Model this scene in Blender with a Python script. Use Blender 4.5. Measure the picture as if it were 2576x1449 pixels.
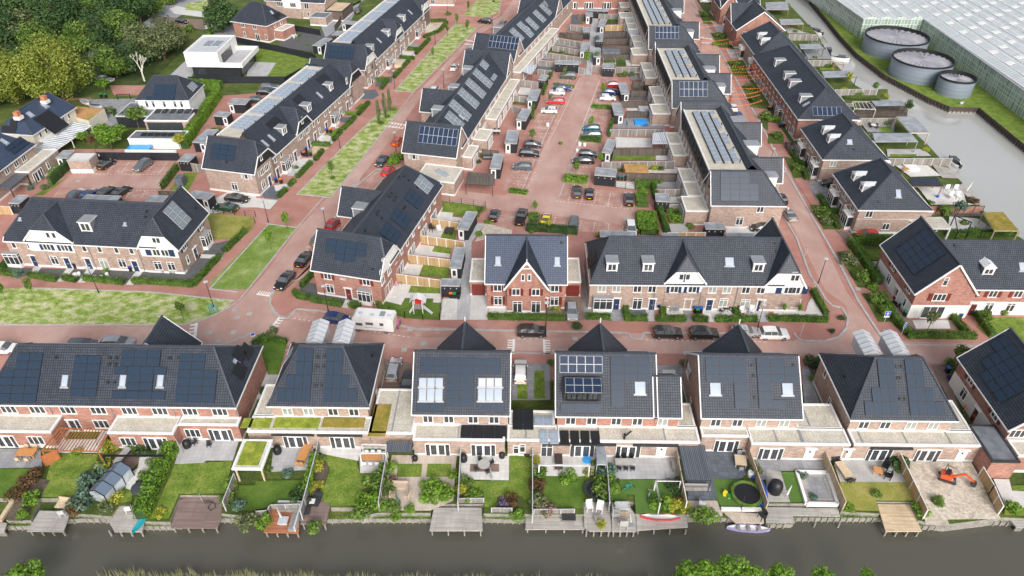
import bpy,math,random
from mathutils import Matrix,Vector
random.seed(7)
for o in list(bpy.data.objects):bpy.data.objects.remove(o,do_unlink=True)
SC=bpy.context.scene
C=bpy.data.collections.new('village');SC.collection.children.link(C)
R=math.radians
# ------------------------------------------------------------------ camera, sky, sun, exposure
CAMH,PIT,YAW,FPX=72.0,R(37.35),R(0.93),1800.0
cd=bpy.data.cameras.new('camera');cam=bpy.data.objects.new('camera',cd);SC.collection.objects.link(cam)
cam.location=(0,0,CAMH);cam.rotation_euler=(R(90)-PIT,0,YAW)
cd.sensor_width=36;cd.lens=FPX/2576*36;cd.clip_start=1;cd.clip_end=3000
SC.camera=cam
SUN_EL,SUN_AZ=R(33),R(166)
w=bpy.data.worlds.new('World');SC.world=w;w.use_nodes=True
nt=w.node_tree;nt.nodes.clear()
sk=nt.nodes.new('ShaderNodeTexSky');sk.sky_type='NISHITA';sk.sun_disc=False
sk.sun_elevation=SUN_EL;sk.sun_rotation=SUN_AZ;sk.dust_density=6;sk.air_density=1.0;sk.ozone_density=1
hs=nt.nodes.new('ShaderNodeHueSaturation');hs.inputs['Saturation'].default_value=0.46
bg=nt.nodes.new('ShaderNodeBackground');bg.inputs[1].default_value=0.15
ou=nt.nodes.new('ShaderNodeOutputWorld')
nt.links.new(sk.outputs[0],hs.inputs['Color']);nt.links.new(hs.outputs[0],bg.inputs[0]);nt.links.new(bg.outputs[0],ou.inputs[0])
sd=bpy.data.lights.new('sun','SUN');sd.energy=1.3;sd.angle=R(28);sd.color=(1,.985,.965)
so=bpy.data.objects.new('sun',sd);SC.collection.objects.link(so)
so.rotation_euler=(R(90)-SUN_EL,0,R(180)-SUN_AZ)
SC.view_settings.view_transform='Standard';SC.view_settings.look='None'
SC.view_settings.exposure=0.32;SC.view_settings.gamma=1
# ------------------------------------------------------------------ picture -> place
cp,sp,cy_,sy_=math.cos(PIT),math.sin(PIT),math.cos(YAW),math.sin(YAW)
FW=Vector((-sy_*cp,cy_*cp,-sp));RT=Vector((cy_,sy_,0));UP=Vector((-sy_*sp,cy_*sp,cp))
CAMP=Vector((0,0,CAMH))
def ray(rc,u,v):
 x=644*(rc%10)+u/4;y=362.25*(rc//10)+v/4
 return FW+RT*((x-1288)/FPX)-UP*((y-724.5)/FPX)
def q(rc,u,v,z=0.0):
 d=ray(rc,u,v);t=(z-CAMH)/d.z
 return Vector((d.x*t,d.y*t,z))
def qs(rc,pts,z=0.0):return[q(rc,a,b,z)for a,b in pts]
# ------------------------------------------------------------------ materials
MT={}
def nodes(name):
 m=bpy.data.materials.new(name);m.use_nodes=True;n=m.node_tree
 b=n.nodes['Principled BSDF'];return m,n,b
def tc(n,kind='UV'):
 t=n.nodes.new('ShaderNodeTexCoord');return t.outputs[kind]
def ramp(n,fac,stops):
 r=n.nodes.new('ShaderNodeValToRGB');e=r.color_ramp.elements
 while len(e)<len(stops):e.new(.5)
 for i,(p,c)in enumerate(stops):e[i].position=p;e[i].color=(*c,1)
 n.links.new(fac,r.inputs[0]);return r.outputs[0]
def noise(n,vec,scale,detail=3,rough=.55,stretch=None):
 if stretch:
  mp=n.nodes.new('ShaderNodeMapping');mp.inputs['Scale'].default_value=stretch
  n.links.new(vec,mp.inputs[0]);vec=mp.outputs[0]
 t=n.nodes.new('ShaderNodeTexNoise');t.inputs['Scale'].default_value=scale
 t.inputs['Detail'].default_value=detail;t.inputs['Roughness'].default_value=rough
 n.links.new(vec,t.inputs['Vector']);return t.outputs[0]
def mixc(n,fac,a,b,mode='MIX'):
 m=n.nodes.new('ShaderNodeMix');m.data_type='RGBA';m.blend_type=mode
 for i,x in((0,fac),(6,a),(7,b)):
  if hasattr(x,'links'):n.links.new(x,m.inputs[i])
  elif i==0:m.inputs[0].default_value=x
  else:m.inputs[i].default_value=(*x,1)
 return m.outputs[2]
def bump(n,b,h,s=.3,d=.02):
 k=n.nodes.new('ShaderNodeBump');k.inputs['Strength'].default_value=s;k.inputs['Distance'].default_value=d
 n.links.new(h,k.inputs['Height']);n.links.new(k.outputs[0],b.inputs['Normal'])
def plain(name,col,rough=.6,var=.15,sc=1.2,metal=0,spec=.5):
 m,n,b=nodes(name)
 f=noise(n,tc(n,'Object'),sc,4)
 c0=tuple(max(0,x*(1-var))for x in col);c1=tuple(min(1,x*(1+var))for x in col)
 n.links.new(ramp(n,f,[(.3,c0),(.7,c1)]),b.inputs['Base Color'])
 b.inputs['Roughness'].default_value=rough;b.inputs['Metallic'].default_value=metal
 b.inputs['Specular IOR Level'].default_value=spec
 MT[name]=m;return m
def patchy(name,stops,sc=.35,rough=.9,fine=6,fs=.25,kind='Object',stretch=None,spec=.3,bs=0):
 m,n,b=nodes(name);v=tc(n,kind)
 f=noise(n,v,sc,6,.62,stretch);c=ramp(n,f,stops)
 g=noise(n,v,fine,3,.7)
 c=mixc(n,fs,c,ramp(n,g,[(.3,(0.1,.1,.1)),(.7,(1,1,1))]),'OVERLAY')
 n.links.new(c,b.inputs['Base Color']);b.inputs['Roughness'].default_value=rough
 b.inputs['Specular IOR Level'].default_value=spec
 if bs:bump(n,b,g,bs,.05)
 MT[name]=m;return m
def brick(name,c1,c2,mortar,bw=.42,bh=.13,ms=.012,off=.5,rough=.9,big=.25,spec=.3,bs=.0):
 m,n,b=nodes(name);v=tc(n)
 t=n.nodes.new('ShaderNodeTexBrick');t.offset=off;t.inputs['Scale'].default_value=1
 t.inputs['Brick Width'].default_value=bw;t.inputs['Row Height'].default_value=bh
 t.inputs['Mortar Size'].default_value=ms;t.inputs['Color1'].default_value=(*c1,1)
 t.inputs['Color2'].default_value=(*c2,1);t.inputs['Mortar'].default_value=(*mortar,1)
 t.inputs['Mortar Smooth'].default_value=.3
 n.links.new(v,t.inputs['Vector'])
 f=noise(n,v,.55,5,.65,(1,.45,1))
 c=mixc(n,big,t.outputs[0],ramp(n,f,[(.3,(.25,.25,.25)),(.7,(1,1,1))]),'OVERLAY')
 n.links.new(c,b.inputs['Base Color']);b.inputs['Roughness'].default_value=rough
 b.inputs['Specular IOR Level'].default_value=spec
 if bs:bump(n,b,t.outputs['Fac'],-bs,.03)
 MT[name]=m;return m
brick('brick',(.25,.17,.135),(.42,.31,.26),(.42,.37,.33))
brick('brick_red',(.25,.105,.075),(.40,.20,.155),(.36,.27,.24))
brick('brick_dark',(.10,.07,.06),(.16,.12,.10),(.1,.09,.08))
brick('tile',(.036,.045,.063),(.054,.065,.088),(.008,.010,.015),.30,.34,.045,0,.5,.3,.35,.6)
brick('tile_blue',(.04,.06,.11),(.055,.085,.14),(.012,.016,.03),.30,.34,.035,0,.35,.12,.6,.6)
brick('cladding',(.017,.020,.027),(.026,.029,.037),(.006,.007,.009),6,.16,.012,.5,.6,.1,.4)
brick('boards_grey',(.19,.175,.16),(.29,.27,.25),(.05,.045,.04),.15,4,.012,0,.85,.3)
brick('boards_dark',(.10,.085,.075),(.155,.135,.12),(.03,.026,.022),.15,4,.012,0,.85,.3)
brick('boards_warm',(.40,.27,.14),(.52,.37,.21),(.13,.085,.05),.15,4,.012,0,.85,.2)
brick('decking',(.36,.34,.32),(.47,.45,.42),(.12,.11,.1),3.2,.15,.014,.5,.8,.25)
brick('decking_red',(.34,.13,.065),(.48,.21,.11),(.12,.05,.03),3.2,.15,.014,.5,.6,.2)
brick('decking_brown',(.20,.145,.13),(.28,.21,.19),(.07,.05,.045),3.2,.15,.014,.5,.7,.2)
brick('decking_pale',(.50,.42,.35),(.58,.50,.43),(.22,.18,.15),.15,3.2,.012,0,.8,.2)
brick('decking_new',(.50,.36,.22),(.64,.52,.38),(.2,.13,.08),3.2,.16,.012,.5,.7,.3)
brick('slabs',(.40,.40,.41),(.46,.46,.47),(.26,.26,.27),.6,.6,.012,0,.85,.2)
brick('slabs_light',(.58,.57,.55),(.66,.65,.63),(.40,.39,.38),.6,.6,.012,0,.85,.15)
brick('slabs_dark',(.10,.115,.14),(.14,.155,.185),(.05,.06,.07),.6,.6,.012,0,.7,.2)
brick('slabs_mid',(.24,.245,.26),(.31,.315,.33),(.15,.15,.16),.6,.6,.012,0,.8,.2)
brick('corrugated',(.10,.115,.14),(.14,.155,.18),(.03,.035,.045),.22,9,.04,0,.4,.15,.5,.5)
brick('reed',(.42,.33,.22),(.52,.43,.30),(.2,.15,.09),.06,3,.008,0,.9,.2)
brick('louvre',(.52,.55,.60),(.66,.69,.73),(.12,.16,.22),.42,9,.05,0,.25,.1,.5)
brick('tank_steel',(.19,.23,.285),(.23,.27,.33),(.12,.15,.18),2.4,.5,.018,.5,.38,.15,.5,.4)
patchy('paving_red',[(.3,(.36,.165,.135)),(.5,(.41,.205,.17)),(.72,(.47,.28,.24))],.22,.9,9,.15)
patchy('paving_road',[(.28,(.38,.22,.185)),(.5,(.45,.29,.25)),(.72,(.53,.39,.345))],.16,.85,9,.12,stretch=(1,.6,1))
patchy('paving_bay',[(.3,(.34,.17,.14)),(.52,(.42,.25,.21)),(.75,(.54,.40,.35))],.4,.9,7,.15)
patchy('paving_brown',[(.3,(.17,.125,.10)),(.7,(.27,.20,.17))],.5,.9,8,.3)
patchy('asphalt',[(.3,(.26,.27,.30)),(.7,(.33,.34,.37))],.2,.9,8,.15)
patchy('verge',[(.34,(.14,.22,.035)),(.47,(.25,.33,.08)),(.57,(.42,.43,.23)),(.72,(.56,.53,.38))],.5,.95,5,.5,stretch=(1,1.3,1),bs=.3)
patchy('verge_green',[(.3,(.11,.19,.03)),(.52,(.19,.27,.06)),(.68,(.34,.37,.17)),(.8,(.45,.43,.27))],.3,.95,4,.4,bs=.3)
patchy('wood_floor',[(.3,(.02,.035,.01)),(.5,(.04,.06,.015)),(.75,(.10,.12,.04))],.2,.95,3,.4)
patchy('lawn',[(.3,(.08,.14,.018)),(.5,(.135,.205,.03)),(.7,(.23,.27,.06))],.6,.95,5,.5,bs=.3)
patchy('lawn_deep',[(.3,(.06,.12,.015)),(.5,(.09,.16,.022)),(.7,(.14,.20,.035))],.4,.95,6,.35,bs=.3)
patchy('lawn_dry',[(.3,(.17,.20,.04)),(.5,(.26,.26,.06)),(.7,(.34,.30,.10))],.4,.95,6,.35,bs=.3)
patchy('lawn_fake',[(.3,(.075,.15,.03)),(.7,(.10,.19,.04))],.5,.95,12,.45)
patchy('meadow',[(.3,(.04,.065,.015)),(.5,(.075,.11,.022)),(.7,(.14,.16,.045))],.25,.95,3,.4,bs=.3)
patchy('soil',[(.3,(.07,.055,.045)),(.7,(.15,.12,.095))],.8,.95,6,.4)
patchy('sand',[(.3,(.36,.31,.25)),(.5,(.52,.46,.38)),(.7,(.64,.58,.50))],.35,.95,3,.4,bs=.5)
patchy('gravel_dark',[(.3,(.085,.085,.09)),(.7,(.13,.13,.135))],1.5,.95,14,.5)
patchy('gravel',[(.3,(.42,.39,.33)),(.7,(.56,.53,.46))],.6,.95,9,.55,bs=.3)
patchy('gravel_white',[(.3,(.5,.49,.47)),(.7,(.7,.69,.66))],3,.95,9,.6)
patchy('sedum',[(.3,(.13,.18,.02)),(.5,(.24,.29,.035)),(.7,(.38,.40,.08))],.9,.95,7,.5,bs=.4)
patchy('sedum_orange',[(.3,(.15,.16,.02)),(.5,(.26,.21,.04)),(.7,(.38,.26,.09))],.8,.95,7,.5,bs=.4)
patchy('sedum_rust',[(.35,(.22,.24,.05)),(.5,(.44,.24,.10)),(.7,(.52,.28,.13))],.5,.95,7,.5,bs=.4)
patchy('concrete',[(.3,(.52,.52,.51)),(.7,(.64,.64,.62))],.5,.9,6,.2)
patchy('kerb',[(.3,(.33,.33,.33)),(.7,(.46,.46,.45))],.8,.9,6,.2)
patchy('stain',[(.3,(.33,.33,.32)),(.7,(.50,.49,.47))],.4,.9,6,.2)
patchy('sleeper',[(.3,(.20,.19,.17)),(.7,(.34,.32,.29))],1.2,.9,6,.3)
plain('white',(.77,.77,.77),.5,.04);plain('stucco',(.77,.77,.76),.85,.04);plain('tank_cover',(.30,.30,.33),.5,.2,.4);plain('cream',(.66,.63,.54),.8,.06)
plain('paint_mark',(.78,.74,.70),.8,.1);plain('navy',(.018,.04,.10),.35,.1);plain('maroon',(.16,.028,.022),.4,.1)
plain('black',(.012,.013,.016),.5,.2);plain('dark',(.035,.037,.042),.5,.2);plain('felt',(.15,.165,.185),.75,.3,.7)
plain('zinc',(.33,.35,.38),.45,.12,.8,.25);plain('zinc_pale',(.56,.58,.61),.5,.08,.8,.1);plain('grey',(.28,.29,.31),.5,.1)
plain('grey_pale',(.48,.50,.53),.6,.1);plain('shed_roof',(.30,.325,.36),.5,.3,.6);plain('ridge_tile',(.055,.062,.08),.45,.2,3)
plain('fascia_grey',(.20,.22,.25),.6,.1);plain('shutter_grey',(.45,.50,.50),.6,.05)
plain('wood',(.30,.19,.11),.7,.2,3);plain('wood_pale',(.58,.46,.32),.7,.15,3);plain('wood_orange',(.55,.26,.09),.55,.15,3)
plain('wood_grey',(.27,.255,.24),.85,.25,3);plain('wood_rust',(.40,.14,.055),.6,.15,3);plain('wood_dark',(.055,.04,.035),.6,.2,3)
plain('rattan',(.50,.40,.31),.8,.2,9);plain('cushion',(.68,.68,.68),.9,.04);plain('terracotta',(.48,.19,.10),.8,.15)
plain('plate',(.80,.55,.03),.5,.03);plain('tail_red',(.45,.01,.01),.25,.05);plain('headlight',(.75,.78,.82),.12,.03)
plain('tyre',(.015,.015,.016),.8,.1);plain('rim',(.42,.43,.45),.3,.05,1,.8)
plain('orange',(.85,.20,.03),.5,.05);plain('blue',(.02,.10,.55),.4,.05);plain('blue_light',(.05,.35,.80),.4,.05)
plain('green_bin',(.02,.30,.08),.4,.05);plain('green',(.03,.22,.06),.5,.1);plain('teal',(.02,.35,.42),.4,.08)
plain('yellow',(.85,.62,.02),.4,.05);plain('red',(.55,.02,.02),.4,.05);plain('pink',(.70,.15,.35),.5,.1)
plain('purple',(.30,.12,.50),.6,.2);plain('lavender',(.42,.36,.66),.5,.1);plain('skin',(.55,.34,.25),.6,.05)
plain('bark',(.12,.085,.06),.9,.3,4);plain('bark_pale',(.55,.53,.47),.8,.2,4);plain('pool_blue',(.02,.32,.85),.15,.08)
def glassy(name,col,rough=.06,spec=.6,var=.5,sc=.25):
 m,n,b=nodes(name);f=noise(n,tc(n,'Object'),sc,2)
 n.links.new(ramp(n,f,[(.35,tuple(x*(1-var)for x in col)),(.65,tuple(min(1,x*(1+var))for x in col))]),b.inputs['Base Color'])
 b.inputs['Roughness'].default_value=rough;b.inputs['Specular IOR Level'].default_value=spec;MT[name]=m
glassy('pane',(.045,.052,.06),.05,.7,.6,9);glassy('pane_curtain',(.30,.32,.30),.12,.5,.2,2)
glassy('pane_sky',(.36,.42,.52),.25,.3,.1);glassy('car_glass',(.10,.115,.125),.06,.8,.2)  # paler bases paint in reflected sky; skylight panes also stand for white blinds
glassy('clear_roof',(.42,.46,.50),.12,.6,.3,.4)
def cells(name,base,line,bw,bh,ms,rough=.12,spec=.6):
 m,n,b=nodes(name);v=tc(n)
 t=n.nodes.new('ShaderNodeTexBrick');t.offset=0;t.inputs['Scale'].default_value=1
 t.inputs['Brick Width'].default_value=bw;t.inputs['Row Height'].default_value=bh;t.inputs['Mortar Size'].default_value=ms
 t.inputs['Color1'].default_value=(*base,1);t.inputs['Color2'].default_value=(*[x*1.25 for x in base],1);t.inputs['Mortar'].default_value=(*line,1)
 n.links.new(v,t.inputs['Vector']);n.links.new(t.outputs[0],b.inputs['Base Color'])
 b.inputs['Roughness'].default_value=rough;b.inputs['Specular IOR Level'].default_value=spec;MT[name]=m
cells('cell_black',(.018,.034,.060),(.012,.022,.040),.17,.17,.01,.24,.4)
cells('cell_blue',(.012,.024,.055),(.04,.06,.10),.17,.17,.008,.18,.4)
cells('cell_grey',(.16,.19,.22),(.26,.29,.31),.34,.34,.015,.22,.6)
cells('cell_dull',(.012,.013,.015),(.006,.006,.007),.17,.17,.01,.4)
cells('cell_flat',(.24,.29,.36),(.46,.50,.54),.5,.5,.012,.16,.8)  # pale blue base paints in sky reflected by the flat roof panels
plain('frame_black',(.012,.016,.024),.4,.1);plain('frame_silver',(.62,.64,.67),.35,.05,1,.3)
def paint(name,col,metal=.0):
 m,n,b=nodes(name);f=noise(n,tc(n,'Object'),.8,3)
 n.links.new(ramp(n,f,[(.3,tuple(x*.9 for x in col)),(.7,tuple(min(1,x*1.06)for x in col))]),b.inputs['Base Color'])
 b.inputs['Roughness'].default_value=.22;b.inputs['Metallic'].default_value=metal
 b.inputs['Coat Weight'].default_value=.8;b.inputs['Coat Roughness'].default_value=.06;MT[name]=m
for k,c,me in(('c_black',(.012,.012,.014),0),('c_white',(.78,.78,.78),0),('c_silver',(.46,.48,.51),.4),('c_grey',(.16,.17,.19),.3),('c_dark',(.045,.05,.058),.2),('c_blue',(.012,.035,.16),.1),('c_teal',(.01,.11,.17),.1),('c_red',(.42,.012,.018),.1),('c_bright',(.62,.03,.03),0),('c_orange',(.72,.10,.02),.1),('c_yellow',(.80,.62,.01),0),('c_green',(.012,.06,.035),.1),('c_olive',(.07,.10,.08),.2),('c_slate',(.10,.14,.17),.3)):paint(k,c,me)
def leaf(name,a,b_,c):
 m,n,b=nodes(name)
 g=n.nodes.new('ShaderNodeNewGeometry');o=n.nodes.new('ShaderNodeTexCoord')
 f=noise(n,o.outputs['Object'],.9,2)
 s=n.nodes.new('ShaderNodeMath');s.operation='MULTIPLY_ADD';n.links.new(g.outputs['Random Per Island'],s.inputs[0])
 s.inputs[1].default_value=.55;n.links.new(f,s.inputs[2])
 n.links.new(ramp(n,s.outputs[0],[(.42,a),(.75,b_),(1.0,c)]),b.inputs['Base Color'])
 b.inputs['Roughness'].default_value=.6;b.inputs['Specular IOR Level'].default_value=.3
 tr=n.nodes.new('ShaderNodeBsdfTranslucent');tr.inputs[0].default_value=(*[x*1.3 for x in b_],1)
 mx=n.nodes.new('ShaderNodeMixShader');mx.inputs[0].default_value=.25
 out=n.nodes['Material Output'];n.links.new(b.outputs[0],mx.inputs[1]);n.links.new(tr.outputs[0],mx.inputs[2]);n.links.new(mx.outputs[0],out.inputs[0])
 MT[name]=m
leaf('leaf',(.045,.09,.018),(.10,.18,.03),(.20,.30,.06))
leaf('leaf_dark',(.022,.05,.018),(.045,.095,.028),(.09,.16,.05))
leaf('leaf_bright',(.06,.14,.012),(.13,.26,.025),(.24,.38,.05))
leaf('leaf_willow',(.07,.11,.015),(.20,.25,.035),(.38,.42,.09))
leaf('leaf_hedge',(.035,.09,.012),(.085,.17,.02),(.17,.28,.04))
leaf('leaf_yellow',(.16,.20,.02),(.34,.36,.04),(.5,.48,.07))
leaf('leaf_olive',(.05,.07,.03),(.12,.155,.06),(.21,.24,.11))
leaf('leaf_red',(.05,.04,.02),(.11,.07,.03),(.20,.11,.05))
leaf('leaf_blue',(.05,.10,.07),(.10,.17,.12),(.16,.25,.18))
leaf('leaf_reed',(.20,.22,.09),(.34,.35,.16),(.5,.48,.28))
leaf('leaf_purple',(.05,.07,.05),(.10,.10,.10),(.3,.2,.4))
leaf('leaf_pink',(.05,.09,.02),(.12,.16,.04),(.5,.2,.3))
for nm,ior,ca,cb in(('water',1.42,(.088,.086,.070),(.098,.096,.079)),('water_sky_tint',2.9,(.42,.42,.40),(.47,.47,.45))):  # wide canal: sky reflection painted as a paler base on the same water
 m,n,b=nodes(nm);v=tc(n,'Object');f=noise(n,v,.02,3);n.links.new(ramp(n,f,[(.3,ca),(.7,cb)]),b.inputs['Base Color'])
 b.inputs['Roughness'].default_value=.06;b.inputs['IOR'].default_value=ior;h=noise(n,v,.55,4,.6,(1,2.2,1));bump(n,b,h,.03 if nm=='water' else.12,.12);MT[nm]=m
m,n,b=nodes('greenhouse_glass');v=tc(n)
t=n.nodes.new('ShaderNodeTexBrick');t.offset=0;t.inputs['Scale'].default_value=1
for a,x in(('Brick Width',1.1),('Row Height',2.0),('Mortar Size',.09)):t.inputs[a].default_value=x
t.inputs['Color1'].default_value=(.48,.54,.55,1);t.inputs['Color2'].default_value=(.58,.63,.64,1);t.inputs['Mortar'].default_value=(.80,.83,.83,1)
n.links.new(v,t.inputs['Vector']);n.links.new(t.outputs[0],b.inputs['Base Color']);b.inputs['Roughness'].default_value=.12
b.inputs['Specular IOR Level'].default_value=.8;MT['greenhouse_glass']=m
m,n,b=nodes('greenhouse_wall');v=tc(n)
t=n.nodes.new('ShaderNodeTexBrick');t.offset=0;t.inputs['Scale'].default_value=1
for a,x in(('Brick Width',1.0),('Row Height',2.0),('Mortar Size',.07)):t.inputs[a].default_value=x
t.inputs['Color1'].default_value=(.20,.29,.23,1);t.inputs['Color2'].default_value=(.38,.46,.42,1);t.inputs['Mortar'].default_value=(.66,.72,.68,1)
n.links.new(v,t.inputs['Vector']);n.links.new(t.outputs[0],b.inputs['Base Color']);b.inputs['Roughness'].default_value=.15
MT['greenhouse_wall']=m
# ------------------------------------------------------------------ mesh builder
class MB:
 def __init__(s):s.v=[];s.f=[];s.m=[]
 def face(s,pts,m=0):
  n=len(s.v);s.v+=[tuple(p)for p in pts];s.f.append(tuple(range(n,n+len(pts))));s.m.append(m)
 def box(s,x0,x1,y0,y1,z0,z1,m=0,mt=None):
  n=len(s.v);s.v+=[(x,y,z)for z in(z0,z1)for y in(y0,y1)for x in(x0,x1)]
  for k,f in enumerate(((0,2,3,1),(4,5,7,6),(0,1,5,4),(2,6,7,3),(0,4,6,2),(1,3,7,5))):
   s.f.append(tuple(n+i for i in f));s.m.append(mt if(k==1 and mt is not None)else m)
 def prism(s,poly,z0,z1,m=0,mt=None,bottom=False):
  n=len(poly);p=[(a[0],a[1])for a in poly]
  if sum(p[i][0]*p[(i+1)%n][1]-p[(i+1)%n][0]*p[i][1]for i in range(n))<0:p.reverse()
  b=len(s.v);s.v+=[(x,y,z0)for x,y in p]+[(x,y,z1)for x,y in p]
  s.f.append(tuple(range(b+n,b+2*n)));s.m.append(m if mt is None else mt)
  if bottom:s.f.append(tuple(range(b+n-1,b-1,-1)));s.m.append(m)
  for i in range(n):
   j=(i+1)%n;s.f.append((b+i,b+j,b+n+j,b+n+i));s.m.append(m)
 def bar(s,p,r,w,h,m=0,up=(0,0,1)):
  p,r=Vector(p),Vector(r);d=r-p
  if d.length<1e-6:return
  d.normalize();u=Vector(up)
  if abs(d.dot(u))>.99:u=Vector((0,1,0))
  a=d.cross(u).normalized()*(w/2);c=a.cross(d).normalized()*(h/2)
  n=len(s.v);s.v+=[tuple(e+i*a+j*c)for e in(p,r)for i,j in((-1,-1),(1,-1),(1,1),(-1,1))]
  for f in((0,1,2,3),(7,6,5,4),(0,4,5,1),(1,5,6,2),(2,6,7,3),(3,7,4,0)):s.f.append(tuple(n+i for i in f));s.m.append(m)
 def tube(s,p,r,r0,r1=None,k=8,m=0,cap=True):
  r1=r0 if r1 is None else r1;p,r=Vector(p),Vector(r);d=(r-p).normalized()
  u=Vector((1,0,0))if abs(d.x)<.9 else Vector((0,1,0));a=d.cross(u).normalized();c=d.cross(a)
  n=len(s.v)
  for e,rr in((p,r0),(r,r1)):
   for i in range(k):
    t=2*math.pi*i/k;s.v.append(tuple(e+a*(rr*math.cos(t))+c*(rr*math.sin(t))))
  for i in range(k):j=(i+1)%k;s.f.append((n+i,n+j,n+k+j,n+k+i));s.m.append(m)
  if cap:s.f.append(tuple(range(n+k,n+2*k)));s.m.append(m);s.f.append(tuple(range(n+k-1,n-1,-1)));s.m.append(m)
 def lathe(s,prof,k=16,m=0,c=(0,0,0)):
  n=len(s.v)
  for r_,z in prof:
   for i in range(k):t=2*math.pi*i/k;s.v.append((c[0]+r_*math.cos(t),c[1]+r_*math.sin(t),c[2]+z))
  for j in range(len(prof)-1):
   for i in range(k):i2=(i+1)%k;s.f.append((n+j*k+i,n+j*k+i2,n+(j+1)*k+i2,n+(j+1)*k+i));s.m.append(m)
  s.f.append(tuple(range(n+(len(prof)-1)*k,n+len(prof)*k)));s.m.append(m)
 def mesh(s,name,mats,uv=True,smooth=None):
  me=bpy.data.meshes.new(name);me.from_pydata(s.v,[],s.f)
  for x in mats:me.materials.append(MT[x]if isinstance(x,str)else x)
  if len(mats)>1:me.polygons.foreach_set('material_index',s.m)
  me.update()
  if uv:
   ul=me.uv_layers.new(name='UVMap');dat=[0.0]*(2*len(me.loops));vs=me.vertices
   for p in me.polygons:
    nn=p.normal
    if abs(nn.z)>.999:ux,uy,vx,vy,vz,uz=1,0,0,1,0,0
    else:
     l=math.hypot(nn.x,nn.y);ux,uy=-nn.y/l,nn.x/l
     vx,vy,vz=-nn.z*uy,nn.z*ux,nn.x*uy-nn.y*ux
     if vz<0:vx,vy,vz=-vx,-vy,-vz
    for li in p.loop_indices:
     c=vs[me.loops[li].vertex_index].co
     dat[2*li]=c.x*ux+c.y*uy;dat[2*li+1]=c.x*vx+c.y*vy+c.z*vz
   ul.data.foreach_set('uv',dat)
  if smooth:me.shade_smooth();me.set_sharp_from_angle(angle=R(smooth))
  return me
def link(name,me,parent=None,M=None):
 o=bpy.data.objects.new(name,me);C.objects.link(o)
 if M is not None:o.matrix_local=M
 if parent is not None:o.parent=parent
 return o
def tag(o,label,cat,group=None,kind=None):
 if label:o['label']=label
 if cat:o['category']=cat
 if group:o['group']=group
 if kind:o['kind']=kind
 return o
def thing(name,label,cat,loc=(0,0,0),rz=0,group=None):
 o=bpy.data.objects.new(name,None);o.empty_display_size=.3;C.objects.link(o)
 o.location=loc;o.rotation_euler=(0,0,rz);return tag(o,label,cat,group)
def struct(name,mb,mat,uv=True):return tag(link(name,mb.mesh(name,[mat]if isinstance(mat,str)else mat,uv)),None,None,kind='structure')
CACHE={}
def cached(key,fn):
 if key not in CACHE:CACHE[key]=fn()
 return CACHE[key]
def T(x,y,z,rz=0):return Matrix.Translation((x,y,z))@Matrix.Rotation(rz,4,'Z')
# ------------------------------------------------------------------ building kit
WK={'w1':(.8,1.25,0,0,'pane',4.15),'w2':(1.3,1.3,1,0,'pane',4.15),'w2c':(1.3,1.3,1,0,'pane_curtain',4.15),'w3':(2.0,1.35,2,0,'pane',4.2),'w3c':(2.0,1.35,2,0,'pane_curtain',4.2),'t2':(1.35,1.7,1,.25,'pane',1.65),'t2c':(1.35,1.7,1,.25,'pane_curtain',1.65),'t1':(.75,1.5,0,.3,'pane',1.7),'s1':(.55,1.2,0,0,'pane',7),'f2':(1.5,2.2,1,.2,'pane',1.25),'f2c':(1.5,2.2,1,.2,'pane_curtain',1.25),'g3':(2.0,1.5,2,0,'pane',1.5),'big':(3.4,2.3,2,0,'pane',1.3),'bar':(.5,.5,0,0,'pane',2.2),'v1':(.75,1.2,0,0,'pane',4.2)}
def win_mesh(kind,fmat='white'):
 w_,h_,nv,tr,pm,zc=WK[kind]
 def mk():
  a=MB();t=.09;x,z=w_/2,h_/2
  a.box(-x,x,-.09,0,z-t,z);a.box(-x-.05,x+.05,-.15,0,-z-.06,-z+t*.7)
  a.box(-x,-x+t,-.09,0,-z+t*.7,z-t);a.box(x-t,x,-.09,0,-z+t*.7,z-t)
  for i in range(nv):
   c=-x+(i+1)*w_/(nv+1);a.box(c-t*.55,c+t*.55,-.085,0,-z+t*.7,z-t)
  if tr:zz=z-tr*h_;a.box(-x+t,x-t,-.08,0,zz-t*.4,zz+t*.4)
  p=MB();p.box(-x+.03,x-.03,-.035,-.002,-z+.03,z-.03)
  return a.mesh('window',[fmat],False),p.mesh('pane',[pm],False)
 return cached(('win',kind,fmat),mk),zc
def door_mesh(mat):
 def mk():
  a=MB();a.box(-.46,.46,-.06,0,0,2.15,0);a.box(-.12,.12,-.075,-.06,1.5,1.85,1);a.box(-.15,.15,-.08,-.06,.95,1.02,2)
  f=MB();f.box(-.6,-.46,-.1,0,0,2.3);f.box(.46,.6,-.1,0,0,2.3);f.box(-.46,.46,-.1,0,2.15,2.3);f.box(-.75,.75,-.3,0,2.3,2.38)
  h=MB();h.box(.34,.39,-.12,-.06,1.0,1.1)
  return a.mesh('door',[mat,'pane','zinc_pale'],False),f.mesh('frame',['white'],False),h.mesh('handle',['zinc_pale'],False)
 return cached(('door',mat),mk)
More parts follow.
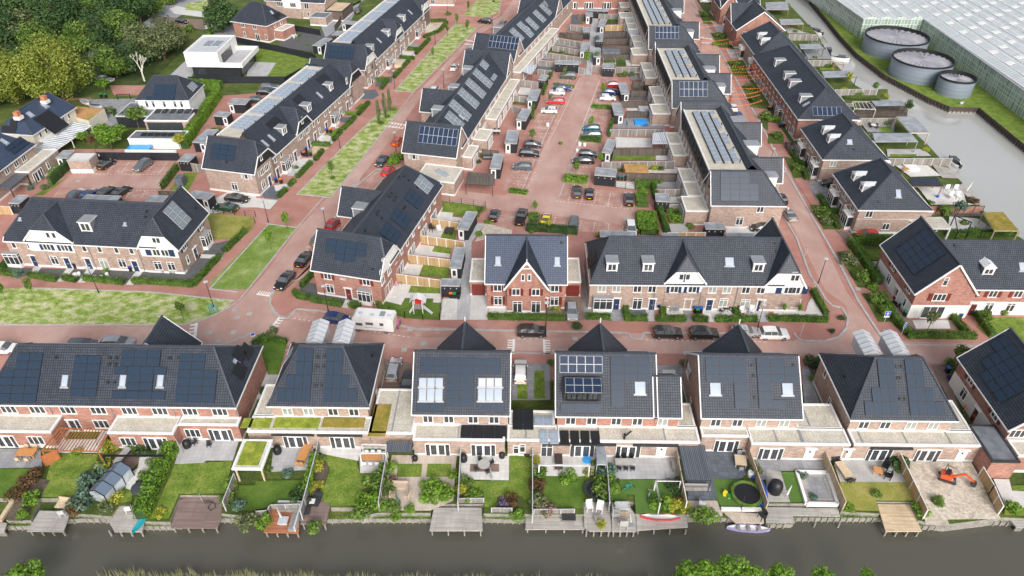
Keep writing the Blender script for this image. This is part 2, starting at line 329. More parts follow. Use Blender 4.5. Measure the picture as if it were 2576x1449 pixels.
def french_mesh():
 def mk():
  a=MB();f=MB()
  for s in(-1,1):
   a_=MB()if 0 else a;c=s*.5
   a.box(c-.5,c-.36,-.1,0,0,2.2);a.box(c+.36,c+.5,-.1,0,0,2.2);a.box(c-.36,c+.36,-.1,0,2.06,2.2);a.box(c-.36,c+.36,-.1,0,0,.2)
   f.box(s*.98 if s>0 else-1.5,1.5 if s>0 else-.98,-.05,0,.05,2.2,0)
   f.box(c-.37,c+.37,-.04,-.001,.15,2.1,0)
  fr=MB();fr.box(-1.56,-1.48,-.12,0,0,2.26);fr.box(1.48,1.56,-.12,0,0,2.26);fr.box(-1.48,1.48,-.12,0,2.2,2.28)
  return a.mesh('patio_door',['white'],False),f.mesh('pane',['pane'],False),fr.mesh('frame',['white'],False)
 return cached('french',mk)
def panel_mesh(style,w_,h_):
 def mk():
  a=MB();cell,fr={'k':('cell_black','frame_black'),'w':('cell_blue','frame_silver'),'g':('cell_grey','frame_silver'),'d':('cell_dull','frame_black'),'f':('cell_flat','frame_silver'),'n':('cell_black','frame_silver')}[style]
  a.box(0,w_,-h_,0,0,.07,1);e=.045 if style in 'kd' else.028
  a.face([(e,-h_+e,.074),(w_-e,-h_+e,.074),(w_-e,-e,.074),(e,-e,.074)],0)
  return a.mesh('solar_panel',[cell,fr])
 return cached(('panel',style,w_,h_),mk)
class Bld:
 def __init__(s,name,label,cat,ox,oy,rot=0,z=0,group=None):
  s.root=thing(name,label,cat,(ox,oy,z),R(rot),group);s.M=Matrix.Translation((ox,oy,z))@Matrix.Rotation(R(rot),4,'Z')
  s.I=s.M.inverted();s.mb={};s.wall={};s.g=0
 def m(s,name,mat,g=None):return s.mb.setdefault((name,mat,s.g if g is None and name in('wall','plinth','coping','flat_roof','gable_wall','roof','ridge_tiles','fascia','green_roof','street_dormer','awning_case','garage_door','bay_window','bay_glass','balcony_rail','street_dormer_roof','chimney','chimney_collar')else g),MB())
 def done(s):
  for(n_,mt,_),b in s.mb.items():
   if b.f:link(n_,b.mesh(n_,[mt]),s.root)
  return s
 def L(s,rc,u,v,z=0):return s.I@q(rc,u,v,z)
 def hit(s,pl,rc,u,v):
  p,n_=Vector(pl[0]),Vector(pl[1]);o=s.I@CAMP;d=s.I.to_3x3()@ray(rc,u,v)
  return o+d*((p-o).dot(n_)/d.dot(n_))
 def box(s,x0,x1,y0,y1,h,mat='brick',z0=0,plinth=.45):
  s.m('wall',mat).box(x0,x1,y0,y1,z0,h)
  if plinth:s.m('plinth','white').box(x0-.03,x1+.03,y0-.03,y1+.03,z0,z0+plinth)
  s.wall.setdefault('f',((x0,y0,0),(0,-1,0)));s.wall.setdefault('b',((x0,y1,0),(0,1,0)))
  s.wall.setdefault('l',((x0,y0,0),(-1,0,0)));s.wall.setdefault('r',((x1,y0,0),(1,0,0)))
 def gab(s,x0,x1,y0,y1,ax,he,hr,e0=(0,0),e1=(0,0),oh=.35,go=.3,roof='tile',wallm='brick',g0=None,g1=None,trimm='white',body=True,key='',plinth=.45,zb=0,lo=None):
  s.nx()
  if body:s.box(x0,x1,y0,y1,he-.05,wallm,zb,plinth)
  P=(lambda a,b,z:(a,b,z))if ax=='x' else(lambda a,b,z:(b,a,z))
  a0,a1,b0,b1=(x0,x1,y0,y1)if ax=='x' else(y0,y1,x0,x1)
  bm=(b0+b1)/2;half=(b1-b0)/2;k=(hr-he)/half;ze=he-k*oh;H_=hr-ze;hf=half+oh
  rf,rd,tm=s.m('roof',roof),s.m('ridge_tiles','ridge_tile'),s.m('fascia',trimm)
  A=[a0-go,a1+go];sg=[1,-1];E=(e0,e1);rid=[];zts=[];foot=[]
  for i in(0,1):
   t,ins=E[i];rid.append(A[i]+sg[i]*ins);zt=hr-t*H_;zts.append(zt);foot.append(hf*t)
  def side(sb):
   be=bm+sb*hf;pts=[P(A[0],be,ze),P(A[1],be,ze)]
   if 0<E[1][0]<1:pts.append(P(A[1],bm+sb*foot[1],zts[1]))
   pts.append(P(rid[1],bm,hr))
   if abs(rid[1]-rid[0])>.01:pts.append(P(rid[0],bm,hr))
   if 0<E[0][0]<1:pts.append(P(A[0],bm+sb*foot[0],zts[0]))
   if(sb>0)==(ax=='x'):pts.reverse()
   rf.face(pts)
  side(-1);side(1)
  ss=1 if ax=='x' else-1
  pl={}
  nf=Vector(P(0,-(hr-ze),hf)).normalized();nb=Vector(P(0,(hr-ze),hf)).normalized()
  pl['lo']=(P(a0,bm,hr),nf);pl['hi']=(P(a0,bm,hr),nb)
  for i in(0,1):
   t,ins=E[i]
   if t>0:
    tri=[P(A[i],bm-foot[i],zts[i]),P(A[i],bm+foot[i],zts[i]),P(rid[i],bm,hr)]
    if(i==0)==(ax=='x'):tri.reverse()
    rf.face(tri);nn=(Vector(tri[1])-Vector(tri[0])).cross(Vector(tri[2])-Vector(tri[0])).normalized()
    if nn.z<0:nn=-nn
    pl['e%d'%i]=(P(rid[i],bm,hr),nn)
    for sb in(-1,1):rd.bar(P(A[i],bm+sb*foot[i],zts[i]+.03),P(rid[i],bm,hr+.03),.24,.16)
    tm.bar(P(A[i],bm-foot[i]-.1,zts[i]-.12),P(A[i],bm+foot[i]+.1,zts[i]-.12),.16,.24)
   if t<1:
    for sb in(-1,1):
     tm.bar(P(A[i]-sg[i]*-.02,bm+sb*hf,ze-.12),P(A[i]-sg[i]*-.02,bm+sb*foot[i],zts[i]-.12),.12,.26)
    g=s.m('gable_wall',(g0,g1)[i]or wallm,('g',s.g,i));aa=(a0,a1)[i];ab=aa+sg[i]*.25
    zz=lambda b:he+(half-abs(b-bm))*k-.12
    out=[(b0,he-.06),(b1,he-.06)]
    if t>0:out+=[(bm+foot[i],zts[i]-.1),(bm-foot[i],zts[i]-.1)]
    else:out+=[(bm,hr-.15)]
    f0=[P(aa,b,z)for b,z in out];f1=[P(ab,b,z)for b,z in out]
    g.face(f0);g.face(f1[::-1])
    for j in range(len(out)):j2=(j+1)%len(out);g.face([f0[j],f0[j2],f1[j2],f1[j]])
  rd.bar(P(rid[0],bm,hr+.03),P(rid[1],bm,hr+.03),.26,.18)
  for sb in(-1,1):tm.bar(P(A[0],bm+sb*hf,ze-.11),P(A[1],bm+sb*hf,ze-.11),.14,.2)
  return pl
 def win(s,face,rc,u,v,kind,z=None,dz=0,fmat='white'):
  pl=s.wall[face]if isinstance(face,str)else face;h=s.hit(pl,rc,u,v)
  (fm,pm),zc=win_mesh(kind,fmat);n_=Vector(pl[1]);h=h+n_*.004;h.z=zc if z is None else z
  o=link('window',fm,s.root,T(h.x,h.y,h.z,math.atan2(n_.x,-n_.y)));link('pane',pm,o);return o
 def wins(s,face,rc,kind,lst,z=None):
  for u,v in lst:s.win(face,rc,u,v,kind,z)
 def door(s,face,rc,u,v,mat='navy',z=.05):
  pl=s.wall[face]if isinstance(face,str)else face;h=s.hit(pl,rc,u,v);a,f,k=door_mesh(mat);n_=Vector(pl[1]);h+=n_*.004
  o=link('door',a,s.root,T(h.x,h.y,z,math.atan2(n_.x,-n_.y)));link('frame',f,o);link('handle',k,o)
 def french(s,face,rc,u,v,z=.05):
  pl=s.wall[face]if isinstance(face,str)else face;h=s.hit(pl,rc,u,v);a,f,k=french_mesh();n_=Vector(pl[1]);h+=n_*.004
  o=link('patio_door',a,s.root,T(h.x,h.y,z,math.atan2(n_.x,-n_.y)));link('pane',f,o);link('frame',k,o)
 def shutter(s,face,rc,u,v,mat='navy',z=4.15,w_=.5,h_=1.35):
  pl=s.wall[face]if isinstance(face,str)else face;h=s.hit(pl,rc,u,v);n_=Vector(pl[1]);h+=n_*.004
  def mk():
   a=MB();a.box(-w_/2,w_/2,-.06,0,-h_/2,h_/2)
   for i in(-1,1):a.box(-w_/2+.05,w_/2-.05,-.075,-.06,i*h_*.24-h_*.19,i*h_*.24+h_*.19)
   return a.mesh('shutter',[mat],False)
  link('shutter',cached(('sh',mat,w_,h_),mk),s.root,T(h.x,h.y,z,math.atan2(n_.x,-n_.y)))
 def basis(s,pl):
  n_=Vector(pl[1]);ex=Vector((-n_.y,n_.x,0)).normalized();ey=n_.cross(ex);return ex,ey,n_
 def slope(s,pl,p,off=.0):
  ex,ey,n_=s.basis(pl);p=p+n_*off
  return Matrix(((ex.x,ey.x,n_.x,p.x),(ex.y,ey.y,n_.y,p.y),(ex.z,ey.z,n_.z,p.z),(0,0,0,1)))
 def panels(s,pl,rc,u,v,rows,style='k',w_=1.70,h_=1.04,gap=.03,du=0,flip=1):
  """rows: list of (column offset, count); starts at the pixel of the upper corner"""
  p=s.hit(pl,rc,u,v);ex,ey,n_=s.basis(pl);me=panel_mesh(style,w_,h_)
  for j,(c0,cn)in enumerate(rows):
   for i in range(cn):
    pp=p+ex*((c0+i)*(w_+gap)*flip-(w_ if flip<0 else 0))-ey*(j*(h_+gap));link('solar_panel',me,s.root,s.slope(pl,pp,.08))
 def sky(s,pl,rc,u,v,w_=.8,h_=1.3,pane='pane_sky'):
  def mk():
   a=MB();x,y,t=w_/2,h_/2,.09
   a.box(-x,x,y-t,y,0,.12);a.box(-x,x,-y,-y+t,0,.12);a.box(-x,-x+t,-y+t,y-t,0,.12);a.box(x-t,x,-y+t,y-t,0,.12);a.box(-x-.15,x+.15,-y-.22,-y,0,.03)
   b=MB();b.box(-x+.03,x-.03,-y+.03,y-.03,.01,.09);return a.mesh('skylight',['zinc'],False),b.mesh('pane',[pane],False)
  a,b=cached(('sky',w_,h_,pane),mk);p=s.hit(pl,rc,u,v);o=link('skylight',a,s.root,s.slope(pl,p,.01));link('pane',b,o)
 def vent(s,pl,rc,u,v,pipe=0):
  def mk():
   a=MB();a.box(-.22,.22,-.2,.2,0,.09)
   if pipe:a.tube((0,0,0),(0,.15,.5),.09)
   else:a.box(-.14,.14,-.1,.1,.09,.2)
   return a.mesh('roof_vent',['black'],False)
  p=s.hit(pl,rc,u,v);link('roof_vent',cached(('vent',pipe),mk),s.root,s.slope(pl,p,.0))
 def dormer(s,pl,rc,u,v,kind='flat',w_=1.5,h_=1.45,d_=2.4,win='w2'):
  """pixel: middle of the front's foot on the slope"""
  def mk():
   a=MB();x=w_/2
   a.box(-x+.06,x-.06,.02,d_,-.3,h_,2);a.box(-x,x,-.03,.03,0,h_,0);a.box(-x,-x+.16,-.1,-.03,0,h_,0);a.box(x-.16,x,-.1,-.03,0,h_,0)
   if kind=='flat':a.box(-x-.14,x+.14,-.22,d_,h_,h_+.16,0,1)
   elif kind=='hipzinc':
    z0,z1=h_,h_+.55;a.box(-x-.1,x+.1,-.15,d_*.55,h_-.02,h_+.1,0)
    A_,B_,C_,D_=(-x-.15,-.2,z0+.1),(x+.15,-.2,z0+.1),(x+.15,d_+.3,z0+.1),(-x-.15,d_+.3,z0+.1)
    E_,F_=(0,.25,z1),(0,d_+.6,z1);a.face([A_,B_,E_],3);a.face([B_,C_,F_,E_],3);a.face([D_,A_,E_,F_],3)
    for i in range(5):
     yy=.35+i*.45
     for sg in(-1,1):a.bar((sg*(x+.15),yy,z0+.12),(0,yy,z1+.02),.05,.06,3)
   return a.mesh('dormer',['white','zinc','fascia_grey' if kind!='hipzinc' else 'zinc','zinc_pale'])
  p=s.hit(pl,rc,u,v);n_=Vector(pl[1]);rz=math.atan2(n_.x,-n_.y)
  o=link('dormer',cached(('dormer',kind,w_,h_,d_),mk),s.root,T(p.x,p.y,p.z-.1,rz));(fm,pm),zc=win_mesh(win)
  W=link('window',fm,o,T(0,-.04,h_*.52));sc_=(w_-.34)/WK[win][0];W.scale=(sc_,1,(h_-.35)/WK[win][1])
  pn=link('window_pane',pm,o,T(0,-.04,h_*.52));pn.scale=W.scale
 def nx(s):s.g+=1;return s
 def flat(s,x0,x1,y0,y1,h,surf='gravel',mat='brick',z0=0,cope='white',plinth=.45,cw=.22,seams=(),wall=True):
  s.nx()
  if wall:s.box(x0,x1,y0,y1,h-.02,mat,z0,plinth)
  t=s.m('coping',cope);e=.06
  t.box(x0-e,x1+e,y0-e,y0+cw,h-.12,h+.14);t.box(x0-e,x1+e,y1-cw,y1+e,h-.12,h+.14)
  t.box(x0-e,x0+cw,y0+cw,y1-cw,h-.12,h+.14);t.box(x1-cw,x1+e,y0+cw,y1-cw,h-.12,h+.14)
  s.m('flat_roof',surf).box(x0+cw,x1-cw,y0+cw,y1-cw,h-.02,h+.04)
  for x in seams:s.m('roof_seam','grey').box(x-.09,x+.09,y0+cw,y1-cw,h+.04,h+.1)
 def pipe(s,x,y,h,z0=.3,mat='grey'):s.m('drainpipe',mat).tube((x,y,z0),(x,y,h),.05,k=6)
 def bay(s,face,rc,u,v,w_=1.9,h_=2.5,d_=.7,top='grey',lean=1):
  """bay window standing on the ground; pixel: middle of its front foot"""
  pl=s.wall[face]if isinstance(face,str)else face;n_=Vector(pl[1]);h=s.hit(pl,rc,u,v)
  def mk():
   a=MB();x=w_/2;a.box(-x,x,-d_,0,0,.75,0);a.box(-x-.06,x+.06,-d_-.06,0,h_-.15,h_,0,1);t=.08
   p=MB();p.box(-x+.05,x-.05,-d_+.05,0,.75,h_-.15)
   for i in range(4):
    c=-x+t/2+i*(w_-t)/3;a.box(c-t/2,c+t/2,-d_,-d_+.1,.75,h_-.15,0)
   for sx in(-1,1):
    a.box(sx*x-t if sx>0 else-x,x if sx>0 else-x+t,-.12,-.02,.75,h_-.15,0)
    a.box(x-.1 if sx>0 else-x,x if sx>0 else-x+.1,-d_,0,h_-.65,h_-.55,0)
   a.box(-x,x,-d_-.01,-d_+.09,h_-.65,h_-.55,0)
   return a.mesh('bay_window',['white',top],False),p.mesh('pane',['pane'],False)
  a,b=cached(('bay',w_,h_,d_,top),mk);h+=n_*.004
  o=link('bay_window',a,s.root,T(h.x,h.y,0,math.atan2(n_.x,-n_.y)));link('pane',b,o)
# ------------------------------------------------------------------ ground, water, roads
def D(x,y,z=0):return q(0,x*4,y*4,z)
def Ds(pts,z=0):return[D(x,y,z)for x,y in pts]
SN=[0]
def sheet(name,pts,z,mat,kind='structure',label=None,cat=None):
 SN[0]+=1;z=.012+SN[0]*.001;a=MB();a.face([(p[0],p[1],z)for p in pts]);o=link(name,a.mesh(name,[mat]));return tag(o,label,cat,kind=kind)
WZ=-1.4
edge0=(qs(30,[(0,665),(175,668),(60,885),(310,890),(400,668),(775,668),(715,820),(845,825),(1120,850),(1200,745),(1400,740),(1450,900),(1710,905),(1810,635),(2265,640),(2225,820),(2560,850)])+qs(31,[(60,850),(130,770),(150,735),(445,735),(470,655),(760,690),(750,760),(1045,760),(1060,850),(1230,812),(1755,815),(1765,728),(2290,725),(2290,820),(2560,825)])+qs(32,[(130,825),(210,830),(725,830),(715,705),(980,705),(1150,700),(1240,710),(1245,825),(1755,830),(1760,835),(2110,835),(2112,780),(2505,780),(2535,860)])+qs(33,[(10,720),(710,720),(735,800),(1125,820),(1075,700),(1435,705),(1510,890),(1800,930),(2360,860),(2576,870)]))
edgeR=[(110,50),(120,104),(92,108),(90.8,112),(89.2,120),(90.3,129),(91.1,149),(90.5,165),(90.2,176),(87.6,184),(87.8,203),(91.0,225),(91.5,256),(92,420)]
land=[(-320,52)]+[(-100,edge0[0].y)]+[(p.x,p.y)for p in edge0]+edgeR+[(-320,420)]
a=MB();a.prism(land,-2.2,0,1,0);struct('ground',a,['meadow','sleeper'])
bankpts=(qs(30,[(-60,960),(60,945),(310,945),(500,890),(720,880),(850,870),(1130,875),(1450,945),(1720,950),(2230,870),(2560,875)],-.75)+qs(31,[(0,850),(450,860),(740,880),(1040,870),(1750,875),(2280,870),(2560,880)],-.75)+qs(32,[(130,880),(730,890),(1250,870),(1760,860),(2540,870)],-.75)+qs(33,[(0,925),(240,925),(260,860),(1130,865),(1530,945),(1800,945),(1790,880),(2480,905),(2576,915)],-.75))
a=MB();a.prism([(-320,51)]+[(p.x,p.y)for p in bankpts]+[(130,51),(130,60),(-320,60)],-2.2,-.75,0);struct('canal_bank',a,['meadow'])
a=MB()
for p,r in zip(bankpts[:-1],bankpts[1:]):
 d=(r-p);L_=d.length
 if L_<.3:continue
 a.bar(p+Vector((0,-.03,-.35)),r+Vector((0,-.03,-.35)),.1,.8,0);u=d/L_
 for i in range(int(L_/.75)):
  c=p+u*(i*.75+.3);a.box(c.x-.07,c.x+.07,c.y-.22,c.y-.06,-2,-.66+.1*((i*7)%3)/3,0)
tag(link('sheet_piling',a.mesh('sheet_piling',['sleeper'])),'weathered timber sheet piling with posts along the village side of the near canal','piling')
a=MB();a.box(-330,330,20,80,WZ-.01,WZ);struct('near_canal_water',a,'water',False)
a=MB();a.box(60,330,80.01,420,WZ-.01,WZ);struct('wide_canal_water',a,'water_sky_tint',False)
a=MB();gl=[(100.6,262.6),(99,240),(97.6,223.2),(97.0,208.2),(98.5,191.1),(103.4,175.5),(106.0,169.9),(113.0,169.7),(112.9,149.7),(113,143),(112,128),(112,100),(330,100),(330,420),(101,420)]
a.prism(gl,-2.2,0,1,0);struct('greenhouse_land',a,['lawn','sleeper'])
a=MB()
for p,r in zip(gl[:11],gl[1:12]):
 p,r=Vector((*p,0)),Vector((*r,0));d=r-p;n_=int(d.length/1.0)
 a.bar(p+Vector((-.05,0,-.5)),r+Vector((-.05,0,-.5)),.12,1.1)
 for i in range(n_):c=p+d*(i/n_);a.box(c.x-.28,c.x-.08,c.y-.1,c.y+.1,-2,.06)
tag(link('sheet_piling',a.mesh('sheet_piling',['wood_dark'])),'dark timber sheet piling along the grass bank in front of the round steel tanks','piling')
a=MB();a.prism([(-320,10),(330,10),(330,41.5),(60,42.2),(20,41.6),(-20,42.0),(-50,41.6),(-320,42)],-2.2,-.9,0);struct('near_bank',a,['meadow'])
Z1,Z2,Z3,Z4,Z5=.012,.020,.028,.036,.05
sheet('pavement',[(-100,72.5),(110,72.5),(110,88),(60.5,100),(60.5,300),(-30,300),(-36,250),(-60,178),(-78,174),(-120,172),(-118,96)],Z1,'paving_red')
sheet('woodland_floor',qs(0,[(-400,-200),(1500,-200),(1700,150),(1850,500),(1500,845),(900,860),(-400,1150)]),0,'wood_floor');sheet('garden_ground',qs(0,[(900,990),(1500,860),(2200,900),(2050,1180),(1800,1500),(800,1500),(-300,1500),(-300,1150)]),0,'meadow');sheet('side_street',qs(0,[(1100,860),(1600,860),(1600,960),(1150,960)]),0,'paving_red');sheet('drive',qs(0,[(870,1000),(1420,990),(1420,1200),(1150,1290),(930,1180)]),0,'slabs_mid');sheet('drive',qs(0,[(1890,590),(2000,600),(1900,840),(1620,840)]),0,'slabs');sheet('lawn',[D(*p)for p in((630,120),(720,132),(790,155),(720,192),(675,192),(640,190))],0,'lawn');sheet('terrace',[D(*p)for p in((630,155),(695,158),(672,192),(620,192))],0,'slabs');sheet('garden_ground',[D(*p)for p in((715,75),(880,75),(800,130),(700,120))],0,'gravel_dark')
sheet('road',Ds([(-30,819),(400,821),(465,816),(510,806),(552,790),(600,762),(622,738),(680,672),(748,577),(832,490),(945,350),(1010,275),(1205,72),(1262,40),(1290,0),(1350,0),(1200,90),(1062,240),(1000,330),(905,450),(900,512),(790,610),(690,735),(681,765),(700,790),(730,800),(745,782),(900,800),(1005,815),(1190,830),(1600,838),(2060,858),(2110,852),(2136,820),(2130,770),(2076,730),(2000,580),(1905,430),(1840,300),(1740,90),(1700,0),(1745,0),(1792,80),(1900,345),(1965,400),(2040,545),(2130,735),(2215,850),(2250,858),(2576,868),(2576,935),(2200,900),(1700,890),(1200,880),(640,868),(560,870),(480,872),(-30,872)]),Z2,'paving_road')
sheet('road',Ds([(1465,190),(1525,195),(1415,480),(1590,520),(1602,535),(1598,575),(1240,525),(1105,508),(1110,475),(1262,492),(1320,480),(1420,250)]),Z2,'paving_road')
sheet('road',qs(1,[(1100,0),(900,80),(640,230),(700,380),(960,200),(1060,0)]),Z2,'asphalt')
sheet('main_road',[D(235,120),D(300,95),D(415,35),D(455,5),D(500,-25),D(560,-25),D(420,60),D(330,110),D(225,150)],Z4,'asphalt')
sheet('main_road',qs(0,[(870,520),(1060,430),(1340,320),(1640,60),(1780,0),(1950,0),(1640,190),(1350,350),(1100,460),(900,590)]),Z5,'asphalt')
sheet('cycle_path',qs(0,[(1560,190),(1780,180),(2140,250),(2250,300),(2000,290),(1700,220)]),Z5,'concrete')
sheet('cycle_path',qs(0,[(1780,60),(2080,120),(2130,185),(1760,140),(1700,90)]),Z5,'concrete')
sheet('side_road',qs(0,[(1540,160),(2060,200),(2060,300),(1700,260),(1500,230)]),Z4,'paving_brown')
sheet('side_road',qs(0,[(2200,260),(2400,240),(2420,380),(2250,420),(2150,350)]),Z4,'slabs_mid')
for nm,pts in(('verge',Ds([(1146,60),(1201,69),(1040,232),(993,229)])),('verge',Ds([(1003,278),(992,298),(930,372),(832,497),(747,489),(864,370),(945,290),(965,277)])),('verge_green',Ds([(675,565),(745,573),(625,728),(528,727),(530,710)])),('verge',Ds([(-20,727),(60,724),(375,735),(585,757),(575,772),(552,786),(515,803),(480,813),(455,817),(375,818),(-20,816)])),('verge',Ds([(1180,20),(1200,0),(1260,0),(1255,30),(1225,44),(1165,40)])),('verge',qs(0,[(1880,30),(2100,0),(2120,90),(2060,120),(1860,100)]))):
 sheet('grass_verge',pts,Z4,nm)
def kerb(pts,w_=.24,h_=.11,mat='kerb',z=0.0):
 a=MB()
 for p,r in zip(pts[:-1],pts[1:]):a.bar(Vector((p.x,p.y,z+h_/2)),Vector((r.x,r.y,z+h_/2)),w_,h_)
 return a
a=MB()
def addk(pts,**k):
 b=kerb(Ds(pts),**k);n=len(a.v);a.v+=b.v;a.f+=[tuple(i+n for i in f)for f in b.f];a.m+=b.m
addk([(-20,817),(375,818),(455,817),(482,813),(517,803),(554,786),(577,773),(600,757),(622,732),(625,728),(746,575),(813,498),(835,495),(932,372),(1005,278),(1040,232),(1201,69),(1255,38),(1260,0)])
addk([(1146,60),(993,229),(1040,232)]);addk([(960,278),(864,370),(747,489),(832,497)]);addk([(675,565),(528,727),(600,735)]);addk([(60,724),(375,735),(590,757)]);addk([(670,563),(746,573)])
addk([(962,428),(948,425),(870,490),(872,508),(895,512)],w_=.3);addk([(896,530),(840,590),(800,660),(757,700),(700,724)],w_=.2,h_=.06);addk([(693,728),(681,745),(680,765),(690,785),(706,798),(723,801),(731,795),(745,778),(800,782),(885,797),(1000,818),(1050,829),(1190,830),(1580,838),(1590,852),(1614,853),(1620,838),(1740,838),(1900,840)],w_=.34)
addk([(1998,838),(2005,850),(2020,858),(2075,858),(2110,848),(2130,825),(2133,800),(2118,775),(2092,768),(2078,755),(2060,725),(2036,690),(2004,600),(1945,500)],w_=.34)
addk([(1741,0),(1796,100),(1868,230),(1933,350),(1945,375),(2040,540),(2110,660),(2160,760),(2225,860)],w_=.4);addk([(2254,0+866),(2330,868),(2576,872)],h_=.05)
addk([(645,868),(700,878),(920,912)],h_=.05);addk([(560,868),(500,870)],h_=.05)
addk([(640,838),(560,868),(490,872)],w_=.25);addk([(1280,886),(1394,890)],h_=.05);addk([(1720,892),(1830,896)],h_=.05)
addk([(1312,480),(1370,345),(1420,235),(1432,190)],h_=.04);addk([(1405,500),(1480,300),(1530,200)],h_=.05);addk([(1500,190),(1452,188)],h_=.05)
struct('kerbs',a,'kerb')
for pts in([(1394,187),(1432,195),(1310,492),(1262,478),(1310,390)],[(1505,192),(1555,200),(1530,290),(1490,420),(1480,470),(1450,470),(1420,465),(1500,240)],[(1425,470),(1480,470),(1590,490),(1600,526),(1490,515),(1400,500)],[(1228,533),(1310,535),(1470,550),(1600,572),(1600,590),(1220,570)],[(735,783),(800,783),(1000,820),(1190,832),(1190,847),(1070,850),(880,822),(700,805)],[(1285,832),(1580,840),(1588,852),(1320,850)],[(1620,840),(1990,842),(2000,858),(1640,858)],[(975,430),(950,428),(873,492),(875,506),(900,510),(985,440)],[(898,532),(842,592),(800,655),(690,735),(700,745),(790,660),(890,560)],[(1075,245),(1170,130),(1190,140),(1110,230),(1090,300)]):
 sheet('parking_bays',Ds(pts),Z3,'paving_bay')
sheet('parking_court',qs(10,[(740,290),(980,290),(1000,160),(1800,175),(1590,480),(1500,560),(520,545),(700,330)]),Z3,'paving_bay')
sheet('parking_court',qs(10,[(700,310),(1700,330),(1630,450),(610,440)]),Z4,'paving_road')
a=MB()
def dots(p,r,step=.75,w_=.12,l_=.4):
 d=r-p;n_=max(1,int(d.length/step));u=d.normalized();s_=Vector((-u.y,u.x,0))
 for i in range(n_):
  c=p+u*(i+.5)*(d.length/n_);a.face([(*(c-u*l_/2-s_*w_/2).xy,Z5),(*(c+u*l_/2-s_*w_/2).xy,Z5),(*(c+u*l_/2+s_*w_/2).xy,Z5),(*(c-u*l_/2+s_*w_/2).xy,Z5)])
def teeth(p,r,side=1,n_=6,L_=1.1):
 d=r-p;u=d.normalized();s_=Vector((-u.y,u.x,0))*side;st=d.length/n_
 def f(c,du,ds):return(c.x+u.x*du+s_.x*ds,c.y+u.y*du+s_.y*ds,Z5)
 a.face([f(p,0,0),f(r,0,0),f(r,0,.35),f(p,0,.35)])
 for i in range(n_):
  c=p+u*(i+.5)*st;w_=st*.28;a.face([f(c,-w_,.35),f(c,w_,.35),f(c,w_*.7,L_*.7),f(c,w_*1.2,L_),f(c,-w_*.6,L_),f(c,-w_,L_*.6)])
for rc,A_,B_,s_ in((1,(2090,445),(2200,462),1),(1,(2110,398),(2215,420),-1),(1,(1290,1275),(1480,1300),1),(1,(1340,1228),(1520,1255),-1),(21,(0,70),(140,90),1),(21,(110,440),(235,285),-1),(20,(1960,560),(1990,350),1),(22,(25,665),(30,518),1),(22,(310,520),(315,670),1),(2,(1890,385),(2010,400),1),(2,(1900,425),(2020,430),-1),(13,(20,240),(170,228),-1),(13,(20,270),(190,285),1)):
 teeth(q(rc,*A_),q(rc,*B_),s_)
for i,(x,y)in enumerate([(-1,0)]):pass
for rc,p,r in[(2,(680,790),(480,1210)),(2,(480,1210),(360,1440)),(2,(890,800),(640,1440)),(2,(690,1320),(880,800)),(2,(430,830),(660,800)),(2,(210,1220),(490,1215)),(2,(180,1290),(450,1290)),(2,(120,1340),(420,1345)),(2,(780,1110),(1000,1120)),(2,(770,1175),(970,1180)),(2,(740,1240),(930,1245)),(12,(75,150),(310,170)),(12,(20,265),(250,290)),(12,(0,335),(220,355)),(12,(0,400),(190,420)),(12,(560,215),(770,240)),(12,(540,290),(740,300)),(12,(600,430),(570,575)),(12,(730,450),(695,590)),(12,(855,480),(825,605)),(12,(990,495),(965,615)),(12,(1120,510),(1100,640)),(12,(430,575),(1230,660)),(12,(440,735),(410,830)),(12,(570,750),(550,845)),(12,(700,765),(680,860)),(12,(835,785),(815,885)),(12,(975,800),(965,890)),(12,(1120,820),(1105,890)),(10,(1170,180),(1080,300)),(10,(1300,185),(1215,300)),(10,(1420,210),(1340,305)),(10,(1560,185),(1470,300)),(10,(1680,185),(1600,300)),(10,(980,290),(950,300)),(10,(1310,480),(1260,560)),(10,(1470,470),(1420,545)),(10,(1600,465),(1550,520)),(10,(800,460),(1620,470)),(10,(740,300),(1720,312)),(21,(370,305),(700,360)),(21,(700,365),(1560,500)),(22,(40,512),(330,512)),(22,(1330,525),(2570,545)),(11,(860,620),(700,900)),(11,(380,1250),(200,1449)),(13,(300,1000),(480,1440)),(1,(1950,730),(2010,735))]:
 dots(q(rc,*p),q(rc,*r))
a.face(qs(20,[(1975,350),(1992,350),(1968,562),(1950,560)],Z5+.004))
struct('road_markings',a,'paint_mark')
a=MB()
for rc,u,v in[(20,2510,260),(20,2350,445),(20,2385,300),(20,2110,450),(20,2190,535),(20,2365,220),(10,785,375),(10,1590,378),(11,990,415),(2,765,835),(12,1140,760),(21,1365,1020),(21,1690,560),(21,1490,625),(11,530,1040),(21,1550,420),(23,905,10),(22,635,512)]:
 p=q(rc,u,v);a.box(p.x-.4,p.x+.4,p.y-.4,p.y+.4,Z4,Z5+.004)
struct('drain_covers',a,'stain')
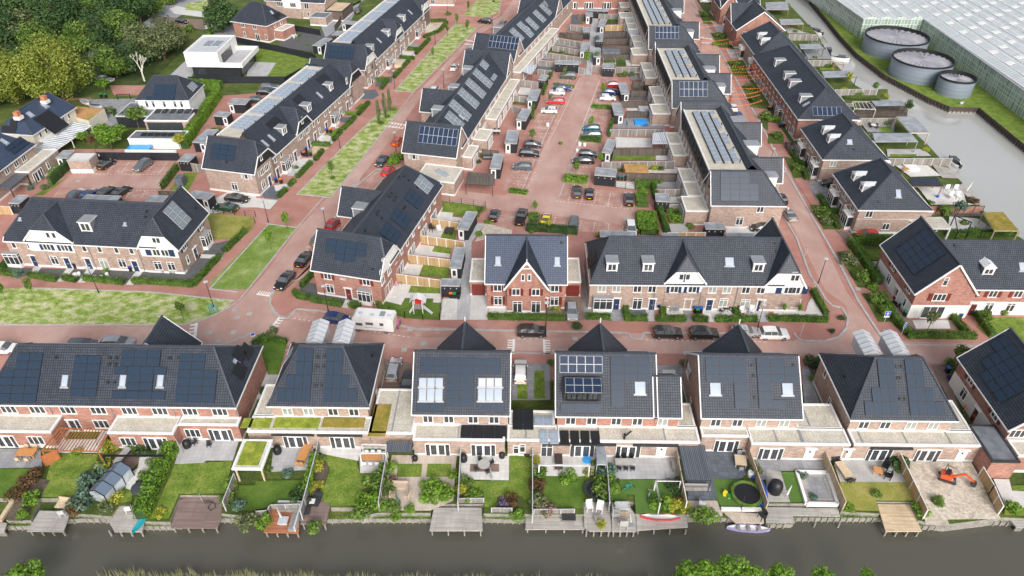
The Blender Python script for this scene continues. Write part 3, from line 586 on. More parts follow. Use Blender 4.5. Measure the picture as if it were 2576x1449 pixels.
# ---- garden, drive and terrace surfaces: (name, crop, points, material)
SF=[('garden_gravel',10,[(60,1240),(1860,1300),(2120,1010),(2340,965),(2250,1110),(2100,1280),(1960,1390),(1330,1420),(40,1310)],'gravel_dark'),('garden_path',10,[(350,1232),(425,1236),(360,1315),(285,1312)],'concrete'),('garden_path',10,[(675,1250),(750,1252),(640,1385),(575,1385)],'concrete'),('garden_path',10,[(880,1258),(965,1262),(855,1398),(780,1395)],'concrete'),('garden_path',10,[(1370,1283),(1440,1285),(1340,1420),(1265,1418)],'concrete'),('garden_path',10,[(2030,1110),(2240,1120),(2240,1158),(2010,1150)],'concrete'),('lawn',10,[(2060,690),(2220,700),(2560,740),(2540,860),(2400,960),(2160,965),(2100,830)],'lawn_dry'),('driveway',10,[(2150,560),(2300,480),(2576,500),(2576,640),(2420,640),(2160,700),(2060,690)],'concrete'),('driveway',11,[(0,545),(220,570),(140,660),(0,640)],'concrete'),('terrace',11,[(20,430),(330,420),(220,560),(80,540)],'slabs_dark'),('terrace',11,[(370,230),(600,160),(420,330),(320,320)],'slabs'),('lawn',10,[(1850,290),(1990,290),(1900,470),(1700,465)],'lawn'),('lawn',10,[(600,380),(690,325),(560,430),(430,520),(340,520)],'lawn'),('front_garden',1,[(990,930),(1200,900),(1240,960),(1180,1000),(1000,1000)],'slabs_dark'),('front_garden',1,[(1050,1045),(1110,1050),(1040,1110),(990,1100)],'lawn_deep'),('front_garden',1,[(830,1190),(1000,1170),(980,1250),(860,1230)],'slabs_dark'),('front_garden',1,[(880,1130),(1030,1120),(1010,1170),(900,1160)],'lawn'),('front_garden',1,[(620,1370),(770,1360),(770,1449),(650,1449)],'slabs_light'),('front_garden',1,[(1210,790),(1370,770),(1370,830),(1200,880)],'slabs_dark'),('front_garden',1,[(1360,690),(1460,690),(1400,750),(1320,740)],'paving_brown'),('front_garden',1,[(1480,520),(1600,520),(1600,565),(1460,570)],'concrete'),('front_garden',1,[(1560,440),(1650,440),(1620,490),(1530,480)],'slabs_mid'),('front_garden',1,[(1370,600),(1540,600),(1500,640),(1370,640)],'slabs'),('front_garden',1,[(1730,240),(1880,230),(1800,330),(1700,330)],'sand'),('front_garden',1,[(700,1350),(830,1290),(880,1260),(900,1300),(800,1400)],'lawn'),('front_garden',11,[(440,150),(600,140),(640,120),(520,210),(400,280),(370,200)],'concrete'),('front_garden',11,[(180,420),(320,400),(330,440),(200,480)],'slabs_light'),('front_garden',11,[(580,20),(740,40),(620,100),(540,110)],'wood_pale'),('lawn',11,[(1840,570),(2260,625),(2250,740),(1980,730),(1830,680)],'lawn'),('terrace',11,[(1820,680),(1985,695),(1975,735),(2100,750),(2080,790),(1760,750)],'slabs_light'),('terrace',11,[(1720,840),(2000,860),(1990,900),(1920,960),(1660,920)],'slabs_light'),('lawn',11,[(1900,850),(2020,865),(2010,960),(1855,950)],'lawn'),('terrace',11,[(1620,1010),(1960,1060),(1950,1150),(1540,1110)],'slabs_light'),('lawn',11,[(1800,1025),(1960,1050),(1955,1110),(1770,1085)],'lawn'),('terrace',11,[(1500,1210),(1680,1220),(1640,1330),(1450,1305)],'slabs_light'),('lawn',11,[(1690,1215),(1950,1250),(1940,1360),(1640,1325)],'lawn'),('terrace',11,[(1380,1400),(1860,1449),(1860,1520),(1300,1520)],'slabs_light'),('lawn',21,[(1560,-20),(1850,0),(1855,60),(1530,50)],'lawn'),('terrace',21,[(1340,-40),(1560,-20),(1530,60),(1860,70),(1860,150),(1780,150),(1790,110),(1500,105),(1460,175),(1280,130)],'slabs_light'),('lawn',21,[(1210,150),(1280,130),(1460,175),(1500,105),(1780,110),(1780,150),(1860,155),(1850,325),(1500,305),(1210,200)],'lawn_deep'),('gravel_strip',21,[(480,-60),(1240,60),(1230,150),(860,180),(560,120),(420,60)],'gravel_dark'),('garden_path',21,[(900,120),(985,130),(940,210),(865,200)],'concrete'),('driveway',21,[(1870,110),(2040,110),(2020,325),(1855,325)],'slabs_light'),('driveway',21,[(2045,-200),(2170,-200),(2150,325),(2020,325)],'slabs'),('driveway',21,[(2170,-100),(2340,-100),(2330,325),(2150,325)],'concrete'),('alley',11,[(2230,800),(2310,800),(2170,990),(2160,1449),(2070,1449),(2090,1000)],'slabs'),('sand_yard',11,[(2310,800),(2576,870),(2576,920),(2310,960),(2200,990)],'sand'),('garden',21,[(2340,215),(2576,210),(2576,290),(2340,285)],'slabs_light'),('garden',22,[(0,235),(150,240),(150,290),(0,280)],'concrete'),('garden',22,[(160,240),(530,200),(530,290),(160,290)],'paving_brown'),('driveway',22,[(545,0),(660,0),(660,95),(545,92)],'slabs'),('driveway',22,[(535,92),(700,92),(722,330),(535,330)],'paving_brown'),('alley',22,[(700,-150),(745,-120),(790,220),(760,290),(725,290)],'slabs_mid'),('garden',22,[(740,250),(1120,215),(1120,335),(730,330)],'slabs_mid'),('garden',22,[(1180,215),(1340,220),(1350,280),(1190,270)],'slabs_dark'),('garden_path',22,[(1345,225),(1430,225),(1435,340),(1360,338)],'slabs'),('garden',22,[(1540,225),(1720,230),(1740,270),(1560,275)],'slabs_light'),('garden_path',22,[(1715,232),(1800,232),(1810,342),(1750,342)],'slabs_mid'),('garden',22,[(1900,225),(2240,235),(2230,290),(2040,300),(2030,345),(1960,345)],'slabs_light'),('garden',22,[(2280,230),(2576,240),(2576,345),(2480,345),(2400,290)],'slabs'),('garden',23,[(60,225),(380,240),(400,160),(440,100),(560,290),(50,290)],'slabs_light'),('front_garden',13,[(260,350),(390,360),(490,600),(430,610)],'paving_red'),('driveway',13,[(390,380),(560,380),(650,560),(500,590)],'slabs_mid'),('front_garden',13,[(160,130),(330,170),(420,330),(260,350)],'meadow'),('front_garden',13,[(420,615),(560,620),(720,860),(560,865)],'meadow'),('driveway',13,[(680,870),(840,900),(800,1000),(760,950)],'paving_brown'),('front_garden',13,[(690,1090),(800,1080),(1100,1449),(910,1449)],'meadow'),('lawn',13,[(950,1060),(1240,1060),(1200,1180),(950,1170)],'lawn'),('terrace',13,[(1000,1185),(1200,1185),(1180,1270),(1050,1280)],'slabs_light'),('garden',13,[(850,900),(1230,1000),(1240,1060),(900,1040)],'gravel_dark'),('front_garden',23,[(940,60),(1080,60),(1240,345),(1110,345),(990,130)],'meadow'),('garden',23,[(1290,100),(1420,330),(1880,330),(1880,420),(1400,430),(1230,200)],'paving_brown'),('terrace',23,[(1450,330),(1810,330),(1835,415),(1490,415)],'concrete'),('lawn',23,[(2180,300),(2576,300),(2576,560),(2250,520),(2100,400)],'lawn'),('steps',23,[(1145,420),(1210,420),(1240,540),(1180,640),(1140,640),(1180,530)],'slabs_mid'),('front_garden',2,[(1870,100),(2010,180),(2010,240),(1930,240)],'meadow'),('front_garden',2,[(1990,330),(2180,370),(2240,480),(2080,480)],'meadow'),('driveway',2,[(2000,210),(2150,250),(2160,340),(2060,330)],'slabs'),('driveway',2,[(2150,500),(2320,500),(2340,600),(2200,590)],'slabs'),('front_garden',2,[(2160,610),(2350,640),(2370,770),(2230,770)],'meadow'),('front_garden',2,[(2310,870),(2500,880),(2576,1050),(2576,1100),(2400,1080)],'meadow'),('front_garden',2,[(2490,1170),(2576,1170),(2576,1320),(2530,1290)],'meadow'),('front_garden',3,[(0,1350),(150,1350),(160,1449),(0,1449)],'meadow'),('lawn',20,[(2576,830),(2576,530)],None),('lawn',21,[(10,540),(320,540),(230,870),(40,875),(-20,620)],'lawn_deep'),('driveway',21,[(75,878),(230,878),(130,1125),(0,1125)],'slabs'),('driveway',21,[(1290,720),(1560,760),(1560,1125),(1210,1125)],'paving_brown'),('driveway',22,[(0,770),(385,770),(385,1135),(0,1135)],'slabs_mid'),('grass_pavers',22,[(225,835),(325,835),(335,1120),(220,1120)],'lawn'),('grass_pavers',22,[(50,960),(155,960),(160,1125),(50,1125)],'lawn'),('driveway',22,[(1440,785),(1730,785),(1720,1150),(1430,1150)],'slabs_mid'),('driveway',22,[(1510,830),(1640,830),(1690,1120),(1560,1120)],'concrete'),('driveway',23,[(340,800),(400,800),(460,890),(450,980),(520,1165),(360,1165)],'slabs_mid'),('garden_bed',23,[(400,800),(460,710),(560,720),(490,875),(430,875)],'soil'),('driveway',23,[(1640,780),(1760,780),(1960,770),(1860,1050),(1930,1250),(1840,1180)],'paving_brown'),]
for nm,rc,pts,mt in SF:
 if mt:sheet(nm,qs(rc,pts),Z4 if nm in('garden','gravel_strip','garden_gravel','terrace','alley','front_garden','driveway')else Z5,mt)
# ------------------------------------------------------------------ buildings
def G3(b,x0,x1,front,back,he,hr,hip=(.5,1.6),stucco='stucco',white_from=3.5,**k):
 """a cross gable facing local -y between x0 and x1, its ridge running back into the main roof"""
 pl=b.gab(x0,x1,front,back,'y',he,hr,hip,(0,0),go=.25,g0=stucco,body=False,**k)
 b.m('wall','brick').box(x0,x1,front,back-.1,0,he-.06);b.m('plinth','white').box(x0-.03,x1+.03,front-.03,front+1,0,.45)
 if stucco and white_from:b.m('gable_wall',stucco).box(x0+.02,x1-.02,front-.05,front+.05,white_from,he-.08)
 return pl
b=Bld('terraced_house_row','brown brick terrace with two white stucco gables and navy doors behind dark gravel','terraced houses',-87.3,99.5,-4)
pm=b.gab(0,26.9,0,11.4,'x',5.5,10.28,(.9,3.4),(0,0),go=.05)
x0=b.hit(b.wall['f'],10,310,1050).x;x1=b.hit(b.wall['f'],10,745,1040).x
G3(b,x0,x1,-.12,5.7,5.9,9.9,white_from=3.4);wp=G3(b,23.7,30.2,-.12,11.5,5.5,10.3,white_from=3.4)
f=b.wall['f'];fr=((0,-.17,0),(0,-1,0));b.wall['r']=((30.2,0,0),(1,0,0))
b.wins(f,10,'w1',[(135,1005),(290,1010),(845,1040),(1000,1050),(1170,1060),(1320,1065)],4.3)
b.wins(fr,10,'w2',[(465,1018),(645,1030),(1570,1075),(1655,1080)],4.35)
for u in(412,522,585,697):b.shutter(fr,10,u,1025,z=4.35)
for u in(1490,1720):b.shutter(fr,10,u,1075,z=4.35,w_=.95)
b.wins(fr,10,'t1',[(462,870),(520,870),(1535,920),(1575,920)],7.0)
b.wins(fr,10,'t2',[(550,1165),(1590,1215),(1725,1225)]);b.wins(f,10,'t2',[(1230,1195)]);b.win(f,10,1045,1190,'f2c')
for u,v in((370,1215),(700,1230),(915,1245),(1385,1275)):b.door(f if u in(370,915,1385)else fr,10,u,v)
b.bay('f',10,200,1245,2.6,2.9,.8);b.bay('r',10,2080,1040,2.4,2.9,.9,'grey')
b.wins('r',10,'w2',[(2010,800),(1845,1010)],4.3);b.win('r',10,1888,1160,'t1');b.door('r',10,1970,1110)
for u,v in((1985,830),(2028,770),(1818,1040),(1866,985)):b.shutter('r',10,u,v,z=4.3)
b.sky(pm['lo'],10,203,752,.5,.5);b.sky(pm['lo'],10,1260,803,.5,.5);b.dormer(pm['lo'],10,880,875,'flat',2.0,1.8)
b.vent(pm['lo'],10,1472,677);b.vent(pm['lo'],10,1465,735);b.vent(wp['hi'],10,1970,648)
b.panels(wp['hi'],10,1635,680,[(0,2),(0,2),(0,2),(0,2)],'g',1.7,1.04)
for x in(6.6,14.6,23.2):b.pipe(x,-.2,5.2)
b.done()
b=Bld('semi_detached_house','pair of red brick houses with one central gable and maroon shutters between two garages','house',-5.4,88.9)
pm=b.gab(0,12.3,0,11,'x',5.5,10.4,roof='tile_blue',wallm='brick_red')
x0=b.hit(b.wall['f'],11,2576,1400).x-1.1
wp=b.gab(3.2,9.2,-1.0,5.5,'y',5.6,10.2,oh=.5,go=.4,wallm='brick_red',plinth=.45)
b.wall['f']=((0,0,0),(0,-1,0));fr=((0,-1.02,0),(0,-1,0))
b.wins(fr,12,'s1',[(110,1310),(175,1310)],7.0);b.wins('f',12,'w2',[(430,1430)],4.2);b.wins('f',11,'w2',[(2430,1430)],4.2)
b.wins(fr,12,'w2',[(40,1450),(240,1450)],4.2);b.wins(fr,22,'f2',[(55,180),(240,180)]);b.win('f',21,2436,130,'t2');b.win('f',22,425,140,'t2')
for u in(371,485):b.shutter('f',22,u,15,'maroon');b.shutter('f',22,u,145,'maroon',1.65,.5,1.6)
for u in(2380,2490):b.shutter('f',21,u,15,'maroon');b.shutter('f',21,u,130,'maroon',1.65,.5,1.6)
for u in(-15,100,185,297):b.shutter(fr,22,u,25,'maroon',w_=.42)
b.door('f',22,323,235,'maroon')
b.sky(pm['lo'],12,455,1180,.8,1.3);b.sky(pm['lo'],11,2435,1175,.8,1.3);b.vent(pm['lo'],12,497,993)
b.flat(-2.9,-.05,3.3,9.6,2.9,mat='brick_red');b.flat(12.4,15.0,3.3,10,2.9,mat='brick_red')
for x in(-2.6,12.7):b.m('garage_door','maroon').box(x,x+2.1,3.24,3.3,.05,2.3)
b.m('finial','white').bar((6.2,-1.45,9.6),(6.2,-1.45,10.7),.12,.12);b.m('barge_post','white').bar((5.4,-1.47,8.95),(7.0,-1.47,8.95),.12,.14);b.done()
b=Bld('terraced_house_row','long brown brick terrace with three white dormers and white centre gable facing the street','terraced houses',10.7,88.95)
Lx=33.0
pm=b.gab(0,Lx-3,0,11,'x',5.5,10.28,(1,3.2),(0,0),go=.05)
gx0=b.hit(b.wall['f'],12,1545,1449).x;gx1=b.hit(b.wall['f'],12,1920,1449).x
w1=G3(b,gx0,gx1,-.1,5.5,6.0,9.9,white_from=3.8);w2=G3(b,Lx-5.9,Lx+.1,-.1,11.2,5.5,10.3,white_from=3.8)
f=b.wall['f'];fr=((0,-.15,0),(0,-1,0))
b.wins(f,22,'w2c',[(905,8),(1050,8)],4.2);b.wins(f,22,'w2',[(1262,8),(1410,8),(2355,8),(2505,8)],4.2);b.wins(f,22,'w2c',[(2018,8),(2165,8)],4.2)
b.wins(fr,22,'w2',[(1632,10),(1815,10)],4.35);b.wins(fr,23,'w2',[(205,15),(285,15)],4.35)
for u in(1568,1690,1745,1870):b.shutter(fr,22,u,12,z=4.35,w_=.45)
for u in(110,375):b.shutter(fr,23,u,15,z=4.35,w_=.9)
b.wins(fr,12,'t1',[(1712,1290),(1778,1290)],6.9);b.shutter(fr,12,1745,1300,z=6.6,w_=.3,h_=1.7);b.win(fr,13,288,1290,'t2',7.0)
b.wins(f,22,'t2',[(1620,150)]);b.win(f,22,1260,160,'f2');b.win(f,22,2125,150,'t2c');b.win(f,22,2340,165,'f2c');b.wins(f,23,'t2',[(125,150),(280,150)])
b.bay('f',22,900,250,3.0,2.9,.9)
for u in(1043,1400,1757,1975,2485):b.door('f',22,u,215)
b.sky(pm['lo'],12,2187,1185,1.3,1.3);b.dormer(pm['lo'],12,1003,1275,'flat',1.7,1.6);b.dormer(pm['lo'],12,1365,1278,'flat',1.7,1.6);b.dormer(pm['lo'],12,2470,1280,'flat',1.7,1.6)
h=pm['e0'];b.panels(h,12,838,1065,[(0,2),(0,2)],'d',1.5,1.04)
b.vent(pm['lo'],13,75,1000);b.vent(pm['lo'],13,85,1080)
for x in(10.2,gx1-.1-0,23):b.pipe(x,-.2,5.2)
b.done()
b=Bld('terraced_house_row','red brick row with white ground floor and wide left gable carrying black solar panels','terraced houses',60.6,88.0)
pm=b.gab(5,34,.6,12,'x',5.5,10.2,wallm='brick_red');wp=b.gab(0,8.8,-.4,12.6,'y',5.4,10.5,wallm='brick_red',oh=.45)
b.wall['l']=((0,0,0),(-1,0,0));fr=((0,-.4,0),(0,-1,0));f=((0,.6,0),(0,-1,0))
b.m('ground_floor_render','stucco').box(-.06,9,-.46,12,.2,2.6);b.m('ground_floor_render','stucco').box(9,34,.54,1,.2,2.6)
fr2=((0,-.47,0),(0,-1,0));f2=((0,.53,0),(0,-1,0));l2=((-.07,0,0),(-1,0,0))
b.panels(wp['lo'],13,1720,1165,[(0,4)]*6,'k',1.04,1.7)if 0 else None
b.panels(wp['lo'],13,1590,860,[(0,4)]*5,'k',1.7,1.04)
b.win(fr,13,1800,1355,'t1',7.2);b.win(fr,23,1730,75,'w3',4.2)
for u in(1640,1815):b.shutter(fr,23,u,75,'maroon',4.2,.75)
b.win(fr2,23,1650,250,'big',1.3);b.wins('l',13,'w2',[(1285,1190),(1445,1400)],4.2)
for u,v in((1250,1140),(1300,1230),(1415,1385)):b.shutter('l',13,u,v,'maroon',4.2)
b.win(l2,13,1225,1340,'t2');b.win(l2,13,1325,1400,'t2',1.7);b.door(l2,23,1290,60,'maroon');b.win(l2,23,1385,130,'t1')
b.wins(f,23,'w2',[(2035,35),(2275,35),(2530,35)],4.2)
for u in(2120,2205,2345,2455):b.shutter(f,23,u,38,'maroon',4.2)
b.door(f2,23,1935,245,'maroon');b.door(f2,23,2035,250,'maroon');b.wins(f2,23,'t2',[(2225,180),(2440,185)])
b.dormer(pm['lo'],13,2205,1310,'hipzinc',1.7,1.3,2.2);b.sky(pm['lo'],13,2555,1235,.9,1.3);b.vent(pm['lo'],13,1880,1020);b.vent(wp['lo'],13,1325,1030);b.done()
b=Bld('corner_house','red brick house with white base at the right edge by the near canal','house',60.3,60.3)
wp=b.gab(0,9,0,12.6,'y',5.4,10.3,wallm='brick_red',oh=.45);b.m('ground_floor_render','stucco').box(-.06,9,-.06,12.6,.2,2.6);l2=((-.07,0,0),(-1,0,0))
b.panels(wp['lo'],23,2395,475,[(0,5),(0,5),(1,4),(1,4),(2,3)],'k',1.7,1.04)
b.wins('l',23,'w2',[(2050,920),(2290,1275)],4.2)
for u,v in((2010,850),(2085,970),(2240,1215),(2330,1340)):b.shutter('l',23,u,v,'maroon',4.2)
b.win(l2,23,1965,1075,'t2');b.door(l2,23,2110,1230,'maroon');b.vent(wp['lo'],23,2295,960)
b.wall['f']=((0,-.07,0),(0,-1,0));b.wins(((0,0,0),(0,-1,0)),23,'w3',[(2535,1420)],4.2);b.french('f',33,2560,320)
b.flat(-3.4,-.1,-3.6,8.4-6.2,3.1,'felt','brick_red',cope='dark',plinth=0);b.flat(0.3,9,-2.6,-.1,3.0,'gravel','brick_red')
b.done()
def canal(label,x0,x1,style,name='semi_detached_house',cat='house',wm='brick',ext=None,y0=61.7):
 b=Bld(name,label,cat,x0,y0);W=x1-x0;b.W=W;b.wall={}
 return b
b=Bld('terraced_house_row','red brick canal terrace with four large black solar arrays, leftmost of the canal houses','terraced houses',-68.0,62.4)
BW=31.8
pm=b.gab(0,BW,0,11,'x',5.5,10.2,(1,3.4),(1,3.6),wallm='brick_red')
b.gab(19.0,24.5,5.5,14,'y',6.2,10.9,(0,0),(0,0),wallm='brick_red')if 0 else None
b.wins('f',20,'w3',[(100,1235),(385,1235),(690,1235),(995,1235),(1305,1235),(1610,1235),(1910,1235),(2210,1235)],4.1)
S=[(180,655,[(0,2),(0,2),(-1,3),(-1,3),(-1,3),(-1,3)]),(765,683,[(0,2)]*5),(1235,622,[(0,3),(0,3)]),(1160,787,[(0,4)]),(1290,868,[(0,2),(0,2)]),(1142,1035,[(0,4)]),(1815,660,[(0,2),(0,2),(0,3),(0,3),(0,3),(0,3)])]
for u,v,rows in S:b.panels(pm['lo'],20,u,v,rows,'k',1.66,1.02,.02)
for u,v in((655,935),(1238,935),(1615,935)):b.sky(pm['lo'],20,u,v,.8,1.5)
for u,v in((563,700),(1110,705),(1172,705),(1100,765),(1165,765),(1085,950),(1155,950),(1712,705),(1800,705)):b.vent(pm['lo'],20,u,v)
ex,ey,nn=b.basis(pm['e1']);me2=panel_mesh('d',1.04,1.7)
for u,v in((2330,680),(2400,650),(2330,850)):
 p=b.hit(pm['e1'],20,u,v)
 for i in(0,1):link('solar_panel',me2,b.root,b.slope(pm['e1'],p+ex*i*1.06,.08))
b.sky(pm['e1'],20,2372,745,.6,.9)
p=b.L(20,250,1449,3.0);ye=p.y
def xs(rc,u,v,z=3.0):return b.L(rc,u,v,z).x
e1=xs(20,510,1449);e2=xs(20,1090,1449);e3=xs(20,1755,1440);e4=xs(20,2395,1375);yf3=b.L(20,2000,1378,3.0).y
b.wall={k:v for k,v in b.wall.items()};ft=((0,ye,0),(0,-1,0));ft3=((0,yf3,0),(0,-1,0))
b.flat(0,e1,ye,-.02,3.0,mat='brick_red');b.flat(e2,e3,ye,-.02,3.0,mat='brick_red');b.flat(e3+.02,e4,yf3,-.02,3.0,mat='brick_red')
b.french(ft,30,85,150);b.win(ft,30,370,90,'g3',1.5);b.win(ft,30,1295,95,'g3',1.5);b.french(ft,30,1600,160);b.win(ft3,30,1950,30,'g3',1.5);b.french(ft3,30,2250,90)
b.french('f',20,760,1449+40);b.win('f',20,1040,1400,'g3',1.5)
b.gab(b.L(20,1600,330,10).x-3.8,b.L(20,1600,330,10).x+3.8,6.6,11.6,'y',5.6,10.0,(0,0),(0,0),wallm='brick_red')
for u in(525,1135,1755,2395):b.pipe(b.hit(b.wall['f'],20,u,1250).x,-.12,5.2)
b.done()
b=Bld('semi_detached_house','brown brick hipped canal house with stepped black solar columns and green sedum roofs below','house',-31.7,62.7)
pm=b.gab(0,12.3,0,11.4,'x',5.5,10.2,(1,3.6),(1,3.9))
P2=[((420,608),[(0,2),(0,2),(-1,3),(-2,4)]),((715,608),[(0,2),(0,2),(0,3),(0,4)])]
for(u,v),rows in P2:b.panels(pm['lo'],21,u,v,rows,'k',1.04,1.70,.02)
for u,v in((622,690),(692,688),(617,790),(680,790),(603,980),(660,980)):b.vent(pm['lo'],21,u,v)
b.vent(pm['e1'],21,1168,685)
for k in(b.L(21,620,480,9.0).x,b.L(21,885,480,9.0).x):
 b.m('street_dormer','zinc_pale').prism([(k-.95,7.2),(k+.95,7.2),(k+.95,11.1),(k-.95,11.1)],7.6,9.4)
 d=b.m('street_dormer','zinc_pale');d.face([(k-1.15,7,9.4),(k,7,10),(k,11.4,10),(k-1.15,11.4,9.4)]);d.face([(k+1.15,7,9.4),(k,7,10),(k,11.4,10),(k+1.15,11.4,9.4)]);d.face([(k-1.15,7,9.4),(k,7,10),(k+1.15,7,9.4)])
 for i in range(5):
  for sg in(-1,1):b.m('dormer_seams','zinc').bar((k+sg*1.15,7.2+i*.85,9.44),(k,7.2+i*.85,10.04),.06,.06)
b.wins('f',21,'w2c',[(312,1215),(522,1215)],4.0);b.wins('f',21,'w2',[(770,1215),(980,1215)],4.0);b.sky(pm['e0'],21,330,680,1.6,2.2);b.win('r',21,1215,1060,'t1',1.8)
p=b.L(31,600,5,3.0);ye=p.y;xl=b.L(20,2500,1449,3.1).x;xr=b.L(31,1065,60,3).x
xa=b.L(31,155,50,3).x
b.flat(-2.6,12.8,ye+.0,-.02,3.0,seams=(-1,6.1));b.flat(-2.55,-.1,0,5.6,3.0,wall=True)
ft=((0,ye,0),(0,-1,0))
for(u0,v0,u1,v1,mt)in((-120,1310,130,1410,'sedum'),(205,1300,620,1410,'sedum'),(685,1300,1080,1405,'sedum_orange')):
 a_,c_=b.L(21,u0,v0,3.1),b.L(21,u1,v1,3.1);b.m('green_roof',mt).box(a_.x,c_.x,c_.y,a_.y,3.05,3.14)
b.french(ft,31,415,140);b.french(ft,31,880,140)
xg=b.L(30,2335,375,2.75).x;b.flat(xg,xg+3.6,b.L(30,2400,378,2.7).y,b.L(30,2500,85,2.7).y,2.75,'gravel_white',wall=False,plinth=0)
a_,c_=b.L(30,2440,100,2.8),b.L(31,60,340,2.8);b.m('green_roof','sedum').box(xg+.4,xg+3.0,c_.y,a_.y,2.8,2.92)
for x,y in((xg+.2,b.L(30,2400,370,2.6).y+.2),(xg+3.3,b.L(30,2400,370,2.6).y+.2)):b.m('post','wood_pale').box(x-.09,x+.09,y-.09,y+.09,0,2.7)
b.flat(12.85,18.3,ye,5.0,3.0,seams=(15.6,));a_,c_=b.L(21,1190,1170,3.1),b.L(31,1300,45,3.1);b.m('green_roof','sedum_orange').box(a_.x+.1,c_.x,c_.y,a_.y,3.05,3.14)
b.m('awning_case','dark').box(.4,5.8,ye-.25,ye,2.5,2.72);b.m('awning_case','dark').box(6.2,11.9,ye-.25,ye,2.5,2.72);b.done()
def cdouble(label,x0,x1,arrs,skies,vents,wms,ext,roof='tile',wall='brick',tower=True,cols=5,e0=(0,0),e1=(0,0)):
 b=Bld('semi_detached_house',label,'house',x0,61.7);W=x1-x0
 b.pm=b.gab(0,W,0,11.4,'x',5.5,10.3,e0,e1,oh=.4,roof=roof,wallm=wall)
 return b
b=cdouble('brown canal house with banks of roof windows either side of a T shaped solar array',-13.3,-1.5,0,0,0,0,0)
pm=b.pm;b.panels(pm['lo'],21,1665,697,[(0,6),(0,6),(2,2),(2,2),(2,2),(2,2)],'k',1.66,1.02,.02)
b.panels(pm['lo'],21,1625,1157,[(0,2)],'k',1.66,1.02,.02);b.panels(pm['lo'],21,2228,1157,[(0,2)],'k',1.66,1.02,.02)
for U in(1680,2275):
 for i in range(3):b.sky(pm['lo'],21,U+i*82,950,.95,1.1,'pane_sky' if U<2000 else 'grey_pale');b.sky(pm['lo'],21,U-3+i*82,1075,.95,1.5)
b.wins('f',21,'w2',[(1730,1310),(1940,1310),(2185,1312),(2395,1312)],4.0)
def tower(b,rc,u,v,w_=3.7,z=10.0,y0=6.7,y1=11.7):
 k=b.L(rc,u,v,z).x;b.gab(k-w_,k+w_,y0,y1,'y',5.6,z,(0,0),(0,0),wallm='brick',plinth=0,body=False,oh=.3,trimm='ridge_tile')
 b.m('wall','brick').box(k-w_,k+w_,11,y1,0,5.5);b.m('finial','white').tube((k,y1+.2,z),(k,y1+.2,z+.9),.06,.09)
 return k
def fly(b,dx):pass
tower(b,21,2105,330)
def ext(b,x0,x1,ya,seams=(),yb=-.02,h=3.0):b.flat(x0,x1,ya,yb,h,seams=seams,mat='brick');return((0,ya,0),(0,-1,0))
ye=b.L(31,1500,70,3.1).y
ft=ext(b,.02,11.4,ye,(5.6,))
b.french(ft,31,1835,240);b.french(ft,31,2290,240)
for i in range(4):link('solar_panel',panel_mesh('f' if 0 else 'd',1.4,1.9),b.root,Matrix.Translation((5.9+i*1.43,ye+2.2,3.3))@Matrix.Rotation(R(8),4,'X'))
b.done()
b=cdouble('red brick canal house with a black dormer carrying silver framed solar panels',4.7,16.9,0,0,0,0,0,wall='brick_red')
pm=b.pm;pe=b.gab(b.W if 0 else 12.25,15.2,0,7.1,'x',5.5,8.49,oh=.4,wallm='brick_red')
b.panels(pm['lo'],22,480,682,[(0,5),(0,5)],'w',1.06,1.06,.02);b.panels(pm['lo'],22,492,1162,[(0,3)],'k',1.66,1.02,.02)
b.panels(pm['lo'],22,990,692,[(0,3),(0,3),(0,3),(0,1),(0,1),(0,1)],'k',1.66,1.02,.02);b.sky(pm['lo'],22,1288,1005,1.3,1.5)
p0=b.hit(pm['lo'],22,515,1140);p1=b.hit(pm['lo'],22,890,1140);hb=1.9
a=b.m('wide_dormer','dark');a.box(p0 .x,p1 .x,p0 .y,p0 .y+3.6,p0 .z-.2,p0 .z+hb);b.m('wide_dormer','dark').box(p0 .x-.15,p1 .x+.15,p0 .y-.35,p0 .y+3.6,p0 .z+hb,p0 .z+hb+.15)
for i in range(3):
 (fm,pn),zc=win_mesh('w2','black');o=link('window',fm,b.root,T(p0 .x+1.0+i*(p1 .x-p0 .x-2.0)/2,p0 .y-.01,p0 .z+1.0));link('pane',pn,o)
dl=((p0 .x,p0 .y-.3,p0 .z+hb+.35),Vector((0,-.25,1)).normalized());b.panels(dl,22,533,908,[(0,4),(0,4)],'w',1.1,1.05,.02)
b.wins('f',22,'w2',[(590,1320),(803,1322),(1050,1325),(1263,1328)],4.0);b.wins('f',22,'w2c',[(1517,1330)],4.0);tower(b,22,885,335)
b.wall['f']=((0,0,0),(0,-1,0));ye=b.L(32,500,85,3.1).y
b.flat(-6.2,.0,ye,-.02,3.0,seams=(-3.9,));b.flat(-6.0,-.3,0,2.4,3.0);ft=ext(b,.02,17.6,ye,(5.2,13.4));b.flat(15.3,17.5,0,4.0,3.0)
b.win(ft,32,40,180,'t1',1.3);b.win(ft,32,105,160,'t1',1.6);b.win(ft,32,350,185,'f2',1.2);b.french(ft,32,700,240);b.french(ft,32,1160,245);b.door(ft,32,1487,255,'white')
for i in range(2):
 for j in range(2):link('solar_panel',panel_mesh('d',1.3,1.7),b.root,Matrix.Translation((b.L(22,10,1220,3.2).x+i*1.33,b.L(22,10,1220,3.2).y-j*1.75,3.2)))
for i in range(2):link('solar_panel',panel_mesh('f',1.1,1.5),b.root,Matrix.Translation((b.L(22,230,1300,3.2).x+i*1.13,b.L(22,230,1300,3.2).y,3.3)))
for i in range(6):link('solar_panel',panel_mesh('f' if i<2 else 'd',1.1,2.0),b.root,Matrix.Translation((b.L(22,275,1430,3.2).x+i*1.28,b.L(22,275,1430,3.2).y-.1,3.25))@Matrix.Rotation(R(6),4,'X'))
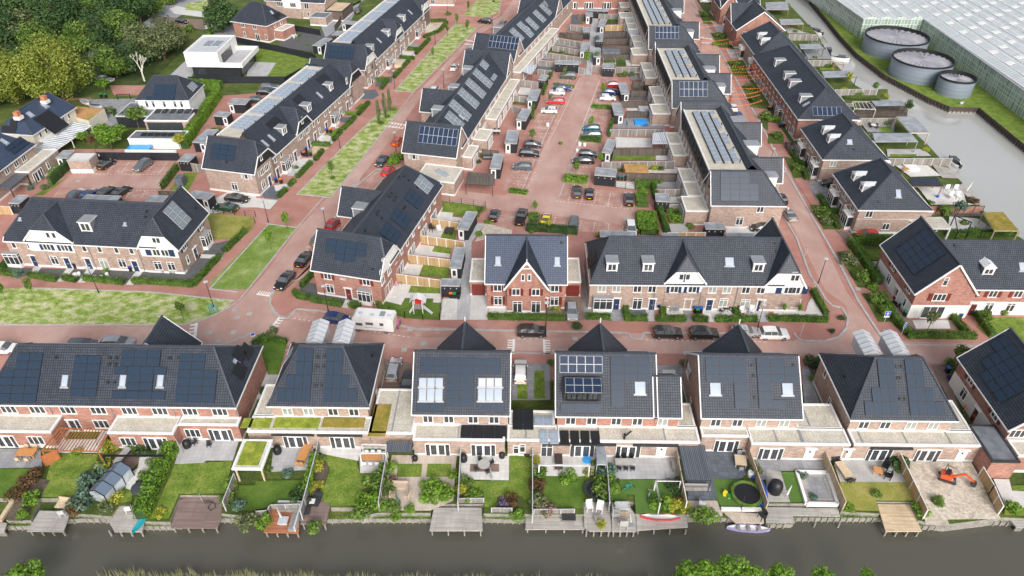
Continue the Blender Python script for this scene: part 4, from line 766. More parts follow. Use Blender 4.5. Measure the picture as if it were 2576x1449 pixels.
b.m('flue','black').tube((8.3,ye+.4,3),(8.3,ye+.4,4.0),.14);b.m('flue','black').tube((8.3,ye+.4,3.5),(9.2,ye+1.2,3.6),.12)
for x0_,x1_ in((-1.9,1.6),(1.8,7.3),(9.4,15.0)):b.m('awning_case','dark').box(x0_,x1_,ye-.3,ye,2.45,2.7)
b.done()
b=cdouble('brown canal house with two L shaped solar arrays each beside a square roof window',22.8,34.9,0,0,0,0,0)
pm=b.pm;b.panels(pm['lo'],22,1942,702,[(0,3),(0,3),(0,3),(2,1),(2,1),(2,1)],'k',1.70,1.03,.02);b.panels(pm['lo'],22,2455,705,[(0,2),(0,3),(0,3),(0,1),(0,1),(0,2)],'k',1.70,1.03,.02)
b.sky(pm['lo'],22,2045,1015,1.3,1.45);b.sky(pm['lo'],23,195,1018,1.3,1.45)
for rc,u,v in((22,2420,775),(22,2435,880),(22,2445,1100),(23,260,775)):b.vent(pm['lo'],rc,u,v)
b.wins('f',22,'w2',[(2052,1340),(2270,1342)],4.0);b.wins('f',22,'w2c',[(2510,1345)],4.0);b.win('f',23,165,1348,'w2c',4.0);tower(b,22,2275,350)
b.wins('l',22,'t2',[(1775,830),(1750,1000)],4.3);b.wall['f']=((0,0,0),(0,-1,0));b.win('l',22,1800,1130,'t1')
for u,v in((1767,730),(1790,870),(1740,900),(1757,1040)):b.shutter('l',22,u,v,'black',4.2)
ye=b.L(32,2460,115,3.1).y;yi=b.L(32,2150,38,3.1).y;xa=b.L(32,2395,60,3.1).x
b.flat(-.4 if 0 else.02,xa,yi,-.02,3.0);ft=((0,ye,0),(0,-1,0));fi=((0,yi,0),(0,-1,0));b.flat(xa+.02,18.0,ye,-.02,3.0,seams=(xa+3.3,xa+6.5,12.2));b.flat(12.3,17.9,0,4.2,3.0,seams=(14,))
b.french(fi,32,2140,190);b.french(ft,32,2576,280);b.door(ft,33,385,290,'white');b.done()
b=Bld('semi_detached_house','brown brick hipped canal house with stepped solar columns, rightmost of the two with zinc dormers','house',41.3,61.6)
pm=b.gab(0,12.6,0,11.4,'x',5.5,10.2,(1,3.9),(1,3.4))
for(u,v),rows in(((1093,722),[(0,2),(0,2),(-1,3),(-2,4)]),((1368,722),[(0,2),(0,2),(0,3),(0,4)])):b.panels(pm['lo'],23,u,v,rows,'k',1.04,1.72,.02)
for u,v in((1287,790),(1345,788),(1330,905),(1300,910),(1330,1115),(1380,1115)):b.vent(pm['lo'],23,u,v)
b.vent(pm['e0'],23,765,888)
for k in(b.L(23,1010,600,9.2).x,b.L(23,1290,600,9.2).x):
 d=b.m('street_dormer','zinc_pale');d.prism([(k-.95,7.2),(k+.95,7.2),(k+.95,11.1),(k-.95,11.1)],7.6,9.4)
 d.face([(k-1.15,7,9.4),(k,7,10),(k,11.4,10),(k-1.15,11.4,9.4)]);d.face([(k+1.15,7,9.4),(k,7,10),(k,11.4,10),(k+1.15,11.4,9.4)]);d.face([(k-1.15,7,9.4),(k,7,10),(k+1.15,7,9.4)])
 for i in range(5):
  for sg in(-1,1):b.m('dormer_seams','zinc').bar((k+sg*1.15,7.2+i*.85,9.44),(k,7.2+i*.85,10.04),.06,.06)
b.wins('f',23,'w2',[(968,1360),(1185,1362)],4.0);b.wins('f',23,'w2c',[(1445,1365),(1670,1365)],4.0);b.win('l',23,582,850,'t1',4.2);b.win('l',23,620,1140,'t1',4.2-2.4)
ye=b.L(33,1400,130,3.1).y;b.flat(-.4 if 0 else.02,15.6,ye,-.02,3.0,seams=(1.2,6.7,12.1));b.flat(12.8,15.5,0,5.2,3.0);ft=((0,ye,0),(0,-1,0))
b.door(ft,33,755,290,'white');b.french(ft,33,1080,295);b.french(ft,33,1560,300);b.door(ft,33,1895,312,'white');b.m('awning_case','dark').box(2.1,7.3,ye-.3,ye,2.45,2.68);b.done()
b=Bld('terraced_house_row','red brick angled terrace in the middle with gardens and black sheds on its right side','terraced houses',-33.2,92.1,-13)
b.flat
W=11.2;L_=30.6
pm=b.gab(0,W,4.1,L_,'y',5.5,10.1,(0,0),(.9,3.0),wallm='brick_red',go=.1)
pf=b.gab(-.1,W+.1,0,8.0,'x',5.5,10.15,(0,0),(.45,1.2),wallm='brick_red',g1='stucco')
b.gab(-3.0,5.0,16.2,22.0,'x',5.6,9.2,(0,0),(0,0),wallm='brick_red')
b.wall['r']=((W,0,0),(1,0,0));b.wall['f']=((0,0,0),(0,-1,0));r2=((W+.1,0,0),(1,0,0))
b.panels(pf['lo'],11,718,948,[(0,4),(0,4),(1,2)],'k',1.7,1.04)
for u,v,n3 in((1650,300,3),(1545,450,3),(1405,650,3),(1300,800,3)):
 b.panels(pm['hi'],11,u-62,v+95,[(0,2)]*n3,'k' if v>400 else 'g',1.7,1.04)
for u,v in((1440,332),(1485,328),(1365,495),(1342,530),(1230,678),(1213,708),(1097,873),(1535,365),(1410,535),(1390,565),(1265,748),(1500,630),(1485,650),(1620,440)):b.vent(pm['hi'],11,u,v)
b.vent(pf['lo'],11,1172,1258)
b.wins('f',11,'w2',[(720,1320),(1110,1380)],4.2)
for u,v in((665,1312),(772,1330),(1055,1372),(1165,1390)):b.shutter('f',11,u,v,'maroon',4.2)
b.win('f',11,745,1440,'t2');b.door('f',21,945,110,'maroon');b.bay('f',21,1125,180,2.2,2.8,.8);b.m('stone_plaque','grey_pale').box(4.4,5.4,-.03,0,3.8,4.2)
b.wins(r2,11,'t1',[(1270,1130)],7.1);b.wins(r2,11,'w2',[(1330,1210),(1265,1310)],4.2)
b.wins('r',11,'w1',[(1395,1130),(1460,1040),(1515,945),(1575,860),(1632,760),(1685,680),(1740,600),(1790,510)],4.2)
b.french('r',11,1690,905);b.french('r',11,1785,735);b.french('r',11,1565,1090);b.french('r',11,1450,1290);b.french('r',11,1330,1449)
b.m('stucco_panel','stucco').box(W+.1,W+.14,.2,7.8,5.0,6.5);b.dormer(pm['lo'],11,1010,700,'flat',2.2,1.8,3,'w2')
for y in(8.2,13.8,19.6,25.2):b.pipe(W+.12,y,5.2)
b.done()
def mans(b,x0,x1,y0,y1,xr,he=5.5,hr=10.0,hf=9.0,rear='brick',street=1,cope='white',clad=None,mat='brick'):
 """row along y: street slope from the ridge at xr to x1 (street=1) or x0 (street=-1), flat roof behind"""
 s=street;a,c=(x0,x1)if s>0 else(x1,x0);k=(hr-he)/(abs(c-xr));oh=.35;rf=b.m('roof','tile')
 rf.face([(xr,y0,hr),(xr,y1,hr),(c+s*oh,y1,he-k*oh),(c+s*oh,y0,he-k*oh)][::s]);xo=xr-s*.9
 rf.face([(xr,y0,hr),(xr,y1,hr),(xo,y1,hf),(xo,y0,hf)][::-s])
 b.m('ridge_tiles','ridge_tile').bar((xr,y0,hr+.03),(xr,y1,hr+.03),.28,.2);b.m('fascia','white').bar((c+s*oh,y0,he-k*oh-.1),(c+s*oh,y1,he-k*oh-.1),.14,.2)
 lo,hi=min(a,xo),max(a,xo);b.m('wall',mat).box(min(a,c),max(a,c),y0,y1,0,he-.06);b.m('wall',mat).box(min(a,xo)+.02,max(a,xo),y0+.02,y1-.02,he-.06,hf-.1)
 b.m('plinth','white').box(min(a,c)-.03,max(a,c)+.03,y0,y1,0,.4)
 t=b.m('coping',cope);t.bar((a,y0,hf),(a,y1,hf),.24,.3);b.m('flat_roof','gravel').face([(a,y0,hf),(xo,y0,hf),(xo,y1,hf),(a,y1,hf)][::s])
 if clad:b.m('cladding',clad).box(min(a,a-s*.08),max(a,a-s*.08),y0,y1,he+.1,hf-.12)
 b.wall['r']=((c,0,0),(s,0,0));b.wall['g']=((a,0,0),(-s,0,0));b.wall['gc']=((a-s*.09,0,0),(-s,0,0))
 n_=Vector((s*(hr-he),0,abs(c-xr))).normalized();return{'st':((xr,0,hr),n_),'top':((0,0,hf+.02),(0,0,1))}
def flatpanels(b,x0,y0,nx,ny,px,py,z,tilt=10,ax='x',style='f',w_=1.7,h_=1.04,skip=()):
 me=panel_mesh(style,w_,h_)
 for j in range(ny):
  for i in range(nx):
   if(i,j)in skip:continue
   M=Matrix.Translation((x0+i*px,y0+j*py,z))@(Matrix.Rotation(R(tilt),4,'X')if ax=='x' else Matrix.Rotation(R(-tilt),4,'Y'));link('solar_panel',me,b.root,M)
b=Bld('terraced_house_row','brown brick angled terrace with flat gravel roof of pale panels and dark boarded gables','terraced houses',-63.0,126.0,-12.6)
W=11.0;L_=53.0
pm=mans(b,0,W,6.5,L_-6.5,5.9,hr=10,hf=9.0)
pf=b.gab(0,W,0,8.0,'x',5.5,10.0,(0,0),(.45,1.3),g1='navy' if 0 else 'cladding');pn=b.gab(0,W,L_-8,L_,'x',5.5,10.0,(0,0),(.45,1.3),g1='cladding')
ym=b.L(1,490,1110,9.5).y;b.gab(5.5,W+.1,ym-3.3,ym+3.3,'x',5.9,9.7,(0,0),(.5,1.3),g1='cladding',body=False)
b.wall['r']=((W,0,0),(1,0,0));r=b.wall['r'];r3=((W+.12,0,0),(1,0,0))
b.panels(pf['lo'],10,2145,-10,[(0,3),(0,3),(0,3)],'k',1.7,1.04);b.vent(pf['lo'],10,2280,185)
b.win('f',10,2478,325,'w1',4.3);b.shutter('f',10,2432,320,'shutter_grey',4.3);b.shutter('f',10,2525,330,'shutter_grey',4.3);b.win('f',10,2365,435,'t2')
b.wins(r3,1,'t1',[(905,780),(458,1195)],7.2);b.wins(r3,1,'w2',[(925,905),(510,1300),(445,1350)],4.3);b.win(r3,11,45,120,'t1',7.2);b.wins(r3,11,'w2',[(60,280),(105,235)],4.3)
for rc,u,v in((1,895,940),(1,945,880),(1,420,1385),(1,480,1330),(1,535,1270),(11,25,310),(11,140,205)):b.shutter(r3,rc,u,v,'shutter_grey',4.3)
b.wins('r',1,'w1',[(830,990),(790,1040),(735,1080),(690,1125),(622,1190),(575,1235)],4.2);b.wins('r',11,'w1',[(190,155),(250,100)],4.2)
b.wins('r',1,'t1',[(960,1010),(815,1145),(855,1110),(640,1310)],1.6);b.win('r',11,80,430,'t2');b.win('r',11,350,150,'t1')
for rc,u,v in((1,920,1080),(1,855,1150),(1,705,1260),(1,595,1380),(11,145,400),(11,220,300),(11,400,140),(11,535,30)):b.door('r',rc,u,v)
b.bay('r',1,790,1290,2.2,2.9,1.0);b.bay('r',11,300,290,2.2,2.9,1.0)
b.dormer(pm['st'],1,760,905,'flat',1.8,1.6);b.dormer(pm['st'],1,540,1115,'flat',1.8,1.6);b.dormer(pm['st'],1,290,1345,'flat',1.8,1.6)
for u,v in((635,955),(150,1385),(85,1440)):b.sky(pm['st'],1,u,v,.7,1.6)
b.panels(pm['st'],1,600,800,[(0,4),(0,4)],'d',1.04,1.7);b.panels(pm['st'],1,365,1000,[(0,3)],'d',1.04,1.7);b.panels(pm['st'],1,90,1250,[(0,4)],'d',1.04,1.7)
flatpanels(b,.6,11,3,26,1.72,1.32,9.12,12,skip=[(i,j)for i in range(3)for j in(5,12,19)]+[(2,2),(2,9),(2,16),(2,23)])
for j in range(9):b.m('roof_vent','black').tube((5.0-.5,9.5+j*4.1,9),(4.5,9.5+j*4.1,9.5),.12)
b.panels(pn['lo'],1,500,640,[(0,2)],'k',1.7,1.04);b.done()
b=Bld('terraced_house_row','brown brick angled terrace with white stucco gables and rooftop panels beside the upper red path','terraced houses',-51.7,181.6,-11.2)
W=11.2;L_=62
pm=mans(b,0,W,6.5,L_-6.5,5.9)
pf=b.gab(0,W,0,8.0,'x',5.5,10.0,(0,0),(.45,1.3),g1='stucco');pn=b.gab(0,W,48,55,'x',5.5,10.0,(0,0),(.45,1.3),g1='stucco')
ym=b.L(1,1440,215,9.5).y;b.gab(5.5,W+.1,ym-3.2,ym+3.2,'x',5.9,9.7,(0,0),(.5,1.3),g1='stucco',body=False)
b.wall['r']=((W,0,0),(1,0,0));r3=((W+.12,0,0),(1,0,0))
b.panels(pf['lo'],1,725,450,[(0,7)]*1+[(0,7)],'k',1.04,1.7);b.vent(pf['lo'],1,853,632)
b.win('f',1,1010,735,'w2',4.3);b.shutter('f',1,968,730,z=4.3);b.shutter('f',1,1048,742,z=4.3)
b.wins(r3,1,'t1',[(1122,570),(1455,260),(1670,60)],7.2);b.wins(r3,1,'w2',[(1138,700),(1455,390),(1480,365),(1685,165)],4.3)
for u,v in((1105,735),(1170,660),(1437,420),(1500,340),(1665,190),(1708,140)):b.shutter(r3,1,u,v,z=4.3)
b.wins('r',1,'w1',[(1210,625),(1240,595),(1287,550),(1320,520),(1365,475),(1400,450),(1525,320),(1555,290),(1592,255),(1625,220)],4.2)
b.wins('r',1,'t1',[(1130,830),(1255,720),(1280,700),(1380,590),(1495,480),(1540,440),(1675,290),(1705,265)],1.6)
for u,v in((1170,830),(1215,780),(1415,600),(1465,550)):b.door('r',1,u,v)
b.bay('r',1,1330,720,2.2,2.9,1.0);b.bay('r',1,1620,405,2.2,2.9,1.0)
b.dormer(pm['st'],1,1175,515,'flat',1.8,1.6);b.dormer(pm['st'],1,1340,360,'flat',1.8,1.6);b.dormer(pm['st'],1,1495,210,'flat',1.8,1.6)
for u,v in((1235,405),(1548,120)):b.sky(pm['st'],1,u,v,.7,1.6)
flatpanels(b,.6,9.5,3,36,1.72,1.32,9.12,12,skip=[(i,j)for i in range(3)for j in(6,13,20,27)]+[(2,3),(2,10),(2,17)])
b.done()
b=Bld('terraced_house_row','brown brick angled terrace with rows of grey solar panels left of the parking court','terraced houses',-24.4,133.4,-12.0)
W=11.0;L_=52
pm=b.gab(0,W,4.1,L_-4,'y',5.5,10.0,go=.1);pf=b.gab(-.1,W+.1,0,8,'x',5.5,10.05,(0,0),(.0,0));pn=b.gab(-.1,W+.1,L_-8,L_+.1,'x',5.5,10.05)
for rc,u,v in((1,1820,960),):yy=b.L(rc,u,v,8).y;b.gab(-3.2,5,yy-2.6,yy+3.4,'x',5.5,9.2)
b.wall['r']=((W,0,0),(1,0,0));b.wall['f']=((0,0,0),(0,-1,0))
me3=panel_mesh('w',1.04,1.7);b.panels(pf['lo'],1,1655,1268,[(0,8),(0,8)],'w',1.0,1.7,.02)
for u,v,rows in((2285,600,[(0,2)]*2),(2215,690,[(0,2)]*5),(2140,790,[(0,2)]*5),(2065,890,[(0,2)]*5),(1975,1010,[(0,2)]*5),(1935,1130,[(0,2)]*4),(2400,740,[(0,2)])):
 b.panels(pm['hi'],1,u-40,v+50,rows,'g',1.7,1.04)
for u,v in((2175,1005),(2063,1175)):b.sky(pm['hi'],1,u,v,.8,1.3)
for u,v in((2325,590),(2250,700),(2190,800),(2110,890),(2035,1010),(1850,1220),(2290,740),(2230,840),(2160,1130),(2080,1060)):b.vent(pm['hi'],1,u,v)
for u,v in((2095,745),(1955,930),(1790,1155)):b.dormer(pm['lo'],1,u,v,'flat',2.0,1.8,3.0)
b.win('f',11,1590,125,'w1',4.3);b.shutter('f',11,1543,120,'shutter_grey',4.3);b.shutter('f',11,1632,135,'shutter_grey',4.3);b.win('f',11,1752,275,'t2')
b.wins('r',1,'w1',[(2440,900),(2405,970),(2350,1040),(2310,1100),(2250,1180),(2210,1260),(2170,1330),(2135,1400)],4.2);b.wins('r',11,'w1',[(2055,60),(2015,150)],4.2)
for y in range(6):b.french('r',1,2520-y*55,960+y*100)
b.flat(W+.02,W+2.6,24,L_-3,3.0);b.flat(W+.02,W+2.2,4.5,10,3.0);b.flat(W+.02,W+3.2,13,18.5,3.0)
for y,dx in((7,2.2),(11.5,0),(16,3.2),(21.5,0),(27,2.6),(32.5,2.6),(38,2.6),(43,2.6)):
 a_,f_,k_=french_mesh();o=link('patio_door',a_,b.root,T(W+dx+.01,y,.05,R(90)));link('pane',f_,o);link('frame',k_,o);b.m('roof_seam','grey').box(W+.2,W+2.4,y+2.6,y+2.75,3.04,3.1)if y>26 else 0
b.flat(4.6,12.6,-6.6,-.05,2.9,plinth=.4);p=b.L(11,2020,260,3.0)
for i in range(2):link('solar_panel',panel_mesh('f',1.7,1.0),b.root,Matrix.Translation((8+i*1.6,-2.0-i,3.3))@Matrix.Rotation(R(12),4,'X')@Matrix.Rotation(R(-35),4,'Z'))
b.done()
b=Bld('terraced_house_row','brown brick terrace with diagonal blocks of grey solar panels at the top centre','terraced houses',-13.6,189.6,-17.5)
W=11.5;L_=62
pm=b.gab(0,W,4.1,L_,'y',5.5,10.0,go=.1);pf=b.gab(-.1,W+.1,0,8,'x',5.5,10.05);pn=b.gab(-.1,W+.1,40,48,'x',5.5,10.05)
b.wall['r']=((W,0,0),(1,0,0));b.panels(pf['lo'],1,2362,350,[(0,8),(0,8)],'w',1.0,1.7,.02)
for u,v,rows in((340,-20,[(0,2)]*2),(300,20,[(0,2)]*4),(235,90,[(0,2)]*4),(160,165,[(0,2)]*4),(75,210,[(0,2)]*5),(0,275,[(0,2)]*4)):b.panels(pm['hi'],2,u-30,v+40,rows,'g',1.7,1.04)
b.sky(pm['hi'],2,160,285,.8,1.2);b.wins('r',2,'w1',[(150,510),(195,465),(230,430),(268,390),(330,320),(370,280),(400,240),(435,210),(468,170),(500,145),(555,80)],4.2)
for u,v in((165,60),):pass
b.flat(W+.02,W+2.6,-2,36,3.0)
for y in(2,8,14,20,26,32):
 a_,f_,k_=french_mesh();o=link('patio_door',a_,b.root,T(W+2.61,y,.05,R(90)));link('pane',f_,o);link('frame',k_,o);b.m('roof_seam','grey').box(W+.2,W+2.4,y+2.8,y+2.95,3.04,3.1)
b.dormer(pm['lo'],1,2400,320,'flat',2.0,1.8,3.0);b.done()
def rrow(label,y0,y1,ends,style,arr,win3):
 b=Bld('terraced_house_row',label,'terraced houses',34.6,y0);W=13.0;L_=y1-y0
 pm=mans(b,0,W,6,L_-(6 if ends else 0),7.8,clad='cladding');pf=b.gab(-.05,W+.05,0,7.6,'x',5.5,10.0,(0,0),(1,4.2))
 pn=b.gab(-.05,W+.05,L_-7.6,L_,'x',5.5,10.0,(0,0),(1,4.2))if ends else None
 b.wall['l']=((-.1,0,0),(-1,0,0));return b,pm,pf,pn,W,L_
for(lab,y0,y1,arr)in(('tall brown terrace with black clad top floor, nearest right of the parking court',113.3,152.4,0),('tall terrace with black clad top floor, middle of the three right of the parking court',156.9,191.4,1),('tall terrace with black clad top floor, farthest of three, cut by the top edge',196.5,250,2)):
 b,pm,pf,pn,W,L_=rrow(lab,y0,y1,arr<2,0,0,0)
 if arr==0:b.panels(pf['lo'],12,2097,282,[(0,3),(0,3),(0,4),(0,4),(0,4)],'k',1.7,1.04,.02);b.win('f',12,2500,645,'w2',4.2);b.win('f',12,2285,790,'t2')
 if arr==1:b.panels(pf['lo'],2,1685,822,[(0,6),(0,6)],'w',1.04,1.75,.03)
 if arr==2:b.panels(pf['lo'],2,1442,265,[(0,6),(0,6)],'w',1.04,1.75,.03)
 n_=int((L_-(15 if arr<2 else 8))/1.8)
 for cx in(1.6,3.3,5.0):
  me=panel_mesh('f',1.1,1.7)
  for j in range(n_):
   if cx==5.0 and j%4==3:continue
   link('solar_panel',me,b.root,Matrix.Translation((cx,8.2+j*1.78+1.7,9.35))@Matrix.Rotation(R(-14),4,'Y'))
  b.m('panel_rail','dark').box(cx-.08,cx+.02,8.2,8.2+n_*1.78,9.02,9.4)
 nw=int((L_-6)/2.75)
 for j in range(nw):
  y=3.5+j*2.75
  (fm,pn_),zc=win_mesh('w1');o=link('window',fm,b.root,T(-.06,y,4.2,R(-90)));link('pane',pn_,o)
  (fm,pn_),zc=win_mesh('v1','black');o=link('window',fm,b.root,T(-.1,y,7.4,R(-90)));link('pane',pn_,o)
 k=int(L_/5.6)
 for j in range(k):
  y=1.0+j*5.6;dx=3.0 if(j%3)else 4.3
  (b.flat(-dx,-.12,y,y+5.4,3.0,plinth=.3)if j%4!=3 else None);dx=dx if j%4!=3 else.12;a_,f_,k_=french_mesh();o=link('patio_door',a_,b.root,T(-dx-.01,y+2.7,.05,R(-90)));link('pane',f_,o);link('frame',k_,o)
 for y in(4.5,L_-10,L_*.45):
  b.nx();b.m('street_dormer','white').box(W-3.3,W-.6,y,y+2,6,8.3);b.m('street_dormer_roof','zinc').box(W-3.5,W-.4,y-.15,y+2.15,8.3,8.45)
 for y in(8.5,L_*.62):b.gab(8.5,W+1.8,y,y+5.0,'x',5.6,9.0,(0,0),(0,0),plinth=.4)
 for j in range(int(n_/3)):b.m('roof_vent','black').tube((6.35,9+j*5.4,9),(6.35,9+j*5.4,9.55),.13)
 b.done()
for lab,y0,y1,rc,dz in(('brown brick villa with pyramid roof, zinc dormers and white balcony bays, nearest beside the street',111.9,124.9,13,((850,355),(935,462))),('brown brick villa with pyramid tiled roof and two zinc dormers, second along the right street',131.4,145.3,3,((545,1340),(600,1425)))):
 b=Bld('villa',lab,'villa',60.8,y0);L_=y1-y0
 pm=b.gab(0,12.4,0,L_,'y',5.5,10.1,(1,5.2 if 1 else 0),(1,3.0),oh=.4)
 for u,v in dz:b.dormer(pm['lo'],rc,u,v,'hipzinc',1.4,1.3,2.2,'w1')
 for y in(1.2,L_-4.2):
  b.nx();a=b.m('bay_window','white');a.box(-1.1,0,y,y+2.6,0,.7);a.box(-1.15,0,y-.05,y+2.65,2.7,2.9);b.m('bay_glass','pane').box(-1.05,0,y+.05,y+2.55,.7,2.7)
  for i in range(4):a.box(-1.1,-1.0,y+i*.84,y+i*.84+.08,.7,2.7)
  a.box(-1.1,-1.02,y,y+2.6,2.15,2.22)
  for i in range(2):a.box(-.6,-.5,y-.01,y+.06,.7,2.7)
  r=b.m('balcony_rail','white');r.box(-1.1,-1.04,y,y+2.6,3.8,3.88);r.box(-1.1,0,y,y+.06,3.8,3.88);r.box(-1.1,0,y+2.54,y+2.6,3.8,3.88)
  for i in range(9):r.box(-1.09,-1.05,y+i*.32,y+i*.32+.04,2.9,3.8)
  (fm,pn_),zc=win_mesh('t2');o=link('window',fm,b.root,T(-.01,y+1.3,4.1,R(-90)));link('pane',pn_,o)
 (fm,pn_),zc=win_mesh('w1')
 for y in(L_*.5-.6,L_*.5+.8):o=link('window',fm,b.root,T(-.01,y,4.2,R(-90)));link('pane',pn_,o)
 a_,f_,k_=door_mesh('navy');o=link('door',a_,b.root,T(-.01,L_*.55,.05,R(-90)));link('frame',f_,o);link('handle',k_,o)
 if rc==13:b.win('f',13,1020,695,'w2',4.2);b.win('f',13,1180,840,'w2',1.6);b.sky(pm['e0'],13,1310,498,.9,1.4);b.vent(pm['e0'],13,1108,578)
 else:b.win('f',13,660,185,'w2c',4.2);b.sky(pm['e0'],3,820,1425,1.0,.9);b.vent(pm['e0'],13,865,55)
 b.m('stone_band','white').box(-.03,12.43,-.03,.1,4.95,5.03)
 b.flat(12.5,15.2,3,L_-1,3.0);b.m('stone_band','white').box(-.04,12.44,-.04,.1,3.1,3.16);b.done()
b=Bld('terraced_house_row','red brown brick row with long hipped roof and four small dormers beside the bunting street','terraced houses',61.6,150.6)
pm=b.gab(0,13,0,40,'y',5.5,10.1,(1,6.0),(1,6.0),wallm='brick_red')
for u,v in((65,660),(160,795),(210,875),(315,1025)):b.dormer(pm['lo'],3,u,v,'flat',1.5,1.7,2.6,'w1')
b.sky(pm['lo'],3,390,1045,.8,1.5);b.panels(pm['e0'],3,445,1078,[(0,6)],'w',1.04,2.1,.02)
(fm,pn_),zc=win_mesh('w1');(f2_,p2_),z2_=win_mesh('t2')
for j in range(13):
 y=2+j*2.85;o=link('window',fm,b.root,T(-.01,y,4.2,R(-90)));link('pane',pn_,o)
 for s_ in(-.65,.65):
  o=link('shutter',CACHE[('sh','maroon',.5,1.35)],b.root,T(-.01,y+s_,4.2,R(-90)))
 if j%2==0:o=link('window',f2_,b.root,T(-.01,y,1.65,R(-90)));link('pane',p2_,o)
 else:a_,f_,k_=door_mesh('maroon');o=link('door',a_,b.root,T(-.01,y,.05,R(-90)));link('frame',f_,o);link('handle',k_,o)
b.bay('l',3,110,1200,2.2,2.9,1.0);b.flat(13.1,15.6,4,16,3);b.flat(13.1,15.6,22,34,3);b.done()
b=Bld('villa','brown brick house with two pale zinc dormers just below the tall gabled house','villa',62.4,190.4)
pm=b.gab(0,12.4,0,17,'y',5.5,10.1,(1,5.2),(1,3));b.dormer(pm['lo'],2,2470,390,'hipzinc',1.5,1.4,2.4,'w1');b.dormer(pm['lo'],2,2500,445,'hipzinc',1.5,1.4,2.4,'w1')
for y in(1.2,12):
 b.nx();a=b.m('bay_window','white');a.box(-1.1,0,y,y+2.6,0,.7);a.box(-1.15,0,y,y+2.6,2.7,3.7);b.m('bay_glass','pane').box(-1.05,0,y+.05,y+2.55,.7,2.7)
 for i in range(4):a.box(-1.1,-1.0,y+i*.84,y+i*.84+.08,.7,2.7)
b.done()
b=Bld('villa','tall red brick house with a steep white edged gable facing down the right street','villa',62.2,212.3)
pm=b.gab(0,13.5,0,12,'y',5.6,10.6,wallm='brick_red',oh=.4);b.gab(-.2,6,6,14.2,'x',5.6,10.0,wallm='brick_red',plinth=0)
b.wall['f']=((0,0,0),(0,-1,0));b.wins('f',2,'w2',[(2340,345)],4.2);b.win('l',2,2190,230,'w1',4.2);b.win('l',2,2215,290,'w1',4.2);b.done()
b=Bld('villa','red brick house with white bay at the top of the right street','villa',62.4,234.5)
b.gab(0,12,0,14,'x',5.6,10.2,wallm='brick_red');b.gab(-.2,5.5,-.6,8,'y',5.6,9.6,wallm='brick_red',plinth=0);b.wall['f']=((0,-.6,0),(0,-1,0));b.wins('f',2,'w2',[(2175,90)],4.2);b.bay('f',2,2145,240,2.0,2.9,.8);b.done()
b=Bld('villa','red brick villa with grey pyramid roof cut by the top edge of the photo','villa',66,252);b.gab(0,12,0,13,'x',5.6,10.2,(1,4),(1,4),wallm='brick_red');b.done()
b=Bld('terraced_house_row','red brick row with french doors at the top edge behind the central alley','terraced houses',14.5,250.5);b.gab(0,24,0,11,'x',5.5,10,wallm='brick_red',go=.1)
for u in(615,770,950,1140):b.french('f',2,u,85 if u>650 else 95)
b.done()
b=Bld('brick_house','brown brick house with a white framed window at the top edge beside the playground','house',-36,253.5);b.gab(0,12,0,10,'x',5.5,9.8);b.win('f',1,1780,20,'t2',1.5);b.done()
b=Bld('brick_house','brown brick house at the top edge right of the playground','house',-6.5,262);b.gab(0,9,0,10,'x',5.5,9.8);b.done()
b=Bld('villa','red brick villa with dark pyramid roof and pale terrace near the top left trees','villa',-88.0,219.2,-21)
pm=b.gab(0,12.5,0,9.5,'x',5.5,9.9,(1,4.4),(1,4.4),wallm='brick_red',oh=.45);b.panels(pm['e1'],1,160,150,[(0,2),(0,1)],'d',1.7,1.04);b.sky(pm['e1'],1,158,125,.8,1.1)
b.wins('f',0,'w2',[(2440,235),(2560,260)],4.2);b.win('f',0,2465,345,'t1');b.win('f',1,20,375,'f2');b.win('f',1,105,380,'t1');b.wins('r',1,'w1',[(190,260),(252,230)],4.2);b.win('r',1,210,385,'f2');b.win('r',1,275,350,'t2');b.flat(12.6,15.5,3,9,3.0,'gravel','brick_red');b.done()
b=Bld('villa','large brown brick house with white centre gable and roof terrace behind the black fence','villa',-84.0,240.2,-8)
b.gab(0,20,0,11,'x',5.6,10.5);b.gab(6,12,-.2,6,'y',5.7,10,(.4,1.2),(0,0),g0='stucco',plinth=0);b.m('gable_wall','stucco').box(6,12,-.3,0,3.2,5.8)
b.wins('f',1,'w3',[(245,65)],4.3);b.wins(((0,-.31,0),(0,-1,0)),1,'w3',[(378,80)],4.3);b.wins('f',1,'f2',[(515,95)],4.3);b.wins('f',1,'t1',[(480,215),(542,225),(410,205)],1.7);b.flat(20.1,26,-1,9,3.1,'decking_new','brick_dark',cope='dark');b.flat(17,22.5,-6.5,-1.1,2.6,'felt','brick',cope='grey_pale');b.done()
b=Bld('modern_villa','white cubic villa with flat roof, sunken roof terrace and dark ground floor by the trees','villa',-89.6,186.0,-1)
b.m('base_wall','cladding').box(.8,13.6,.9,13.5,0,3.1);b.m('upper_wall','stucco').box(0,9.0,0,14,3.1,6.7)
u_=b.m('upper_wall','stucco');u_.box(9.0,15.0,-.1,.4,3.1,4.3);u_.box(14.5,15.0,.4,13.6,3.1,4.3);u_.box(9.0,14.5,13.2,13.6,3.1,4.3);u_.box(9,14.5,.4,13.2,3.1,3.3)
for q_ in((0,9,-.02,.4),(0,9,13.6,14.02),(-.02,.4,.4,13.6),(8.6,9.02,.4,13.6)):b.m('coping','white').box(*q_,6.7,7.1)
b.m('flat_roof','grey_pale').box(.4,8.6,.4,13.6,6.7,6.76);b.m('roof_terrace','slabs').box(9.02,14.5,.4,13.2,3.3,3.36)
b.m('terrace_window','pane').box(9.03,9.08,2,9.5,3.4,5.8);b.m('window','pane').box(13.61,13.66,2,12,.2,2.8);b.m('window','pane').box(2.2,4.4,.84,.9,.8,2.6)
